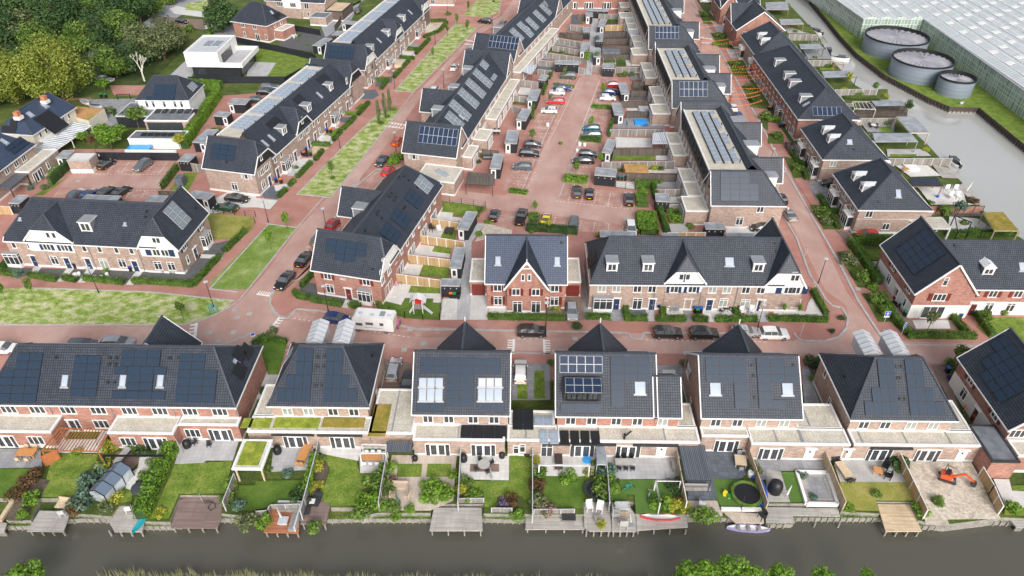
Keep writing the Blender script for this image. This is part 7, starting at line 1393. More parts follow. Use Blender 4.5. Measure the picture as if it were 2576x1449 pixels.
for l_ in TR.split('\n'):
 a_=l_.split(',',7);tree(a_[7],q(int(a_[0]),float(a_[1]),float(a_[2])),float(a_[3]),float(a_[4])*1.22,a_[5],int(a_[6]),'round',5200,.055,group='trees of the wood',lo=.04)
for l_,u,v,H_,r in(('large yellow green willow tree, left part touching the photo edge',170,1030,13,9.5),('large yellow green willow tree beside the silver estate car',650,1010,16.5,10)):tree(l_,q(0,u,v),H_,r,'leaf_willow',5,'willow',17000,.028,name='willow_tree',lo=.0)
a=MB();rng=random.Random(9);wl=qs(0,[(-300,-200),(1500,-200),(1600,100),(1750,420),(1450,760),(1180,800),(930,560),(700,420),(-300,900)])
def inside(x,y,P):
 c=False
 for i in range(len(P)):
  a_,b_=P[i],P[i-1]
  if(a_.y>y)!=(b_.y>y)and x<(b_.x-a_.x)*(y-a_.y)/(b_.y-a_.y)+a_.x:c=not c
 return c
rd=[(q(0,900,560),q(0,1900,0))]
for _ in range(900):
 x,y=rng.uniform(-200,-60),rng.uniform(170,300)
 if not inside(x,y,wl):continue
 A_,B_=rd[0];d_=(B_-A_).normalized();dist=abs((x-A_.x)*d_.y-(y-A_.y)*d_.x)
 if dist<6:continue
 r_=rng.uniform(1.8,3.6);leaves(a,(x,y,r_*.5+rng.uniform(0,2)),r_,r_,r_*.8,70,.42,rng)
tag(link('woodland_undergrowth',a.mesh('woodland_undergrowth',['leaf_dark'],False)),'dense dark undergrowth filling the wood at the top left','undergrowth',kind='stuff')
rng=random.Random(3);a=MB()
def br(p,d,L_,r,k):
 e=p+d*L_;a.tube(p,e,r,r*.65,6)
 if k:
  for _ in range(3):nd=(d+Vector((rng.uniform(-.6,.6),rng.uniform(-.6,.6),rng.uniform(-.1,.5)))).normalized();br(p+d*L_*rng.uniform(.6,1),nd,L_*.68,r*.6,k-1)
br(Vector((0,0,0)),Vector((0,0,1)),3.4,.26,4);p=q(0,1455,815);tag(link('bare_tree',a.mesh('bare_tree',['bark_pale'],False),None,T(p.x,p.y,0)),'pale leafless forked tree in front of the wood','tree')
YT='''11,155,1060,4.6,1.0,leaf_bright,round,young tree in the triangular verge, left of two
11,320,870,4.4,1.0,leaf_bright,round,young tree at the top corner of the triangular verge
11,770,350,4.6,.9,leaf,round,young tree in the lower end of the long verge
1,1785,615,4.4,.6,leaf,round,thin young tree in the middle of the upper verge
1,1930,372,4.4,.7,leaf,round,young tree on the left edge of the upper verge
1,2130,345,5.0,.8,leaf,round,young tree right of two at the head of the upper verge
1,2025,280,5.0,.75,leaf,round,young tree left of two at the head of the upper verge
1,2137,135,4.4,.6,leaf,round,young tree beside the playground swing
20,60,118,4.2,.8,leaf,round,young tree at the left end of the big verge
20,345,90,4.2,.8,leaf,round,young tree second from left in the big verge
20,1850,315,3.8,.9,leaf,round,sparse young tree beside the dark pyramid roof in the verge
10,245,1420,3.6,1.0,leaf_blue,round,pale grey green tree at the gravel garden hedge
2,200,1449,4.0,1.0,leaf,round,round young tree over the dark car in the left bays
2,910,985,4.5,.9,leaf_bright,round,young tree between the white hatchback and dark red one
2,790,1320,4.2,.9,leaf_bright,round,young tree in front of the petrol blue hatchback
2,530,795,3.6,.7,leaf,round,young tree in front of the dark green car
2,378,1050,3.2,.6,leaf_olive,round,thin tree in front of the bright red estate
12,640,315,3.8,1.1,leaf,round,round young tree above the tall reed clump
12,885,225,3.4,.8,leaf_bright,round,light green tree behind the large black saloon
12,228,700,3.2,.7,leaf_bright,round,light green sapling beside the black pickup
12,365,860,2.6,.8,leaf_yellow,round,yellow sapling below the yellow sports car
2,745,700,6.0,1.0,leaf_bright,round,tall light green tree at the lower end of the paved alley
2,850,640,3.8,1.1,leaf,round,tree at the right foot of the paved alley
2,850,480,4.0,1.2,leaf_blue,round,blue green fir like tree halfway up the alley
23,1600,430,4.2,1.3,leaf_olive,round,staked young tree before the white based corner house
23,1870,830,5.2,1.3,leaf,round,feathery young tree above the blue lidded bin by the street
23,2130,400,3.8,1.2,leaf,round,small tree left of the grid lawn
23,145,275,2.6,.45,leaf_bright,round,tiny lollipop tree left of two in the corner garden
23,300,275,2.6,.45,leaf_bright,round,tiny lollipop tree right of two in the corner garden
3,790,870,4.2,1.1,leaf_yellow,round,yellow green tree beside the canal garden pavilion
3,1060,930,3.0,1.2,leaf,round,palm like plant sticking out over the grey fence
3,1385,1165,4.5,1.2,leaf_dark,round,spiky tree at the water by the blue pool
13,1900,720,3.6,1.6,leaf_blue,round,silvery olive tree beside the dark red wall
13,1760,740,3.0,1.4,leaf,round,green bushy tree left of the silvery olive tree
0,1400,1290,5.5,3.0,leaf,round,leafy tree in front of the white villa panels
0,1230,1420,4.5,2.4,leaf_bright,round,light green tree beside the blue pool cover
0,1190,1240,4.0,1.0,leaf_dark,column,dark conical tree beside the slate flat roof
0,1060,1430,4.8,2.6,leaf_bright,round,bright green tree right of the glass canopy
0,850,1449,3.0,1.8,leaf_bright,round,bright low tree under the glass canopy corner
0,1060,930,4.2,2.4,leaf_bright,round,bright round bush tree beside the iron gate
10,1130,60,5.0,3.2,leaf_bright,round,bright tree above the black fence middle
10,1830,50,4.0,1.8,leaf_yellow,round,yellow green tree at the right of the black fence
10,960,70,4.4,1.2,leaf_red,round,dark red leaved tree behind the person in white
2,1920,180,2.4,2.0,leaf,round,round shrub tree in the top right front garden
1,1230,640,1.2,.5,leaf,round,small plant by the bay window'''
for l_ in YT.split('\n'):
 a_=l_.split(',',7)
 if a_[7].startswith('small plant'):continue
 H_=float(a_[3]);tree(a_[7],q(int(a_[0]),float(a_[1]),float(a_[2])),H_,float(a_[4]),a_[5],7+len(a_[7])%3,a_[6],620,.13,name='young_tree' if H_<5.2 and float(a_[4])<1.5 else 'tree',lo=.38)
for l_,u,v in(('slim dark columnar tree, front left of three beside the verge',1245,1260),('slim dark columnar tree, middle of three beside the verge',1305,1190),('slim dark columnar tree, rear of three beside the verge',1355,1145)):tree(l_,q(1,u,v),7.0,.75,'leaf_olive',4,'column',1000,.16,lo=.08,name='columnar_tree')
for l_,rc,u,v,z,r,m_ in(('big bright leafy tree at the bottom edge, left lobe by the water',32,1800,1440,3.2,1.9,'leaf_bright'),('big bright leafy tree at the bottom edge, second crown over the water',32,1960,1400,3.6,1.9,'leaf_bright'),('big bright leafy tree at the bottom edge, tall third crown',32,2230,1400,3.8,2.1,'leaf_bright'),('big bright leafy tree at the bottom edge, rightmost crown',32,2430,1430,3.2,1.6,'leaf_bright'),('clipped bright round tree left of three at the bottom right edge',33,140,1440,2.8,1.55,'leaf_bright'),('clipped bright round tree middle of three at the bottom right edge',33,565,1449,2.8,1.35,'leaf_bright'),('clipped bright round tree right of three at the bottom right edge',33,1020,1460,2.8,1.2,'leaf_bright'),('feathery bright tree at the bottom left corner',30,255,1440,2.6,1.9,'leaf_bright'),('low bushy tree at the very bottom left corner',30,60,1500,1.8,1.6,'leaf')):
 c=q(rc,u,v,z);tree(l_,Vector((c.x,c.y,-.9)),z+.9+r*.8,r,m_,11+len(l_)%2,'round',2400,.085,rv=r*.85)
def reeds(nm,lab,cat,pts,n_,h=1.0,mat='leaf_reed',z=-.9,wd=1.2,kind='stuff'):
 a=MB();rng=random.Random(n_)
 for p,r in zip(pts[:-1],pts[1:]):
  d=r-p;k=int(n_*d.length)
  for _ in range(k):
   c=p+d*rng.random()+Vector((rng.uniform(-.2,.2),rng.uniform(-wd,wd*.2),0));hh=h*rng.uniform(.5,1.3);dx,dy=rng.uniform(-.35,.35),rng.uniform(-.3,.3);w_=.03
   a.face([(c.x-w_,c.y,z),(c.x+w_,c.y,z),(c.x+dx,c.y+dy,z+hh)])
 return tag(link(nm,a.mesh(nm,[mat],False)),lab,cat,kind=kind)
reeds('reeds','strip of pale flowering reeds along the bottom edge of the photo','reeds',[Vector((x,42.6+.3*math.sin(x),0))for x in range(-46,24,2)],40,1.3)
reeds('bank_plants','wild green plants growing along the village bank of the near canal','plants',[Vector((p_.x,p_.y+.1,0))for p_ in bankpts],34,.5,'leaf_bright',-.8,.15)
# ------------------------------------------------------------------ canal gardens
def S2(rc,s):
 for l_ in s.strip().split('\n'):
  nm,mt,pts=l_.split(':');v=[float(x)for x in pts.replace(',',' ').split()];sheet(nm,qs(rc,list(zip(v[::2],v[1::2]))),0,mt)
S2(30,'''terrace:slabs_mid:0,175 410,175 430,365 0,370
lawn:lawn_deep:0,375 400,375 260,660 0,662
lawn:lawn:540,225 990,225 960,400 760,660 420,660
terrace:concrete:590,80 1080,80 1060,215 590,220
border:meadow:1000,240 1110,100 1190,180 1110,390 1200,480 900,840 720,820 900,450
border:meadow:1190,150 1520,150 1520,230 1200,240
terrace:paving_brown:1180,200 1420,230 1400,310 1310,410 1110,380
garden_path:slabs_light:1410,250 1570,250 1540,400 1370,500 1360,600 1260,600 1290,480 1300,430 1390,370
terrace:slabs:1590,170 1700,170 1660,300 1560,300
terrace:slabs:1830,95 2410,90 2345,295 2080,295 2040,330 1760,330
lawn:lawn:1760,335 2340,298 2270,625 1810,630 1700,880 1500,880 1580,760
lawn:lawn:1230,560 1340,600 1330,710 1200,720
lawn:lawn_deep:2410,545 2576,545 2576,800 2380,800
border:meadow:2370,400 2400,440 2390,800 2250,800
bed:soil:430,480 510,490 410,665 60,885 200,640 330,440''')
S2(31,'''terrace:slabs:180,150 590,140 530,390 150,410
lawn:lawn_deep:0,500 500,490 440,720 0,790
terrace:slabs_light:640,140 1060,140 1030,300 640,222
bed:soil:640,225 740,370 690,530 590,640 500,650 600,290
lawn:lawn:650,225 1010,295 1050,420 1270,430 1040,750 750,750 600,645 700,530 745,370
terrace:slabs_light:1040,200 1300,200 1280,425 1050,420
border:meadow:1270,430 1230,800 1060,860 1040,620
terrace:decking_pale:1370,240 2020,245 1985,700 1755,800 1230,800 1310,500
lawn:lawn:1430,328 1675,328 1662,460 1415,460
lawn:lawn:1728,328 1967,328 1957,460 1712,460
terrace:slabs_light:2060,245 2548,250 2545,495 2045,485
gravel:paving_brown:2155,330 2447,330 2447,408 2150,408
lawn:lawn:2170,500 2640,495 2640,655 2430,660 2420,765 2300,765 2290,610 2170,600
lawn:lawn:2550,245 2640,245 2640,500 2550,500
bed:soil:2050,480 2160,485 2170,600 2290,620 2290,665 2030,665
bed:soil:2430,665 2640,665 2640,765 2425,765
slope:meadow:0,880 80,880 60,990 0,1000''')
S2(32,'''lawn:lawn:0,250 205,255 200,690 120,690 100,655 0,650
terrace:slabs_light:210,250 845,258 820,440 690,456 320,450 210,400
lawn:lawn_deep:210,400 320,452 770,458 985,475 985,700 720,705 720,778 220,778
terrace:slabs:950,262 1650,262 1695,482 965,485
lawn:lawn_fake:970,490 1700,490 1752,700 1430,830 1245,825 1230,640 1150,640 1150,700 990,700
terrace:slabs_dark:1740,190 2360,195 2400,400 2300,480 2022,480 2065,690 1770,690
lawn:lawn_fake:2022,480 2300,485 2500,700 2508,755 2100,757 2065,690
terrace:slabs_mid:2440,280 2640,280 2640,460 2500,500
bed:soil:1640,690 1755,690 1755,780 1420,780 1500,740''')
S2(33,'''terrace:slabs_mid:-20,285 545,288 600,395 -20,402
deck:decking:-20,400 125,405 222,715 -20,715
lawn:lawn_fake:130,410 290,408 388,712 225,712
terrace:decking:295,395 605,400 700,715 393,712
terrace:slabs_mid:380,460 550,462 628,678 440,675
terrace:stain:650,295 1370,298 1385,515 720,512
lawn:lawn_dry:720,510 1395,515 1475,700 1075,700 1115,805 760,795
plot:sand:1370,305 2040,315 2140,500 2230,700 2340,885 1800,890 1820,945 1590,945 1500,700
terrace:concrete:2260,480 2420,485 2450,600 2640,610 2640,770 2390,770
lawn:lawn:2440,545 2640,545 2640,600 2460,600
lawn:lawn:2380,770 2640,775 2640,855 2370,845''')
S2(2,'''garden:slabs_dark:600,150 740,165 700,240 590,240
garden:boards_grey:560,250 715,270 690,340 540,310
garden:soil:480,330 715,350 700,415 470,380
garden:slabs_mid:410,390 690,425 680,500 400,450
garden:meadow:350,460 690,505 690,570 340,525
garden:slabs_mid:270,540 750,590 740,620 680,640 440,610 265,600
garden:slabs_dark:260,610 430,625 420,720 395,710 200,700
alley:slabs:805,190 865,195 800,770 735,760
garden:meadow:870,150 1180,155 1190,245 935,250 870,200
garden:boards_dark:930,320 1190,320 1230,385 920,390
garden:soil:905,390 1235,390 1235,462 905,462
garden:felt:900,470 1260,472 1260,545 900,545
garden:meadow:900,550 1270,552 1150,630 1145,672 1040,672 910,640
garden:slabs_light:1140,600 1270,600 1270,672 1150,672
garden:boards_grey:1185,680 1390,680 1420,815 1190,815
garden:meadow:1040,680 1185,690 1150,780 1060,775
garden:soil:1210,825 1450,830 1450,912 1200,910
garden:slabs_dark:1190,915 1480,920 1480,1012 1180,1012
garden:slabs_light:1150,1095 1520,1095 1525,1122 1150,1122
garden:slabs_mid:1140,1200 1530,1190 1535,1298 1020,1300
garden:concrete:0,880 190,895 170,970 0,950
garden:meadow:0,970 150,980 130,1060 0,1055''')
S2(12,'''garden:concrete:1040,-60 1420,-50 1400,42 1030,45
garden:lawn:1010,125 1445,125 1440,172 1005,172
garden:slabs_light:1445,125 1600,125 1600,172 1445,170
garden:slabs_mid:1060,285 1700,300 1690,308 1060,285
garden:meadow:1060,215 1400,225 1350,300 1050,280
garden:slabs_light:1380,265 1690,260 1690,305 1360,300
garden:slabs_mid:1430,390 1700,390 1740,450 1440,450
garden:gravel_white:1045,385 1240,395 1230,465 1040,440
garden:slabs_light:1590,540 1800,540 1790,605 1590,605
garden:meadow:1580,610 1790,610 1820,740 1700,740 1580,800
garden:gravel_dark:1680,740 1830,745 1850,810 1700,810
garden:stain:1570,815 1750,810 1775,885 1590,890
garden:concrete:2150,860 2576,860 2576,930 2150,930''')
S2(3,'''garden:decking:130,240 360,330 430,345 200,345
garden:slabs_mid:340,490 590,500 640,600 400,600
garden:lawn:510,690 660,690 670,715 520,718
garden:meadow:700,905 1200,905 1210,1010 780,1000
garden:soil:780,1040 1400,1060 1400,1180 860,1190
garden:slabs_mid:900,1195 1290,1195 1260,1340 1000,1340
garden:lawn:1100,1290 1230,1280 1250,1335 1150,1340''')
S2(13,'''garden:slabs:1190,60 1560,60 1640,130 1200,135
garden:lawn:1220,112 1490,112 1490,140 1230,140
garden:slabs_light:1280,225 1600,225 1740,330 1430,340
garden:decking:1640,210 1800,250 1970,360 1750,350
garden:slabs_light:1500,440 1950,440 1990,600 2080,620 1640,620
garden:gravel_dark:1620,640 2180,700 2200,740 1800,740
garden:slabs_light:1820,740 2100,760 2320,905 1800,905
garden:decking:1900,440 1960,400 2180,620 2080,622''')
def part(t,nm,mt,f,uv=False):a=MB();f(a);return link(nm,a.mesh(nm,[mt],uv),t)
def deck(lab,rc,pts,mt,z=-.25,name='deck'):
 t=thing(name,lab,'deck',(0,0,0));P_=[q(rc,u,v,z)for u,v in pts];a=MB();a.prism(P_,z-.16,z);link('boards',a.mesh('boards',[mt]),t)
 ys=min(p.y for p in P_);xs_=[p.x for p in P_ if p.y<ys+1.2];x0,x1=min(xs_),max(xs_)
 for i in range(4):x=x0+.25+(x1-x0-.5)*i/3;part(t,'pile','sleeper',lambda a:a.box(x-.08,x+.08,ys+.15,ys+.31,-2.2,z-.17))
for d in[('grey plank jetty with steps and lounger, left of the pergola garden',30,[(400,790),(712,800),(637,1002),(268,998)],'decking',-.3),('small grey deck cut by the left edge',30,[(-60,900),(70,915),(40,1005),(-60,1000)],'decking',-.3),('narrow grey deck with white chair and turquoise board',30,[(1190,750),(1390,760),(1452,920),(1430,1002),(1150,1002),(1105,920)],'decking',-.2),('large brown deck with coiled hose',30,[(1885,640),(2240,640),(2230,860),(2190,964),(1715,966),(1800,690)],'decking_brown',-.3),('terracotta coloured deck with L shaped grey bench',31,[(145,775),(445,780),(430,1018),(75,1008)],'decking_red',-.3),('dark brown deck with black loungers',31,[(545,690),(757,698),(705,928),(445,925)],'decking_brown',-.05),('big pale empty jetty in the middle of the canal bank',31,[(1790,760),(2270,760),(2280,992),(1745,992)],'decking',-.2),('long low grey deck with fold up table below the dark lawn',32,[(140,855),(725,860),(735,978),(135,978)],'decking',-.5),('weathered deck with two white chairs and iron balustrade',32,[(720,705),(985,708),(1000,998),(780,998),(728,955)],'decking',-.1),('weathered deck with concrete coloured armchairs',32,[(1002,705),(1150,705),(1240,830),(1252,1000),(1005,1000)],'decking',-.1),('pale deck carrying the red and white dinghy',32,[(1250,845),(1755,835),(1770,955),(1255,988)],'decking',-.4),('pinkish brown deck with grey garden chair',32,[(1760,690),(2065,690),(2122,838),(1760,836)],'decking_pale',.02),('lower pinkish deck with black chair behind the inflatable kayak',32,[(2120,800),(2530,820),(2535,915),(2250,912)],'decking_pale',-.4),('silver grey deck below the white plunge terrace',33,[(-20,757),(705,765),(725,846),(245,840),(270,912),(-20,910)],'decking',-.35),('new honey coloured deck with watering can',33,[(1100,725),(1430,728),(1548,997),(1185,1000)],'decking_new',-.2),('small grey jetty at the bottom right edge',33,[(2400,850),(2600,860),(2600,960),(2500,955)],'decking',-.4)]:deck(*d)
def planks(p,rz,w_,l_,h_,t=.05):return p
def chairm(mt):
 def mk():
  a=MB();a.box(-.24,.24,-.24,.24,.42,.48)
  for x in(-.21,.21):
   for y in(-.21,.21):a.box(x-.025,x+.025,y-.025,y+.025,0,.42)
  a.box(-.24,.24,.2,.25,.48,.92);a.box(-.26,-.22,-.2,.2,.62,.66);a.box(.22,.26,-.2,.2,.62,.66);return a.mesh('garden_chair',[mt],False)
 return cached(('chair',mt),mk)
def chair(lab,p,rz,mt='dark',s=1,group=None):o=link('garden_chair',chairm(mt),None,T(p.x,p.y,p.z,rz));o.scale=(s,s,s);return tag(o,lab,'chair',group)
def table(lab,rc,u,v,l_,w_,rz,mt,n_=0,cm='dark',clab=None,rnd=0,z=.05,ends=1):
 p=q(rc,u,v,z);t=thing('garden_table',lab,'table',p,R(rz));part(t,'table_top',mt,lambda a:a.tube((0,0,.7),(0,0,.76),l_/2,k=20)if rnd else a.prism([(-l_/2,-w_/2),(l_/2,-w_/2),(l_/2,w_/2),(-l_/2,w_/2)],.7,.76))
 for x,y in([(0,0)]if rnd else[(-1,-1),(1,-1),(1,1),(-1,1)]):part(t,'leg',mt if mt!='cushion' else 'grey',lambda a:a.box(x*(l_/2-.1)-.04,x*(l_/2-.1)+.04,y*(w_/2-.1)-.04,y*(w_/2-.1)+.04,0,.7))
 M=T(p.x,p.y,p.z,R(rz))
 for i in range(n_):
  if rnd:an=i*2*math.pi/n_+.5;c=M@Vector((math.cos(an)*(l_/2+.3),math.sin(an)*(l_/2+.3),0));chair(clab,c,R(rz)+an-math.pi/2,cm,1,clab)
  else:
   k=(n_+1)//2;s=-1 if i<k else 1;j=i%k;x=(j+.5)/k*l_-l_/2;c=M@Vector((x,s*(w_/2+.3),0));chair(clab,c,R(rz)+(math.pi if s<0 else 0),cm,1,clab)
for t_ in[('orange brown wooden table with red plant on the slate terrace',30,285,240,2.3,1.2,0,'wood_orange',4,'wood_pale','wooden chairs at the orange brown table'),('long stone topped table in the brown gravel corner',30,1250,270,.9,2.6,-12,'stain',2,'dark','dark chairs at the long stone topped table'),('grey table behind the terracotta pergola',30,1040,90,1.0,2.0,0,'grey_pale',0),('oval honey wood table on the grey terrace',31,497,240,1.2,2.5,-8,'wood_orange',4,'wood_orange','honey wood chairs at the oval table'),('teak topped dining table under the open glass canopy',31,1170,290,2.4,.9,0,'wood_orange',6,'cushion','white chairs at the teak topped table'),('round concrete table on the dark gravel square',31,2295,360,1.5,1.5,0,'stain',4,'dark','black wire chairs at the round concrete table',1),('dark wooden table with benches by the blue round cover',32,465,310,1.0,1.6,0,'wood_dark',4,'wood_dark','dark wooden seats at the dark garden table'),('long weathered grey dining table',32,1135,335,2.5,1.0,0,'stain',6,'black','black chairs at the long weathered table'),('brown workbench with green ceramic grill beside the trellis',32,1640,360,1.0,1.6,0,'wood_grey',0),('wooden table under cream cushions by the reed fence',32,2290,320,1.4,1.6,-8,'wood_pale',2,'grey','grey chairs at the cushion covered table'),('live edge wooden table on the grey tiled terrace',33,750,410,1.1,2.4,12,'wood_pale',4,'dark','dark chairs at the live edge table'),('square wooden low table between folding chairs',33,1090,420,1.0,1.0,-15,'wood_orange',0),('pale wooden table by the square frame garden',2,1195,630,.9,.9,0,'wood_orange',0),('long pale wooden table in the grey planked garden',2,1280,755,2.6,.8,0,'wood_pale',0),('picnic table beside the wooden bench',12,1710,575,1.8,1.2,0,'wood_pale',0),('round white table by the curved brown terrace',3,1055,1285,1.2,1.2,0,'cushion',4,'dark','dark chairs at the round white table',1),('round white table set in the top left brick villa garden',1,375,380,1.4,1.4,0,'cushion',4,'cushion','white chairs at the top left villa table',1),('white table with umbrella pole behind the first court shed',1,2420,1345,1.8,1,0,'cushion',4,'dark','dark chairs at the white court garden table'),('small dark table between two chairs before the long terrace',22,2135,240,.7,.7,0,'dark',2,'dark','chairs either side of the small dark front table',1),('low orange table on the white roof deck',13,1378,280,1.2,1.0,0,'wood_orange',0),('wooden slatted table in the left bordered garden',13,2240,850,1.0,1.6,20,'wood',0),('black dining table behind the angled red terrace',11,1950,890,1.6,1.2,-10,'dark',4,'dark','black chairs at the black table')]:table(*t_)
for l_,rc,u,v,rz,mt,s in[('white plastic chair on the narrow grey deck',30,1305,800,200,'cushion',1.3),('grey folded lounger on the left jetty',30,640,840,200,'grey_pale',1.3),('wire chair with turquoise towel on the grey terrace',30,2110,150,10,'dark',1.1),('dark wire chair beside the covered barbecue',30,1965,130,-30,'dark',1.1),('left white bucket chair on the weathered deck',32,775,780,10,'cushion',1.6),('right white bucket chair on the weathered deck',32,880,790,-15,'cushion',1.6),('grey garden chair on the pinkish deck',32,1905,750,160,'grey_pale',1.5),('black chair on the lower pinkish deck',32,2510,870,-70,'dark',1.5),('black folding chair upper right of the low table',33,1165,380,-40,'black',1.6),('black folding chair lower right of the low table',33,1190,470,-110,'black',1.6),('left grey chair on the light slab front garden',22,1608,240,0,'grey',1.2),('right grey chair on the light slab front garden',22,1655,240,0,'grey',1.2),('left white deck chair in the long terrace front garden',22,2310,265,20,'cushion',1.6),('right white deck chair in the long terrace front garden',22,2405,255,-10,'cushion',1.6),('left armchair of the rattan set',31,1385,680,90,'rattan',1.5),('right armchair of the rattan set',31,1530,670,-110,'rattan',1.5),('dark armchair by the reed fence corner',32,2275,190,0,'dark',1.4),('white hanging chair behind the angled red terrace',11,1845,890,20,'cushion',1.6),('black armchair by the white hanging chair',11,1775,880,60,'dark',1.7),('front left white lounge chair on the white canal terrace',13,1835,560,0,'cushion',1.8),('front right white lounge chair on the white canal terrace',13,1905,555,0,'cushion',1.8),('rear left white lounge chair on the white canal terrace',13,1780,470,180,'cushion',1.8),('rear right white lounge chair on the white canal terrace',13,1865,470,180,'cushion',1.8),('concrete coloured armchair nearest the canal edge',32,1115,960,180,'stain',2.0),('concrete coloured armchair left of the square table',32,1040,860,90,'stain',1.9)]:chair(l_,q(rc,u,v,.02 if rc!=32 or v<760 else-.1),R(rz),mt,s)
def blk(name,lab,cat,rc,u,v,rz,parts,z=.05,s=1):
 """parts: (name, material, x0, x1, y0, y1, z0, z1)"""
 p=q(rc,u,v,z);t=thing(name,lab,cat,p,R(rz));t.scale=(s,s,s)
 for nm,mt,*b_ in parts:part(t,nm,mt,lambda a:a.box(*b_),True)
 return t
sofa=lambda m_,w_,c_='cushion':[('base',m_,-w_/2,w_/2,-.4,.4,.05,.35),('backrest',m_,-w_/2,w_/2,.32,.45,.35,.8),('armrest',m_,-w_/2-.1,-w_/2,-.4,.45,.05,.6),('armrest',m_,w_/2,w_/2+.1,-.4,.45,.05,.6),('cushion',c_,-w_/2+.04,w_/2-.04,-.38,.3,.35,.48)]
blk('garden_sofa','rattan garden sofa on the pale planked terrace','sofa',31,1450,560,0,sofa('rattan',1.9,'rattan'));blk('garden_sofa','concrete coloured garden sofa below the narrow steps','sofa',32,1105,770,0,sofa('stain',1.6,'grey_pale'));blk('garden_sofa','cream lounge sofa under the dark canopy','sofa',32,1850,570,180,sofa('wood_grey',3.0));blk('garden_sofa','dark lounge sofa in the court garden below the panels','sofa',11,2340,150,0,sofa('dark',2.4,'grey'))
blk('garden_bench','curved grey wooden L bench on the terracotta deck','bench',31,310,830,0,[('seat','wood_grey',-1.1,1.5,.3,1.1,0,.45),('backrest','grey_pale',-1.2,1.7,1.1,1.3,0,.9),('seat','wood_grey',.8,1.5,-2.3,.3,0,.45),('backrest','grey_pale',1.5,1.7,-2.3,1.1,0,.9)],-.3)
blk('low_table','square white low table on the terracotta deck','table',31,280,910,0,[('table_top','grey_pale',-.55,.55,-.5,.5,.25,.5),('base','grey',-.4,.4,-.4,.4,0,.25)],-.3);blk('low_table','square low table between the concrete armchairs','table',32,1130,860,0,[('table_top','wood_pale',-.5,.5,-.5,.5,.25,.45),('base','grey',-.4,.4,-.4,.4,0,.25)],-.1);blk('low_table','square grey table before the white bucket chairs','table',32,865,890,0,[('table_top','wood_grey',-.45,.45,-.45,.45,.35,.45),('base','wood_grey',-.3,.3,-.3,.3,0,.35)],-.1)
blk('sun_lounger','black sun lounger pair on the dark brown deck','lounger',31,510,770,5,[('frame','dark',-.5,.5,-1.0,1.0,.15,.35),('backrest','dark',-.5,.5,.7,1.0,.35,.8)]);blk('sun_lounger','black lounge chair right of the white side table','lounger',31,615,700,-10,[('frame','dark',-.45,.45,-.8,.6,.15,.35),('backrest','dark',-.45,.45,.6,.85,.35,.85)]);blk('side_table','small white side table on the dark brown deck','table',31,572,715,0,[('table_top','cushion',-.3,.3,-.35,.35,.3,.4),('base','grey',-.2,.2,-.2,.2,0,.3)])
blk('slatted_bench','new wooden slatted bench on the left jetty','bench',30,660,740,-5,[('seat','wood_pale',-.9,.9,-.6,.5,.3,.4),('backrest','wood_pale',-.9,.9,.5,.6,.3,.85)]);blk('storage_bench','dark fold up trough table on the long low deck','table',32,570,880,0,[('table_top','dark',-.8,.8,-.5,.5,.5,.6),('leg','grey',-.75,-.65,-.4,.4,0,.5),('leg','grey',.65,.75,-.4,.4,0,.5)],-.5)
for l_,rc,u,v,s in[('black covered barbecue on the grey terrace of the leftmost row',30,1890,150,1.2),('black covered barbecue at the oval table terrace',31,222,210,1.2),('black barbecue beside the round table terrace door',31,2090,290,1.1),('black covered egg shaped grill by the striped awning',31,1603,285,.8),('black storage rack right of the second patio door',31,2475,255,.9),('large black covered hot tub on the silver terrace',33,60,600,1.9)]:
 p=q(rc,u,v,.05);t=thing('covered_grill',l_,'barbecue',p,.2);a=MB();a.lathe([(.42*s,0),(.45*s,.5*s),(.40*s,.85*s),(.22*s,1.02*s),(.05,1.06*s)],10);link('cover',a.mesh('cover',['black'],False,50),t);part(t,'base','black',lambda a:a.box(-.3*s,.3*s,-.3*s,.3*s,0,.08))
def parasol(lab,rc,u,v,h,mt,z=0,lean=.25):
 p=q(rc,u,v,z);t=thing('closed_parasol',lab,'parasol',p);part(t,'base','grey',lambda a:a.box(-.3,.3,-.3,.3,0,.1));part(t,'canopy',mt,lambda a:a.tube((-lean*.4,0,h*.35),(-lean,0,h),.17,.04,8));part(t,'pole','grey',lambda a:a.tube((0,0,.1),(-lean,0,h+.1),.03,k=6))
for a_ in[('closed grey parasol on the terracotta deck',31,275,900,2.4,'grey_pale',-.3),('closed blue green parasol in the rattan lounge',31,1440,740,2.8,'leaf_blue'),('closed grey parasol right of the round concrete table',31,2380,500,2.6,'grey'),('closed white parasol beside the artificial lawn strip',33,165,670,2.5,'cushion',0,-.3),('closed pale parasol at the concrete armchairs',32,1195,940,2.2,'grey_pale',-.1),('closed dark parasol beside the barbecue cover',30,1850,220,2.8,'grey'),('closed white parasol standing by the wide canal',13,1960,520,3.4,'cushion',0,-.9),('closed dark parasol on the paddling pool patio',2,1158,1285,2.0,'dark')]:parasol(*a_)
def hull(lab,cat,rc,u,v,l_,w_,h_,rz,mt,inn,z,name='boat',extra=None):
 p=q(rc,u,v,z);t=thing(name,lab,cat,p,R(rz));a=MB();b=MB();N=12;R_=[]
 for i in range(N+1):
  f=i/N*2-1;w=w_/2*max(.02,1-abs(f)**2.6);x=f*l_/2;up_=h_+.12*abs(f)**3;R_.append([(x,-w,up_),(x,-w*.7,0),(x,w*.7,0),(x,w,up_),(x,w*.72,up_),(x,w*.55,h_*.45),(x,-w*.55,h_*.45),(x,-w*.72,up_)])
 for i in range(N):
  for k in range(8):k2=(k+1)%8;a.face([R_[i][k],R_[i+1][k],R_[i+1][k2],R_[i][k2]],1 if k in(4,5,6)else 0)
 link('hull',a.mesh('hull',[mt,inn],False),t)
 for e in extra or[]:nm,m_,*bb=e;part(t,nm,m_,lambda a:a.box(*bb))
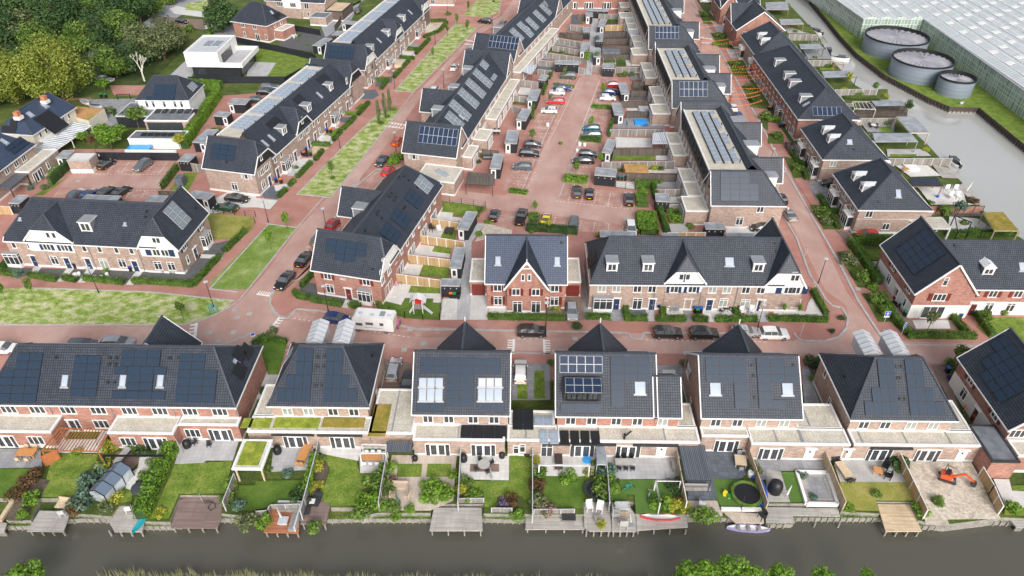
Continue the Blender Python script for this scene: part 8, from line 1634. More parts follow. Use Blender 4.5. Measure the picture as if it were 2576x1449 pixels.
hull('lavender inflatable kayak with three seats moored at the pinkish deck','kayak',32,2375,985,5.0,1.1,.35,-3,'lavender','cushion',WZ,'kayak',[('seat','grey',x-.2,x+.2,-.25,.25,.15,.5)for x in(-1.2,0,1.2)]);hull('red and white inflatable dinghy lying on the pale deck','dinghy',32,1492,870,4.6,1.0,.4,-2,'c_bright','cushion',-.4,'dinghy')
hull('turquoise paddle board propped on the narrow deck','paddle board',30,1408,930,2.6,.8,.12,75,'teal','teal',0,'paddle_board');hull('white dinghy lying under the willow by the drive','boat',0,860,1040,4.0,1.6,.6,-35,'cushion','grey',0);hull('second small boat on the drive beside the sedum garage','boat',0,970,1075,3.5,1.4,.5,-10,'grey_pale','dark',0)
for l_,rc,u,v,rz in(('white and navy motor boat with sprayhood, nearest of the wide canal',13,1865,200,90),('black and white motor boat with folded hood behind the brown swing',3,720,600,-20),('navy covered boat beside the dark pavilion',3,605,530,80),('white boat with navy cover, second from the top of the canal',3,490,335,110),('grey covered boat topmost on the wide canal',3,390,290,120)):hull(l_,'boat',rc,u,v,5.2,2.1,.75,rz,'c_white' if 'white' in l_ else 'grey','c_dark',WZ,'boat',[('sprayhood','c_dark',-.6,1.4,-.75,.75,.5,1.25),('outboard_motor','black',-2.9,-2.5,-.2,.2,.3,1.1)])
def tramp(lab,rc,u,v,r_,ring,net=1):
 p=q(rc,u,v,.7);p.z=0;t=thing('trampoline',lab,'trampoline',p);a=MB();a.tube((0,0,.68),(0,0,.7),r_*.8,k=24);link('mat',a.mesh('mat',['black'],False),t);a=MB();a.lathe([(r_*.8,.66),(r_*.8,.75),(r_,.75),(r_,.66)],24);a.f.pop();a.m.pop();link('rim_pad',a.mesh('rim_pad',[ring],False),t)
 for i in range(6):c,s=math.cos(i*1.047)*r_,math.sin(i*1.047)*r_;part(t,'post','dark',lambda a:a.tube((c,s,0),(c,s,2.4 if net else.66),.03,k=6))
tramp('trampoline with green camouflage rim and net poles',32,2365,620,1.9,'leaf');tramp('black trampoline with safety net beside the leafy border',32,850,575,1.5,'dark')
p=q(32,2450,600,0);a=MB()
for i in range(9):f=i/9*math.pi;a.tube((math.sin(f)*1.0,math.cos(f)*2.1,.2),(math.sin(f+.35)*1.0,math.cos(f+.35)*2.1,.2),.3,.3,8)
tag(link('inflatable_slide',a.mesh('inflatable_slide',['blue'],False),None,T(p.x,p.y,.1)),'blue and white inflatable float curved round the trampoline','inflatable')
def frame(lab,rc,pts,h,mt,t_=.12,name='pergola',bars=0,roof=None,cat='pergola',tilt=0):
 """pts: four top corners FL FR BR BL"""
 P_=[q(rc,u,v,h)for u,v in pts];t=thing(name,lab,cat,(0,0,0))
 for i in range(len(P_)):part(t,'beam',mt,lambda a:a.bar(P_[i],P_[(i+1)%len(P_)],t_,t_));part(t,'post',mt,lambda a:a.box(P_[i].x-t_/2,P_[i].x+t_/2,P_[i].y-t_/2,P_[i].y+t_/2,0,h))
 for i in range(bars):f=(i+.5)/bars;part(t,'slat',mt,lambda a:a.bar(P_[0].lerp(P_[1],f)+Vector((0,0,.08)),P_[3].lerp(P_[2],f)+Vector((0,0,.08)),.08,.08))
 if roof:
  a=MB();a.prism(P_,h+.04,h+.16);link('roof',a.mesh('roof',[roof]),t)
for a_ in[('terracotta painted slatted pergola against the canal terrace',30,[(420,185),(985,195),(1110,-20),(600,-40)],2.6,'wood_rust',.12,'pergola',17),('black beam swing frame over the gravel dining corner',30,[(1035,243),(1640,243),(1640,236),(1035,236)],2.4,'black',.14),('white open canopy frame over the teak topped table',31,[(1045,215),(1305,215),(1310,130),(1065,125)],2.4,'cushion'),('small dark ribbed metal awning at the checkerboard terrace',31,[(1310,200),(1565,205),(1570,105),(1315,105)],2.2,'dark',.08,'awning',0,'corrugated'),('grey corrugated terrace canopy with wooden posts',32,[(1745,480),(2000,485),(1935,140),(1675,140)],2.3,'dark',.1,'canopy',0,'corrugated'),('white beam frame along the dark artificial lawn',32,[(270,335),(780,340),(775,333),(275,330)],2.3,'cushion'),('white angled beam frame over the children lawn',32,[(1490,715),(1445,493),(1697,493),(1450,488)],2.0,'cushion'),('grey topped storage roof beside the terrace fence',32,[(855,330),(945,330),(930,155),(848,155)],2.0,'grey_pale',.08,'canopy',0,'shed_roof'),('glass roofed veranda with dark posts at the court corner',2,[(75,715),(195,755),(255,665),(140,645)],2.6,'c_green',.1,'veranda',0,'louvre'),('white corrugated sloping awning beside the tall terrace',2,[(1190,370),(1300,335),(1275,280),(1165,305)],2.6,'cushion',.1,'awning',0,'zinc_pale'),('glass roofed canopy beside the pale empty patio',2,[(1410,1449),(1600,1449),(1560,1330),(1415,1345)],2.6,'grey',.1,'canopy',0,'louvre'),('wooden slat screened bin pergola at the court entrance',11,[(2110,400),(2380,420),(2400,310),(2130,285)],2.4,'wood_dark',.12,'pergola',0,'boards_dark'),('white and blue striped canopy by the long bunting row',3,[(730,1030),(765,1020),(640,885),(585,880)],2.4,'cushion',.1,'awning',0,'clear_roof'),('garden pavilion with flat grey roof and glass front',3,[(565,785),(890,775),(835,718),(535,722)],2.6,'dark',.14,'pavilion',0,'shed_roof'),('flat roofed pavilion with white boarded store by the canal',3,[(1080,1070),(1380,1065),(1340,1018),(1035,1020)],2.5,'dark',.14,'pavilion',0,'shed_roof'),('large flat roofed garden room with pale brick corner',3,[(1430,1340),(1620,1338),(1465,1175),(1285,1180)],2.8,'wood_pale',.16,'pavilion',0,'shed_roof'),('long flat grey roof with three round lights',3,[(1075,1430),(1505,1425),(1435,1345),(1050,1345)],2.8,'grey',.16,'pavilion',0,'shed_roof'),('white slatted pergola with climbing plant by the canal',3,[(870,1095),(1085,1100),(1030,1025),(850,1025)],2.3,'cushion',.1,'pergola',5),('flat roofed canopy at the upper end of the wide canal',3,[(130,250),(360,245),(320,195),(110,195)],2.4,'wood',.12,'canopy',0,'shed_roof'),('flat roofed pavilion with hanging egg chair by the canal',3,[(330,495),(560,490),(520,445),(310,450)],2.5,'dark',.12,'pavilion',0,'shed_roof'),('slatted grey pergola behind the covered boat',3,[(440,430),(600,435),(560,370),(420,368)],2.2,'wood_grey',.1,'pergola',7),('topmost dark canopy beside the wide canal',3,[(-20,100),(210,100),(190,20),(-30,30)],2.4,'wood',.12,'canopy',0,'shed_roof'),('dark tiled carport roof beside the nearest pyramid villa',13,[(1450,430),(1750,430),(1700,340),(1430,345)],2.6,'wood',.14,'pavilion',0,'tile'),('green and orange sedum roofed wooden pavilion by the canal',13,[(2280,875),(2520,875),(2360,690),(2165,695)],2.6,'wood_pale',.16,'pavilion',0,'sedum_orange'),('triple black garden portal frames',13,[(1910,885),(2015,885),(2050,790),(1880,720)],2.4,'black',.14),('square raised dark frame around the pond garden',2,[(920,635),(1045,635),(1035,578),(918,578)],.9,'grey_pale',.1,'pond_frame',0,None,'frame'),('flat gravel extension roof with two panels by the nearest villa',13,[(1660,850),(1830,850),(1745,745),(1380,755)],2.9,'cushion',.3,'annex',0,'gravel')]:frame(*a_)
def box_(name,lab,cat,rc,a_,b_,h,mt,z=0):p,r=q(rc,*a_,h+z),q(rc,*b_,h+z);m_=MB();m_.box(min(p.x,r.x),max(p.x,r.x),min(p.y,r.y),max(p.y,r.y),z,z+h);tag(link(name,m_.mesh(name,[mt])),lab,cat)
for a_ in[('paddling_pool','rectangular blue paddling pool on the grey patio','pool',2,(1240,1245),(1355,1195),.6,'pool_blue'),('hot_tub','grey hot tub above the paddling pool garden','hot tub',2,(1285,1110),(1370,1065),.8,'grey_pale'),('hot_tub','white square whirlpool tub in the corner garden by the tall terrace','hot tub',12,(1600,880),(1755,820),.7,'stain'),('sedum_shed','low shed with rust red sedum roof and white rim','shed',12,(1140,275),(1355,200),1.8,'sedum_rust'),('storage_box','yellow wooden storage box in the upper front garden','box',1,(1390,650),(1485,615),.9,'wood_pale'),('garden_object_cover','grey cover over a tall garden object by the court lawn','cover',10,(1750,350),(1860,305),1.9,'slabs_dark'),('planter','white raised planter on the roof deck, left','planter',13,(1405,250),(1490,205),.7,'white'),('stone_seat','pale ledge with wooden cladding at the left edge','wall',30,(-30,885),(150,680),.35,'wood_pale'),('retaining_planter','grey stone rimmed planted bed above the left jetty','planter',30,(75,885),(300,760),.2,'soil'),('low_table','flat long grey roof over garden store','canopy',2,(910,525),(1080,490),1.8,'felt'),('planter','long white planter box, left of the pair at the kids lawn','planter',32,(2110,780),(2300,755),.35,'white'),('planter','long white planter box, right of the pair at the kids lawn','planter',32,(2320,782),(2505,757),.35,'white'),('barn_box','dark storage box behind the white bench garden','box',2,(1345,905),(1410,855),1.2,'black')]:box_(*a_)
for i,(x0,y0,x1,y1)in enumerate([(290,390,600,398),(600,398,705,718),(705,718,390,712),(390,712,290,390)]):
 a=MB();p,r=q(33,x0,y0,.5),q(33,x1,y1,.5);a.bar(p-Vector((0,0,.25)),r-Vector((0,0,.25)),.35,.5);tag(link('white_terrace_wall',a.mesh('white_terrace_wall',['white'])),('rear','right','front','left')[i]+' white wall of the sunken plunge terrace','wall')
p=q(30,1040,690,0);t=thing('glasshouse','small glass greenhouse with black frame in the planted garden','greenhouse',p,R(-16));part(t,'glass_wall','clear_roof',lambda a:a.box(-1.1,1.1,-.3,4.0,0,1.7));a=MB()
a.face([(-1.2,-.35,1.7),(0,-.35,2.4),(0,4.05,2.4),(-1.2,4.05,1.7)]);a.face([(1.2,-.35,1.7),(0,-.35,2.4),(0,4.05,2.4),(1.2,4.05,1.7)]);link('glass_roof',a.mesh('glass_roof',['louvre'],False),t)
for y in(-.35,1.1,2.6,4.05):
 for s in(-1,1):part(t,'frame_bar','black',lambda a:a.bar((s*1.2,y,1.72),(0,y,2.42),.07,.07));part(t,'frame_post','black',lambda a:a.box(s*1.12-.04,s*1.12+.04,y-.04,y+.04,0,1.7))
p=q(21,1640,240,0);t=thing('play_tower','white play tower with slide and red striped backing on the lawn','play tower',p)
for x in(-.7,.7):
 for y in(-.6,.6):part(t,'post','white',lambda a:a.box(x-.06,x+.06,y-.06,y+.06,0,2.6))
part(t,'platform','wood_grey',lambda a:a.box(-.8,.8,-.7,.7,1.1,1.2));part(t,'backing','red',lambda a:a.box(-.6,.6,.5,.54,1.2,2.1));part(t,'slide','grey_pale',lambda a:a.bar((.7,0,1.2),(2.2,-.5,.1),.5,.08));part(t,'ladder','white',lambda a:a.bar((-.7,0,1.2),(-1.5,-.3,0),.5,.08))
a=MB()
for x0,z0,x1,z1 in((-1.3,2.3,-.7,3.0),(-.7,3.0,0,3.3),(0,3.3,.7,3.0),(.7,3.0,1.3,2.3)):a.face([(x0,-.8,z0),(x1,-.8,z1),(x1,.8,z1),(x0,.8,z0)])
link('roof',a.mesh('roof',['cushion'],False),t)
p=q(33,1790,480,0);t=thing('excavator','orange mini excavator with folded arm on the sandy plot','excavator',p,R(-25))
for y in(-.55,.55):part(t,'track','dark',lambda a:a.box(-.9,.9,y-.15,y+.15,0,.4))
part(t,'body','c_orange',lambda a:a.box(-.8,.4,-.5,.5,.45,1.15));part(t,'seat','black',lambda a:a.box(-.3,.1,-.25,.25,1.15,1.7));part(t,'roll_bar','black',lambda a:(a.bar((-.5,-.4,1.15),(-.5,-.4,2.4),.06,.06),a.bar((-.5,.4,1.15),(-.5,.4,2.4),.06,.06),a.bar((-.5,-.4,2.4),(-.5,.4,2.4),.06,.06),a.bar((-.5,0,2.4),(.4,0,2.35),.06,.06)));part(t,'boom','c_orange',lambda a:(a.bar((.4,0,.8),(1.5,0,1.9),.2,.25),a.bar((1.5,0,1.9),(2.7,0,1.1),.18,.22)));part(t,'bucket','dark',lambda a:a.box(2.5,3.0,-.3,.3,.5,1.1));part(t,'blade','grey',lambda a:a.box(.95,1.05,-.7,.7,.05,.45))
def line_(name,lab,cat,rc,pts,mt,z=.06,r=.035):
 a=MB();P_=[q(rc,u,v,z)for u,v in pts]
 for p,r_ in zip(P_[:-1],P_[1:]):a.tube(p,r_,r,k=6)
 tag(link(name,a.mesh(name,[mt],False)),lab,cat)
line_('garden_hose','pale hose lying in a loop across the long lawn','hose',30,[(1730,550),(1800,545),(1845,560),(1870,560),(1920,470),(1980,435),(2030,440),(2050,470),(2020,560),(2005,640),(2040,700)],'grey_pale',.08);line_('hose_coil','coiled dark hose on the large brown deck','hose',30,[(2030,700),(2100,690),(2160,720),(2170,760),(2120,790),(2090,760),(2140,700),(2060,720)],'dark',-.2)
k=0
for rc,pts in((31,[(855,292),(910,298),(818,332),(883,340),(845,380),(797,408),(824,444),(778,480),(798,522),(754,556),(780,600),(735,625)]),(32,[(670,478),(648,518),(636,570),(592,600),(600,640),(620,655),(570,690),(600,710),(580,745),(612,745)])):
 for u,v in pts:
  p=q(rc,u,v,.1);rn=random.Random(k);k+=1;a=MB();a.prism([(math.cos(i*1.26)*rn.uniform(.22,.34),math.sin(i*1.26)*rn.uniform(.24,.36))for i in range(5)],0,.05);tag(link('stepping_stone',a.mesh('stepping_stone',['gravel_white'],False),None,T(p.x,p.y,.1)),'white stepping stones curving through the fresh lawn' if rc==31 else 'white crazy paving stones through the dark artificial lawn','stepping stone','stepping stones %s'%('on the lawn' if rc==31 else 'on the dark lawn'))
for i,(A_,B_)in enumerate([((1850,210),(2180,190)),((1830,480),(2360,380)),((1850,400),(2180,390)),((1880,490),(2200,480)),((1950,560),(2350,500)),((1990,600),(2300,590)),((1990,670),(2540,640)),((2000,700),(2560,660)),((2060,720),(2570,700)),((2080,750),(2576,740)),((2100,800),(2570,770)),((2120,865),(2576,880)),((2200,950),(2530,905)),((2180,990),(2500,950)),((2240,1060),(2520,1005)),((1850,270),(2100,240))]):
 a=MB();z=5.0;p,r=q(2,*A_,z),q(2,*B_,z);N=20
 for j in range(N):
  f0,f1=j/N,(j+1)/N;s0,s1=-1.6*f0*(1-f0),-1.6*f1*(1-f1);c0,c1=p.lerp(r,f0)+Vector((0,0,s0)),p.lerp(r,f1)+Vector((0,0,s1));a.bar(c0,c1,.015,.015);m_=(c0+c1)/2;a.face([m_-Vector((.1,0,0)),m_+Vector((.1,0,0)),m_-Vector((0,0,.3))])
 tag(link('bunting',a.mesh('bunting',['orange'],False)),'orange pennant bunting strung across the right street','bunting','orange bunting lines over the right street')
for l_,rc,u,v,r_,h,mt in[('round bright blue pool cover on the light terrace',32,753,290,.62,.3,'blue_light'),('round black plastic water butt below the canal house pipe',32,150,240,.4,.5,'dark'),('white round pot left of two in the gravel garden',10,762,1335,.42,.7,'white'),('white round pot right of two in the gravel garden',10,798,1318,.3,.6,'white'),('round white ring planter, left of the pair behind the hedge',10,945,1345,.5,.3,'white'),('round white ring planter, right of the pair behind the hedge',10,1010,1345,.5,.3,'white'),('white pot holding a palm behind the hedge',10,1082,1325,.3,.6,'white'),('lone white boulder in the empty left bay',2,358,1270,.4,.8,'white'),('white boulder in the right bay above the black hatchback',12,680,15,.4,.7,'white'),('second white boulder beside the first in the right bay',12,730,20,.4,.7,'white'),('white boulder left of the black hatchback',12,655,80,.4,.7,'white'),('dark round hot tub lid between path and big hedge',30,1415,600,.95,.9,'slabs_dark'),('blue pot on the white canal terrace edge',13,1700,545,.3,.7,'blue'),('white pot with shrub beside the reed fence',32,2395,440,.4,.8,'white'),('white sheep lying on the bank before the middle tank',3,1420,790,.55,.6,'cushion'),('white sheep lying on the bank right of the smallest tank',3,1945,1048,.55,.6,'cushion')]:
 p=q(rc,u,v,.02);a=MB()
 if 'sheep' in l_:
  leaves(a,(0,0,.4),.55,.3,.3,160,.12,random.Random(1));a.tube((.45,0,.55),(.8,0,.5),.14,.08,8)
  for x in(-.3,.3):a.tube((x,-.15,0),(x,-.15,.3),.05,k=6);a.tube((x,.15,0),(x,.15,.3),.05,k=6)
  tag(link('sheep',a.mesh('sheep',[mt],False),None,T(p.x,p.y,0,.4)),l_.replace('lying','grazing'),'sheep');continue
 a.lathe([(r_*.75,0),(r_,h*.7),(r_*.95,h*.92),(r_*.8,h)],16);tag(link('boulder' if 'boulder' in l_ else 'lid' if 'lid' in l_ else 'pool_cover' if 'cover' in l_ else 'pot',a.mesh('pot',[mt],False,40),None,T(p.x,p.y,0)),l_,'boulder' if 'boulder' in l_ else 'lid' if 'lid' in l_ else 'cover' if 'cover' in l_ else 'pot')
blk('toy_tractor','green and yellow toy tractor on the kids lawn by the trampoline','toy',32,2165,650,-40,[('body','green',-.4,.5,-.2,.2,.15,.45),('seat','yellow',-.55,-.15,-.25,.25,.3,.6),('wheel','yellow',-.45,-.1,-.32,.32,0,.35),('wheel','yellow',.25,.45,-.26,.26,0,.22)]);bicycle('small child bike lying upright on the artificial lawn',q(32,1165,580),.3,'teal');bicycle('grey child scooter on the artificial lawn',q(32,1375,660),1.2,'grey')
frame('wooden swing frame in the top playground',1,[(2165,5),(2290,5),(2290,-60),(2165,-60)],2.2,'wood',.16,'swing_frame',0,None,'swing');frame('brown wooden garden swing seat by the canal fence',3,[(665,655),(765,655),(765,630),(665,630)],1.6,'wood',.12,'garden_swing',3,None,'swing');frame('black iron double gate below the side street',0,[(1170,955),(1300,950),(1302,945),(1172,950)],1.3,'black',.08,'iron_gate',0,None,'gate')
def person(lab,rc,u,v,top,leg_,rz=0):
 p=q(rc,u,v);t=thing('person',lab,'person',p,rz);me=bpy.data.meshes.new('body')
 V=[(0,0,.95),(0,0,1.2),(0,0,1.42),(0,0,1.52),(0,-.01,1.62),(0,-.01,1.72),(.18,0,1.4),(.24,0,1.12),(.22,-.08,.88),(.21,-.12,.78),(-.18,0,1.4),(-.24,.02,1.12),(-.2,-.12,.92),(-.19,-.18,.84),(.1,0,.88),(.11,-.02,.48),(.11,0,.08),(.11,-.14,.04),(-.1,0,.88),(-.12,.02,.48),(-.12,.04,.08),(-.12,-.1,.04)]
 E=[(0,1),(1,2),(2,3),(3,4),(4,5),(2,6),(6,7),(7,8),(8,9),(2,10),(10,11),(11,12),(12,13),(0,14),(14,15),(15,16),(16,17),(0,18),(18,19),(19,20),(20,21)];RR=[.15,.14,.15,.06,.095,.07,.07,.05,.04,.035,.07,.05,.04,.035,.09,.06,.045,.04,.09,.06,.045,.04]
 me.from_pydata(V,E,[]);o=link('body',me,t);o.modifiers.new('skin','SKIN');o.modifiers.new('sub','SUBSURF').levels=1;o.modifiers['sub'].render_levels=1
 for i,x in enumerate(me.skin_vertices[0].data):x.radius=(RR[i],RR[i]*.8);x.use_root=(i==0)
 me.materials.append(MT['skin']);part(t,'shirt',top,lambda a:a.lathe([(.17,.9),(.19,1.1),(.2,1.38),(.1,1.48)],12));part(t,'trousers',leg_,lambda a:(a.tube((.1,0,.95),(.11,0,.1),.12,.08),a.tube((-.1,0,.95),(-.12,.03,.1),.12,.08)));part(t,'hair','wood_dark',lambda a:a.lathe([(.11,1.66),(.12,1.74),(.06,1.82)],10,c=(0,.02,0)))
person('person in a white top and blue trousers standing at the black fence',10,1015,160,'cushion','c_blue',2.6)
def shrub_mesh(mat,seed):
 def mk():
  rng=random.Random(seed);a=MB()
  for i in range(6):c=(rng.uniform(-.5,.5),rng.uniform(-.5,.5),rng.uniform(.3,.7));leaves(a,c,.5,.5,.45,75,.13,rng)
  return a.mesh('shrub',[mat],False)
 return cached(('shrub',mat,seed),mk)
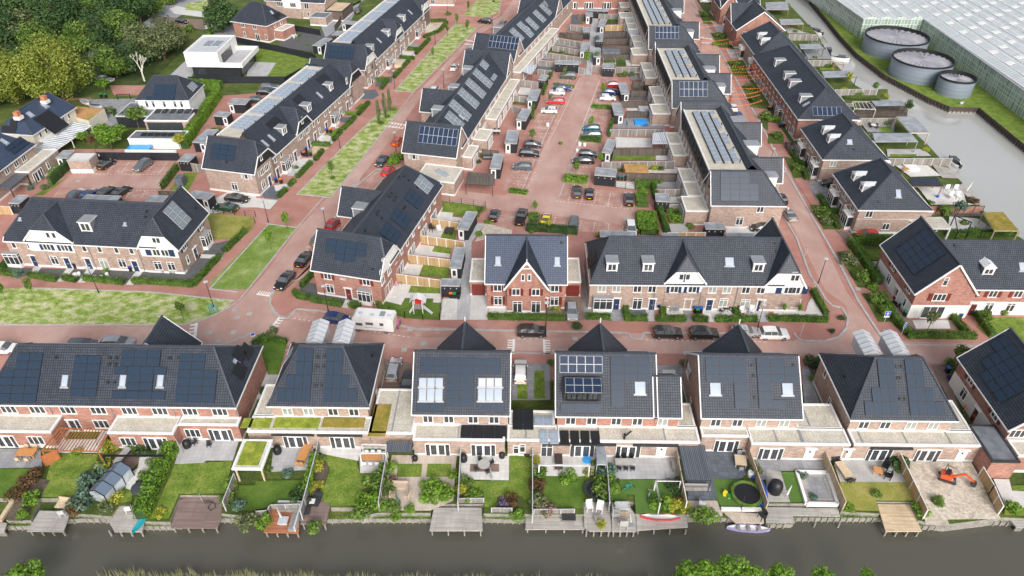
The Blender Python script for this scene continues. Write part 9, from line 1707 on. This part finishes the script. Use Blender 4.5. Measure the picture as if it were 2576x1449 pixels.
SB='''30,160,660,1.6,leaf_red,reddish shrub border at the slate terrace lawn;400,440,1.6,leaf_red,red leaved shrubs beside the first two lawns;300,520,1.7,leaf_red,rust shrub right of the deep green lawn;220,840,1.2,leaf_bright,green plants in the stone rimmed bed;320,690,1.6,leaf_bright,green herb mound above the left jetty;900,560,2.2,leaf_blue,pale green shrub left of the small greenhouse;860,720,2.4,leaf_blue,large pale shrub at the greenhouse corner;780,780,1.8,leaf_red,bronze shrub beside the slatted bench;980,440,2.0,leaf_blue,blue green shrub behind the small greenhouse;1040,380,1.8,leaf_yellow,yellow green shrub left of the gravel corner;1120,170,1.8,leaf_yellow,yellow climber beside the terracotta pergola;1240,450,1.9,leaf,green shrub between greenhouse and path;1160,680,1.6,leaf_yellow,yellow green shrub right of the greenhouse;1050,800,1.7,leaf_olive,olive shrub on the bank beside the deck;1550,330,1.4,leaf,bay shrub at the path and hedge;1480,470,1.4,leaf,low green shrub below the light path;1450,200,1.6,leaf_dark,dark border under the kitchen window;1340,160,1.4,leaf,green border plant by the kitchen window;1610,830,1.1,leaf_yellow,yellow tipped plants at the foot of the long lawn;2320,560,1.5,leaf_bright,ivy mound on the fence by the long lawn;2300,700,1.5,leaf,ivy clump at the brown deck fence;2430,740,1.5,leaf_blue,lavender clump behind the picket fence;780,210,1.0,leaf_bright,climber at the pergola post;2450,960,2.2,leaf_olive,lily pad patch beside the piling;650,-30,1.2,leaf_olive,potted green under the pergola
31,650,370,1.6,leaf_yellow,yellow green shrub in the curved soil bed;640,280,1.3,leaf,shrub at the top of the curved soil bed;590,540,.8,leaf_yellow,small lime shrub left of two in the soil bed;645,540,.8,leaf_yellow,small lime shrub right of two in the soil bed;570,600,.8,leaf_yellow,lime shrub at the bottom of the soil bed;130,390,.9,leaf,potted bay at the sedum canopy post;330,420,1.3,leaf_blue,blue green planter at the brown steps;430,650,1.8,leaf_dark,dark round shrub in the lawn corner;1180,560,2.6,leaf,feathery shrub at the checkerboard fence;1130,740,2.2,leaf_bright,bright shrub above the gravel bay;1100,830,2.0,leaf,dark shrub on the bank left of the terrace;1340,370,1.6,leaf_bright,green border at the pale planked terrace;1360,480,1.0,leaf_pink,pink flowers in the planked terrace border;1310,600,1.7,leaf,dark green border by the rattan lounge;1300,780,1.4,leaf_bright,corner plants below the rattan lounge;1400,760,1.4,leaf,grasses before the rattan lounge;1545,780,1.2,leaf_bright,small conifer and lime plants at the lounge edge;1400,860,1.1,leaf_bright,plants hanging over the terrace wall;1990,470,1.3,leaf_bright,ivy on the fence right of the pale planks;1760,580,1.9,leaf_bright,left half of the rectangular herb bed;1880,580,1.9,leaf_bright,right half of the rectangular herb bed;1760,660,1.9,leaf_bright,front left of the rectangular herb bed;1880,665,1.9,leaf_bright,front right of the rectangular herb bed;2100,530,1.5,leaf,shrubs in the kerbed bed by the round table;2090,600,1.3,leaf_yellow,yellow plants in the kerbed bed;2220,640,1.2,leaf_bright,low green plants behind the black railing;2470,720,1.2,leaf_purple,purple and green plants in the curved bed;2560,700,1.4,leaf_red,dark plants in the curved bed;2150,700,1.3,leaf,grass bank above the pale jetty;2030,900,.1,leaf,tiny weed;90,930,1.5,leaf_bright,green weeds left of the terracotta deck;600,960,1.6,leaf,greenery below the dark brown deck
32,560,470,1.7,leaf_bright,round lime shrub on the terrace edge;255,460,1.8,leaf,tall green shrub by the thin fence;250,560,1.6,leaf_red,dark purple shrub in the round bed;300,710,2.0,leaf_olive,feathery tree like shrub at the picket fence;350,790,1.6,leaf_pink,pinkish shrub behind the picket fence;900,410,2.4,leaf_blue,white flowering shrub above the black trampoline;940,560,2.2,leaf_bright,bright leafy shrub right of the black trampoline;930,650,2.2,leaf,leafy shrub behind the white bucket chairs;1010,560,1.9,leaf,dark shrub on the kids lawn side of the fence;235,290,1.2,leaf_yellow,bamboo like pot plant by the thin fence;760,415,1.0,leaf_yellow,yellow leaved pot plant on the light terrace;825,340,.9,leaf,potted plant beside the storage roof;1640,570,1.8,leaf_dark,dark shrub beside the trellis fence;1690,700,1.2,leaf_red,dark red shrub in the kids lawn bed;1500,740,1.9,leaf_bright,shrub with climbers left in the planted bed;1580,760,1.7,leaf_yellow,orange tipped shrub in the planted bed;1700,770,1.4,leaf_yellow,yellow shrub right in the planted bed;1900,880,1.9,leaf,ivy below the pinkish deck;1990,860,1.7,leaf_bright,hanging greenery under the pinkish deck;2420,380,1.6,leaf_olive,potted olive by the reed fence;890,940,.9,leaf_yellow,grass clump on the weathered deck;1760,790,.6,leaf_olive,potted herb on the pinkish deck;60,870,1.3,leaf_bright,green growth on the piling left of the long deck;1960,120,1.2,leaf_dark,palm by the angled brick corner
33,1280,300,2.0,leaf_dark,dark round shrub at the striped fence top;1330,370,1.5,leaf_dark,second dark shrub by the striped fence;1320,400,1.0,leaf,potted plant at the foot of the dark shrub;1100,640,1.1,leaf,dark green tuft in the dry lawn;340,440,1.0,leaf_blue,green plants in the white planter, upper;430,660,1.0,leaf_blue,green plants in the white planter lower;1520,800,1.5,leaf_bright,green plants between deck and striped fence;2480,810,1.6,leaf_bright,shrub on the right end lawn;810,780,1.2,leaf_bright,tuft at the wall of the dry lawn;1690,700,1.4,leaf,weeds at the edge of the sandy plot
2,1000,230,1.4,leaf,shrub in the top court garden;1080,210,1.4,leaf_bright,bright shrub in the top court garden;1130,200,1.3,leaf_dark,dark shrub in the top court garden;720,380,1.6,leaf,shrub in the pennant garden;700,240,1.0,leaf_bright,green tuft beside the second alley shed;600,600,1.7,leaf_bright,round lime shrub above the wide black shed;500,540,1.2,leaf,shrub in the round table garden;560,540,1.2,leaf,thin shrub in the round table garden;650,540,1.3,leaf_dark,dark shrub by the long alley shed;1080,600,1.7,leaf_bright,green shrub in the pond frame garden;1010,600,1.2,leaf,dark shrub in the pond frame;1200,770,1.6,leaf_blue,grey green pot shrub by the long table;1350,745,1.1,leaf,topiary pot by the long table;1140,750,1.3,leaf,meadow shrub in the squat shed garden;1290,880,1.4,leaf,plants in the dark box garden;1230,980,1.2,leaf,plants beside the white bench;2090,380,2.4,leaf,large shrub on the right street by the steep gable;2060,460,1.8,leaf_bright,lower shrub on the right street by the steep gable;2240,660,2.4,leaf,wild shrubs under the bunting;2300,720,1.8,leaf_bright,grasses under the bunting;2380,900,2.2,leaf,shrubs by the bunting row bay;2430,1030,2.2,leaf_dark,dark shrubs by the bunting row;2560,1200,2.6,leaf,large shrubs at the bunting row corner;490,1449,.9,leaf,bush left of the street lamp
12,1600,680,2.0,leaf,round shrub in the corner garden by the black shed;1740,660,2.0,leaf_yellow,orange green shrub in the corner garden;1640,780,2.2,leaf_bright,light shrub above the whirlpool tub;1800,850,1.6,leaf,small shrubs beside the whirlpool tub;1480,390,1.2,leaf,shrubs along the court garden fence;1410,260,1.6,leaf_yellow,yellow green shrub at the brown fence;1480,260,1.5,leaf,green shrub at the brown fence;1650,230,1.6,leaf_dark,dark climber at the brown brick corner;1330,500,1.8,leaf_bright,bushy green beside the yard hedge;1000,215,1.1,leaf_bright,plant right of the light green tree;200,880,1.4,leaf,round bush behind the red semi roof;870,940,1.3,leaf_yellow,yellow bush peeking over the roof ridge;1640,500,1.3,leaf,climber beside the picnic bench;450,870,1.2,leaf,leafy clump behind the red semi roof
3,60,1220,2.2,leaf_bright,large bush in front of the corner bay of the bunting row;60,1380,2.0,leaf,dark bush by the coloured bins;100,1400,1.5,leaf,small bush at the villa drive;780,930,1.8,leaf_yellow,yellow shrub in the long green border;900,960,1.8,leaf,green shrub in the long green border;1170,980,1.5,leaf_yellow,bright yellow shrub at the end of the green border;850,1090,1.7,leaf,shrub under the white slatted pergola;850,1130,1.7,leaf_dark,dark shrub under the white slatted pergola;1180,1250,2.0,leaf,green bush left of the big garden room;970,1230,1.3,leaf_bright,thin shrub by the canal garden fence;600,670,1.4,leaf,bush near the brown wooden swing;330,390,1.3,leaf,pot plant by the upper canal fence;470,590,1.1,leaf,plants by the egg chair pavilion;280,330,1.3,leaf,green plant under the upper canal canopy;190,60,1.5,leaf_bright,bush at the topmost canal canopy
13,270,270,2.2,leaf,wild grasses in front of the second villa;520,720,2.4,leaf,wild grasses in front of the nearest villa;600,820,2.0,leaf_olive,dry grasses below the nearest villa hedge;820,1200,2.6,leaf_olive,heather bed along the right street;920,1350,2.4,leaf,green bed along the right street;1770,700,1.8,leaf,dark shrubs by the dark red wall;2110,700,1.4,leaf_dark,low shrubs along the dark red wall;1580,690,1.5,leaf_yellow,yellow green climber on the flat roof edge;1980,810,1.4,leaf,shrub inside the black portal frames;2060,880,1.4,leaf,rounded shrub before the white path;1470,180,1.4,leaf_blue,olive tree in the white planter;2050,590,1.6,leaf_red,red flowering shrub at the white canal terrace;1600,80,1.4,leaf_yellow,small fan palm at the stepping slabs;1640,600,1.0,leaf,blue potted plant on the white terrace;1000,1250,1.0,leaf,small shrub at the small square lawn;380,215,1.2,leaf_dark,round dark bush by the second villa bay
23,1080,160,2.2,leaf,green bed beside the arrow sign;1060,20,1.4,leaf_bright,bush at the hedge top;1170,240,2.0,leaf,lower green bed beside the arrow sign;735,308,.9,leaf_dark,small potted conifer, upper on the round paved corner;628,448,.9,leaf_dark,small potted conifer lower on the round paved corner;440,780,2.0,leaf_dark,dark bush at the drive left of the hipped house;470,930,1.2,leaf,small bush at the drive wall;1880,800,2.0,leaf,bushes around the feathery young tree;1850,860,1.3,leaf_bright,light plant behind the blue scooter;1420,430,1.0,leaf_purple,purple lavender clump at the hedge corner;2090,280,1.6,leaf_dark,dark hedge bush by the maroon doors;2180,270,1.6,leaf,shrub before the white ground floor;2340,240,1.8,leaf,climbing plant at the white ground floor;540,720,1.2,leaf_bright,light plants at the hipped house wall
22,455,225,1.0,leaf_yellow,white flowering bush in the red pair front garden;390,220,.9,leaf,small bush in the red pair front garden;670,400,1.4,leaf_dark,dark tall shrub by the right garage door;400,760,1.0,leaf,bush at the drive beside the dormer house;400,980,1.1,leaf,green strip bush at the dormer house wall;1735,780,1.2,leaf,bush left of the L shaped array house
21,90,1070,1.3,leaf_dark,dark bush at the left drive of the hipped canal house;180,450,1.3,leaf_olive,soil bed shrubs by the corner lawn hedge;1240,160,1.2,leaf,shrub beside the white bay window
1,1240,150,.1,leaf,x;1930,150,1.6,leaf,bushes at the top hedge;680,380,.1,leaf,y;430,370,1.2,leaf,round shrub at the villa table;520,450,.9,leaf_bright,small round shrub by the curved path;425,405,.9,leaf_bright,lime shrub beside the villa table;1390,1110,1.3,leaf_bright,green foot of the rear columnar tree;1310,1185,1.2,leaf,green foot of the middle columnar tree;1255,1250,1.2,leaf,green foot of the front columnar tree;1290,820,1.8,leaf,lush bush in the grey slab garden;930,1150,1.2,leaf_bright,border in the mid row garden;2390,20,1.0,leaf,bush at the playground edge
11,1400,170,2.4,leaf_bright,light shrub at the brown corner garden;1380,215,2.2,leaf_bright,lower light shrub at the brown corner garden;1460,150,2.0,leaf,dark shrub behind the light ones;1780,365,.8,leaf,weed under the small tree;2255,130,.9,leaf,plant by the roof deck pergola;1530,1190,1.0,leaf_dark,small round bush at the third garden fence;2330,800,1.0,leaf_bright,climber along the sandy yard wire;2260,920,1.2,leaf_bright,tall climber at the alley end;2270,670,1.4,leaf,climbers on the court wire fence;400,245,1.0,leaf,small bush at the pale garden;770,350,.8,leaf,grass tuft at the young tree foot;2240,200,1.2,leaf_dark,dark agave in the black planter garden
10,540,300,1.4,leaf_bright,light sapling bush at the left court hedge;600,240,1.4,leaf_bright,light sapling bush beside the substation;1455,1240,1.0,leaf_olive,olive pot at the fourth navy door;1640,1295,.8,leaf_olive,left dry pot plant under the windows;1745,1300,.8,leaf_olive,right dry pot plant under the windows;1080,1290,1.0,leaf_bright,palm in the white pot;340,410,1.2,leaf_blue,round bush upper in the left edge garden;300,460,1.2,leaf_blue,round bush lower in the left edge garden;410,355,1.2,leaf_blue,silver bush topmost in the left edge garden;460,460,1.5,leaf_olive,wild bushes along the pale posts;1990,1140,.9,leaf_red,red flowering pot at the path corner
0,1100,1130,2.2,leaf_olive,brown green shrub below the sedum garage;1300,1060,.1,leaf,z;1650,600,.1,leaf,w;2110,340,2.2,leaf,green shrub by the brick villa drive;1900,330,3.2,leaf,reedy shrubs along the ditch;1780,420,3.2,leaf_olive,olive shrubs along the ditch;1770,1410,2.6,leaf_bright,bright bush at the hedge foot;2180,1320,1.6,leaf,low hedge bush beside the court shed'''
ns=0
for row in SB.split('\n'):
 rc,rest_=row.split(',',1)
 for it in rest_.split(';'):
  u,v,s_,mt,l_=it.split(',',4);s_=float(s_)
  if s_<.5 or len(l_.split())<4:continue
  p=q(int(rc),float(u),float(v));ns+=1;o=link('shrub',shrub_mesh(mt,ns%2),None,T(p.x,p.y,0,ns*1.3));s_*=.74;o.scale=(s_,s_,s_*.9);tag(o,l_,'shrub')
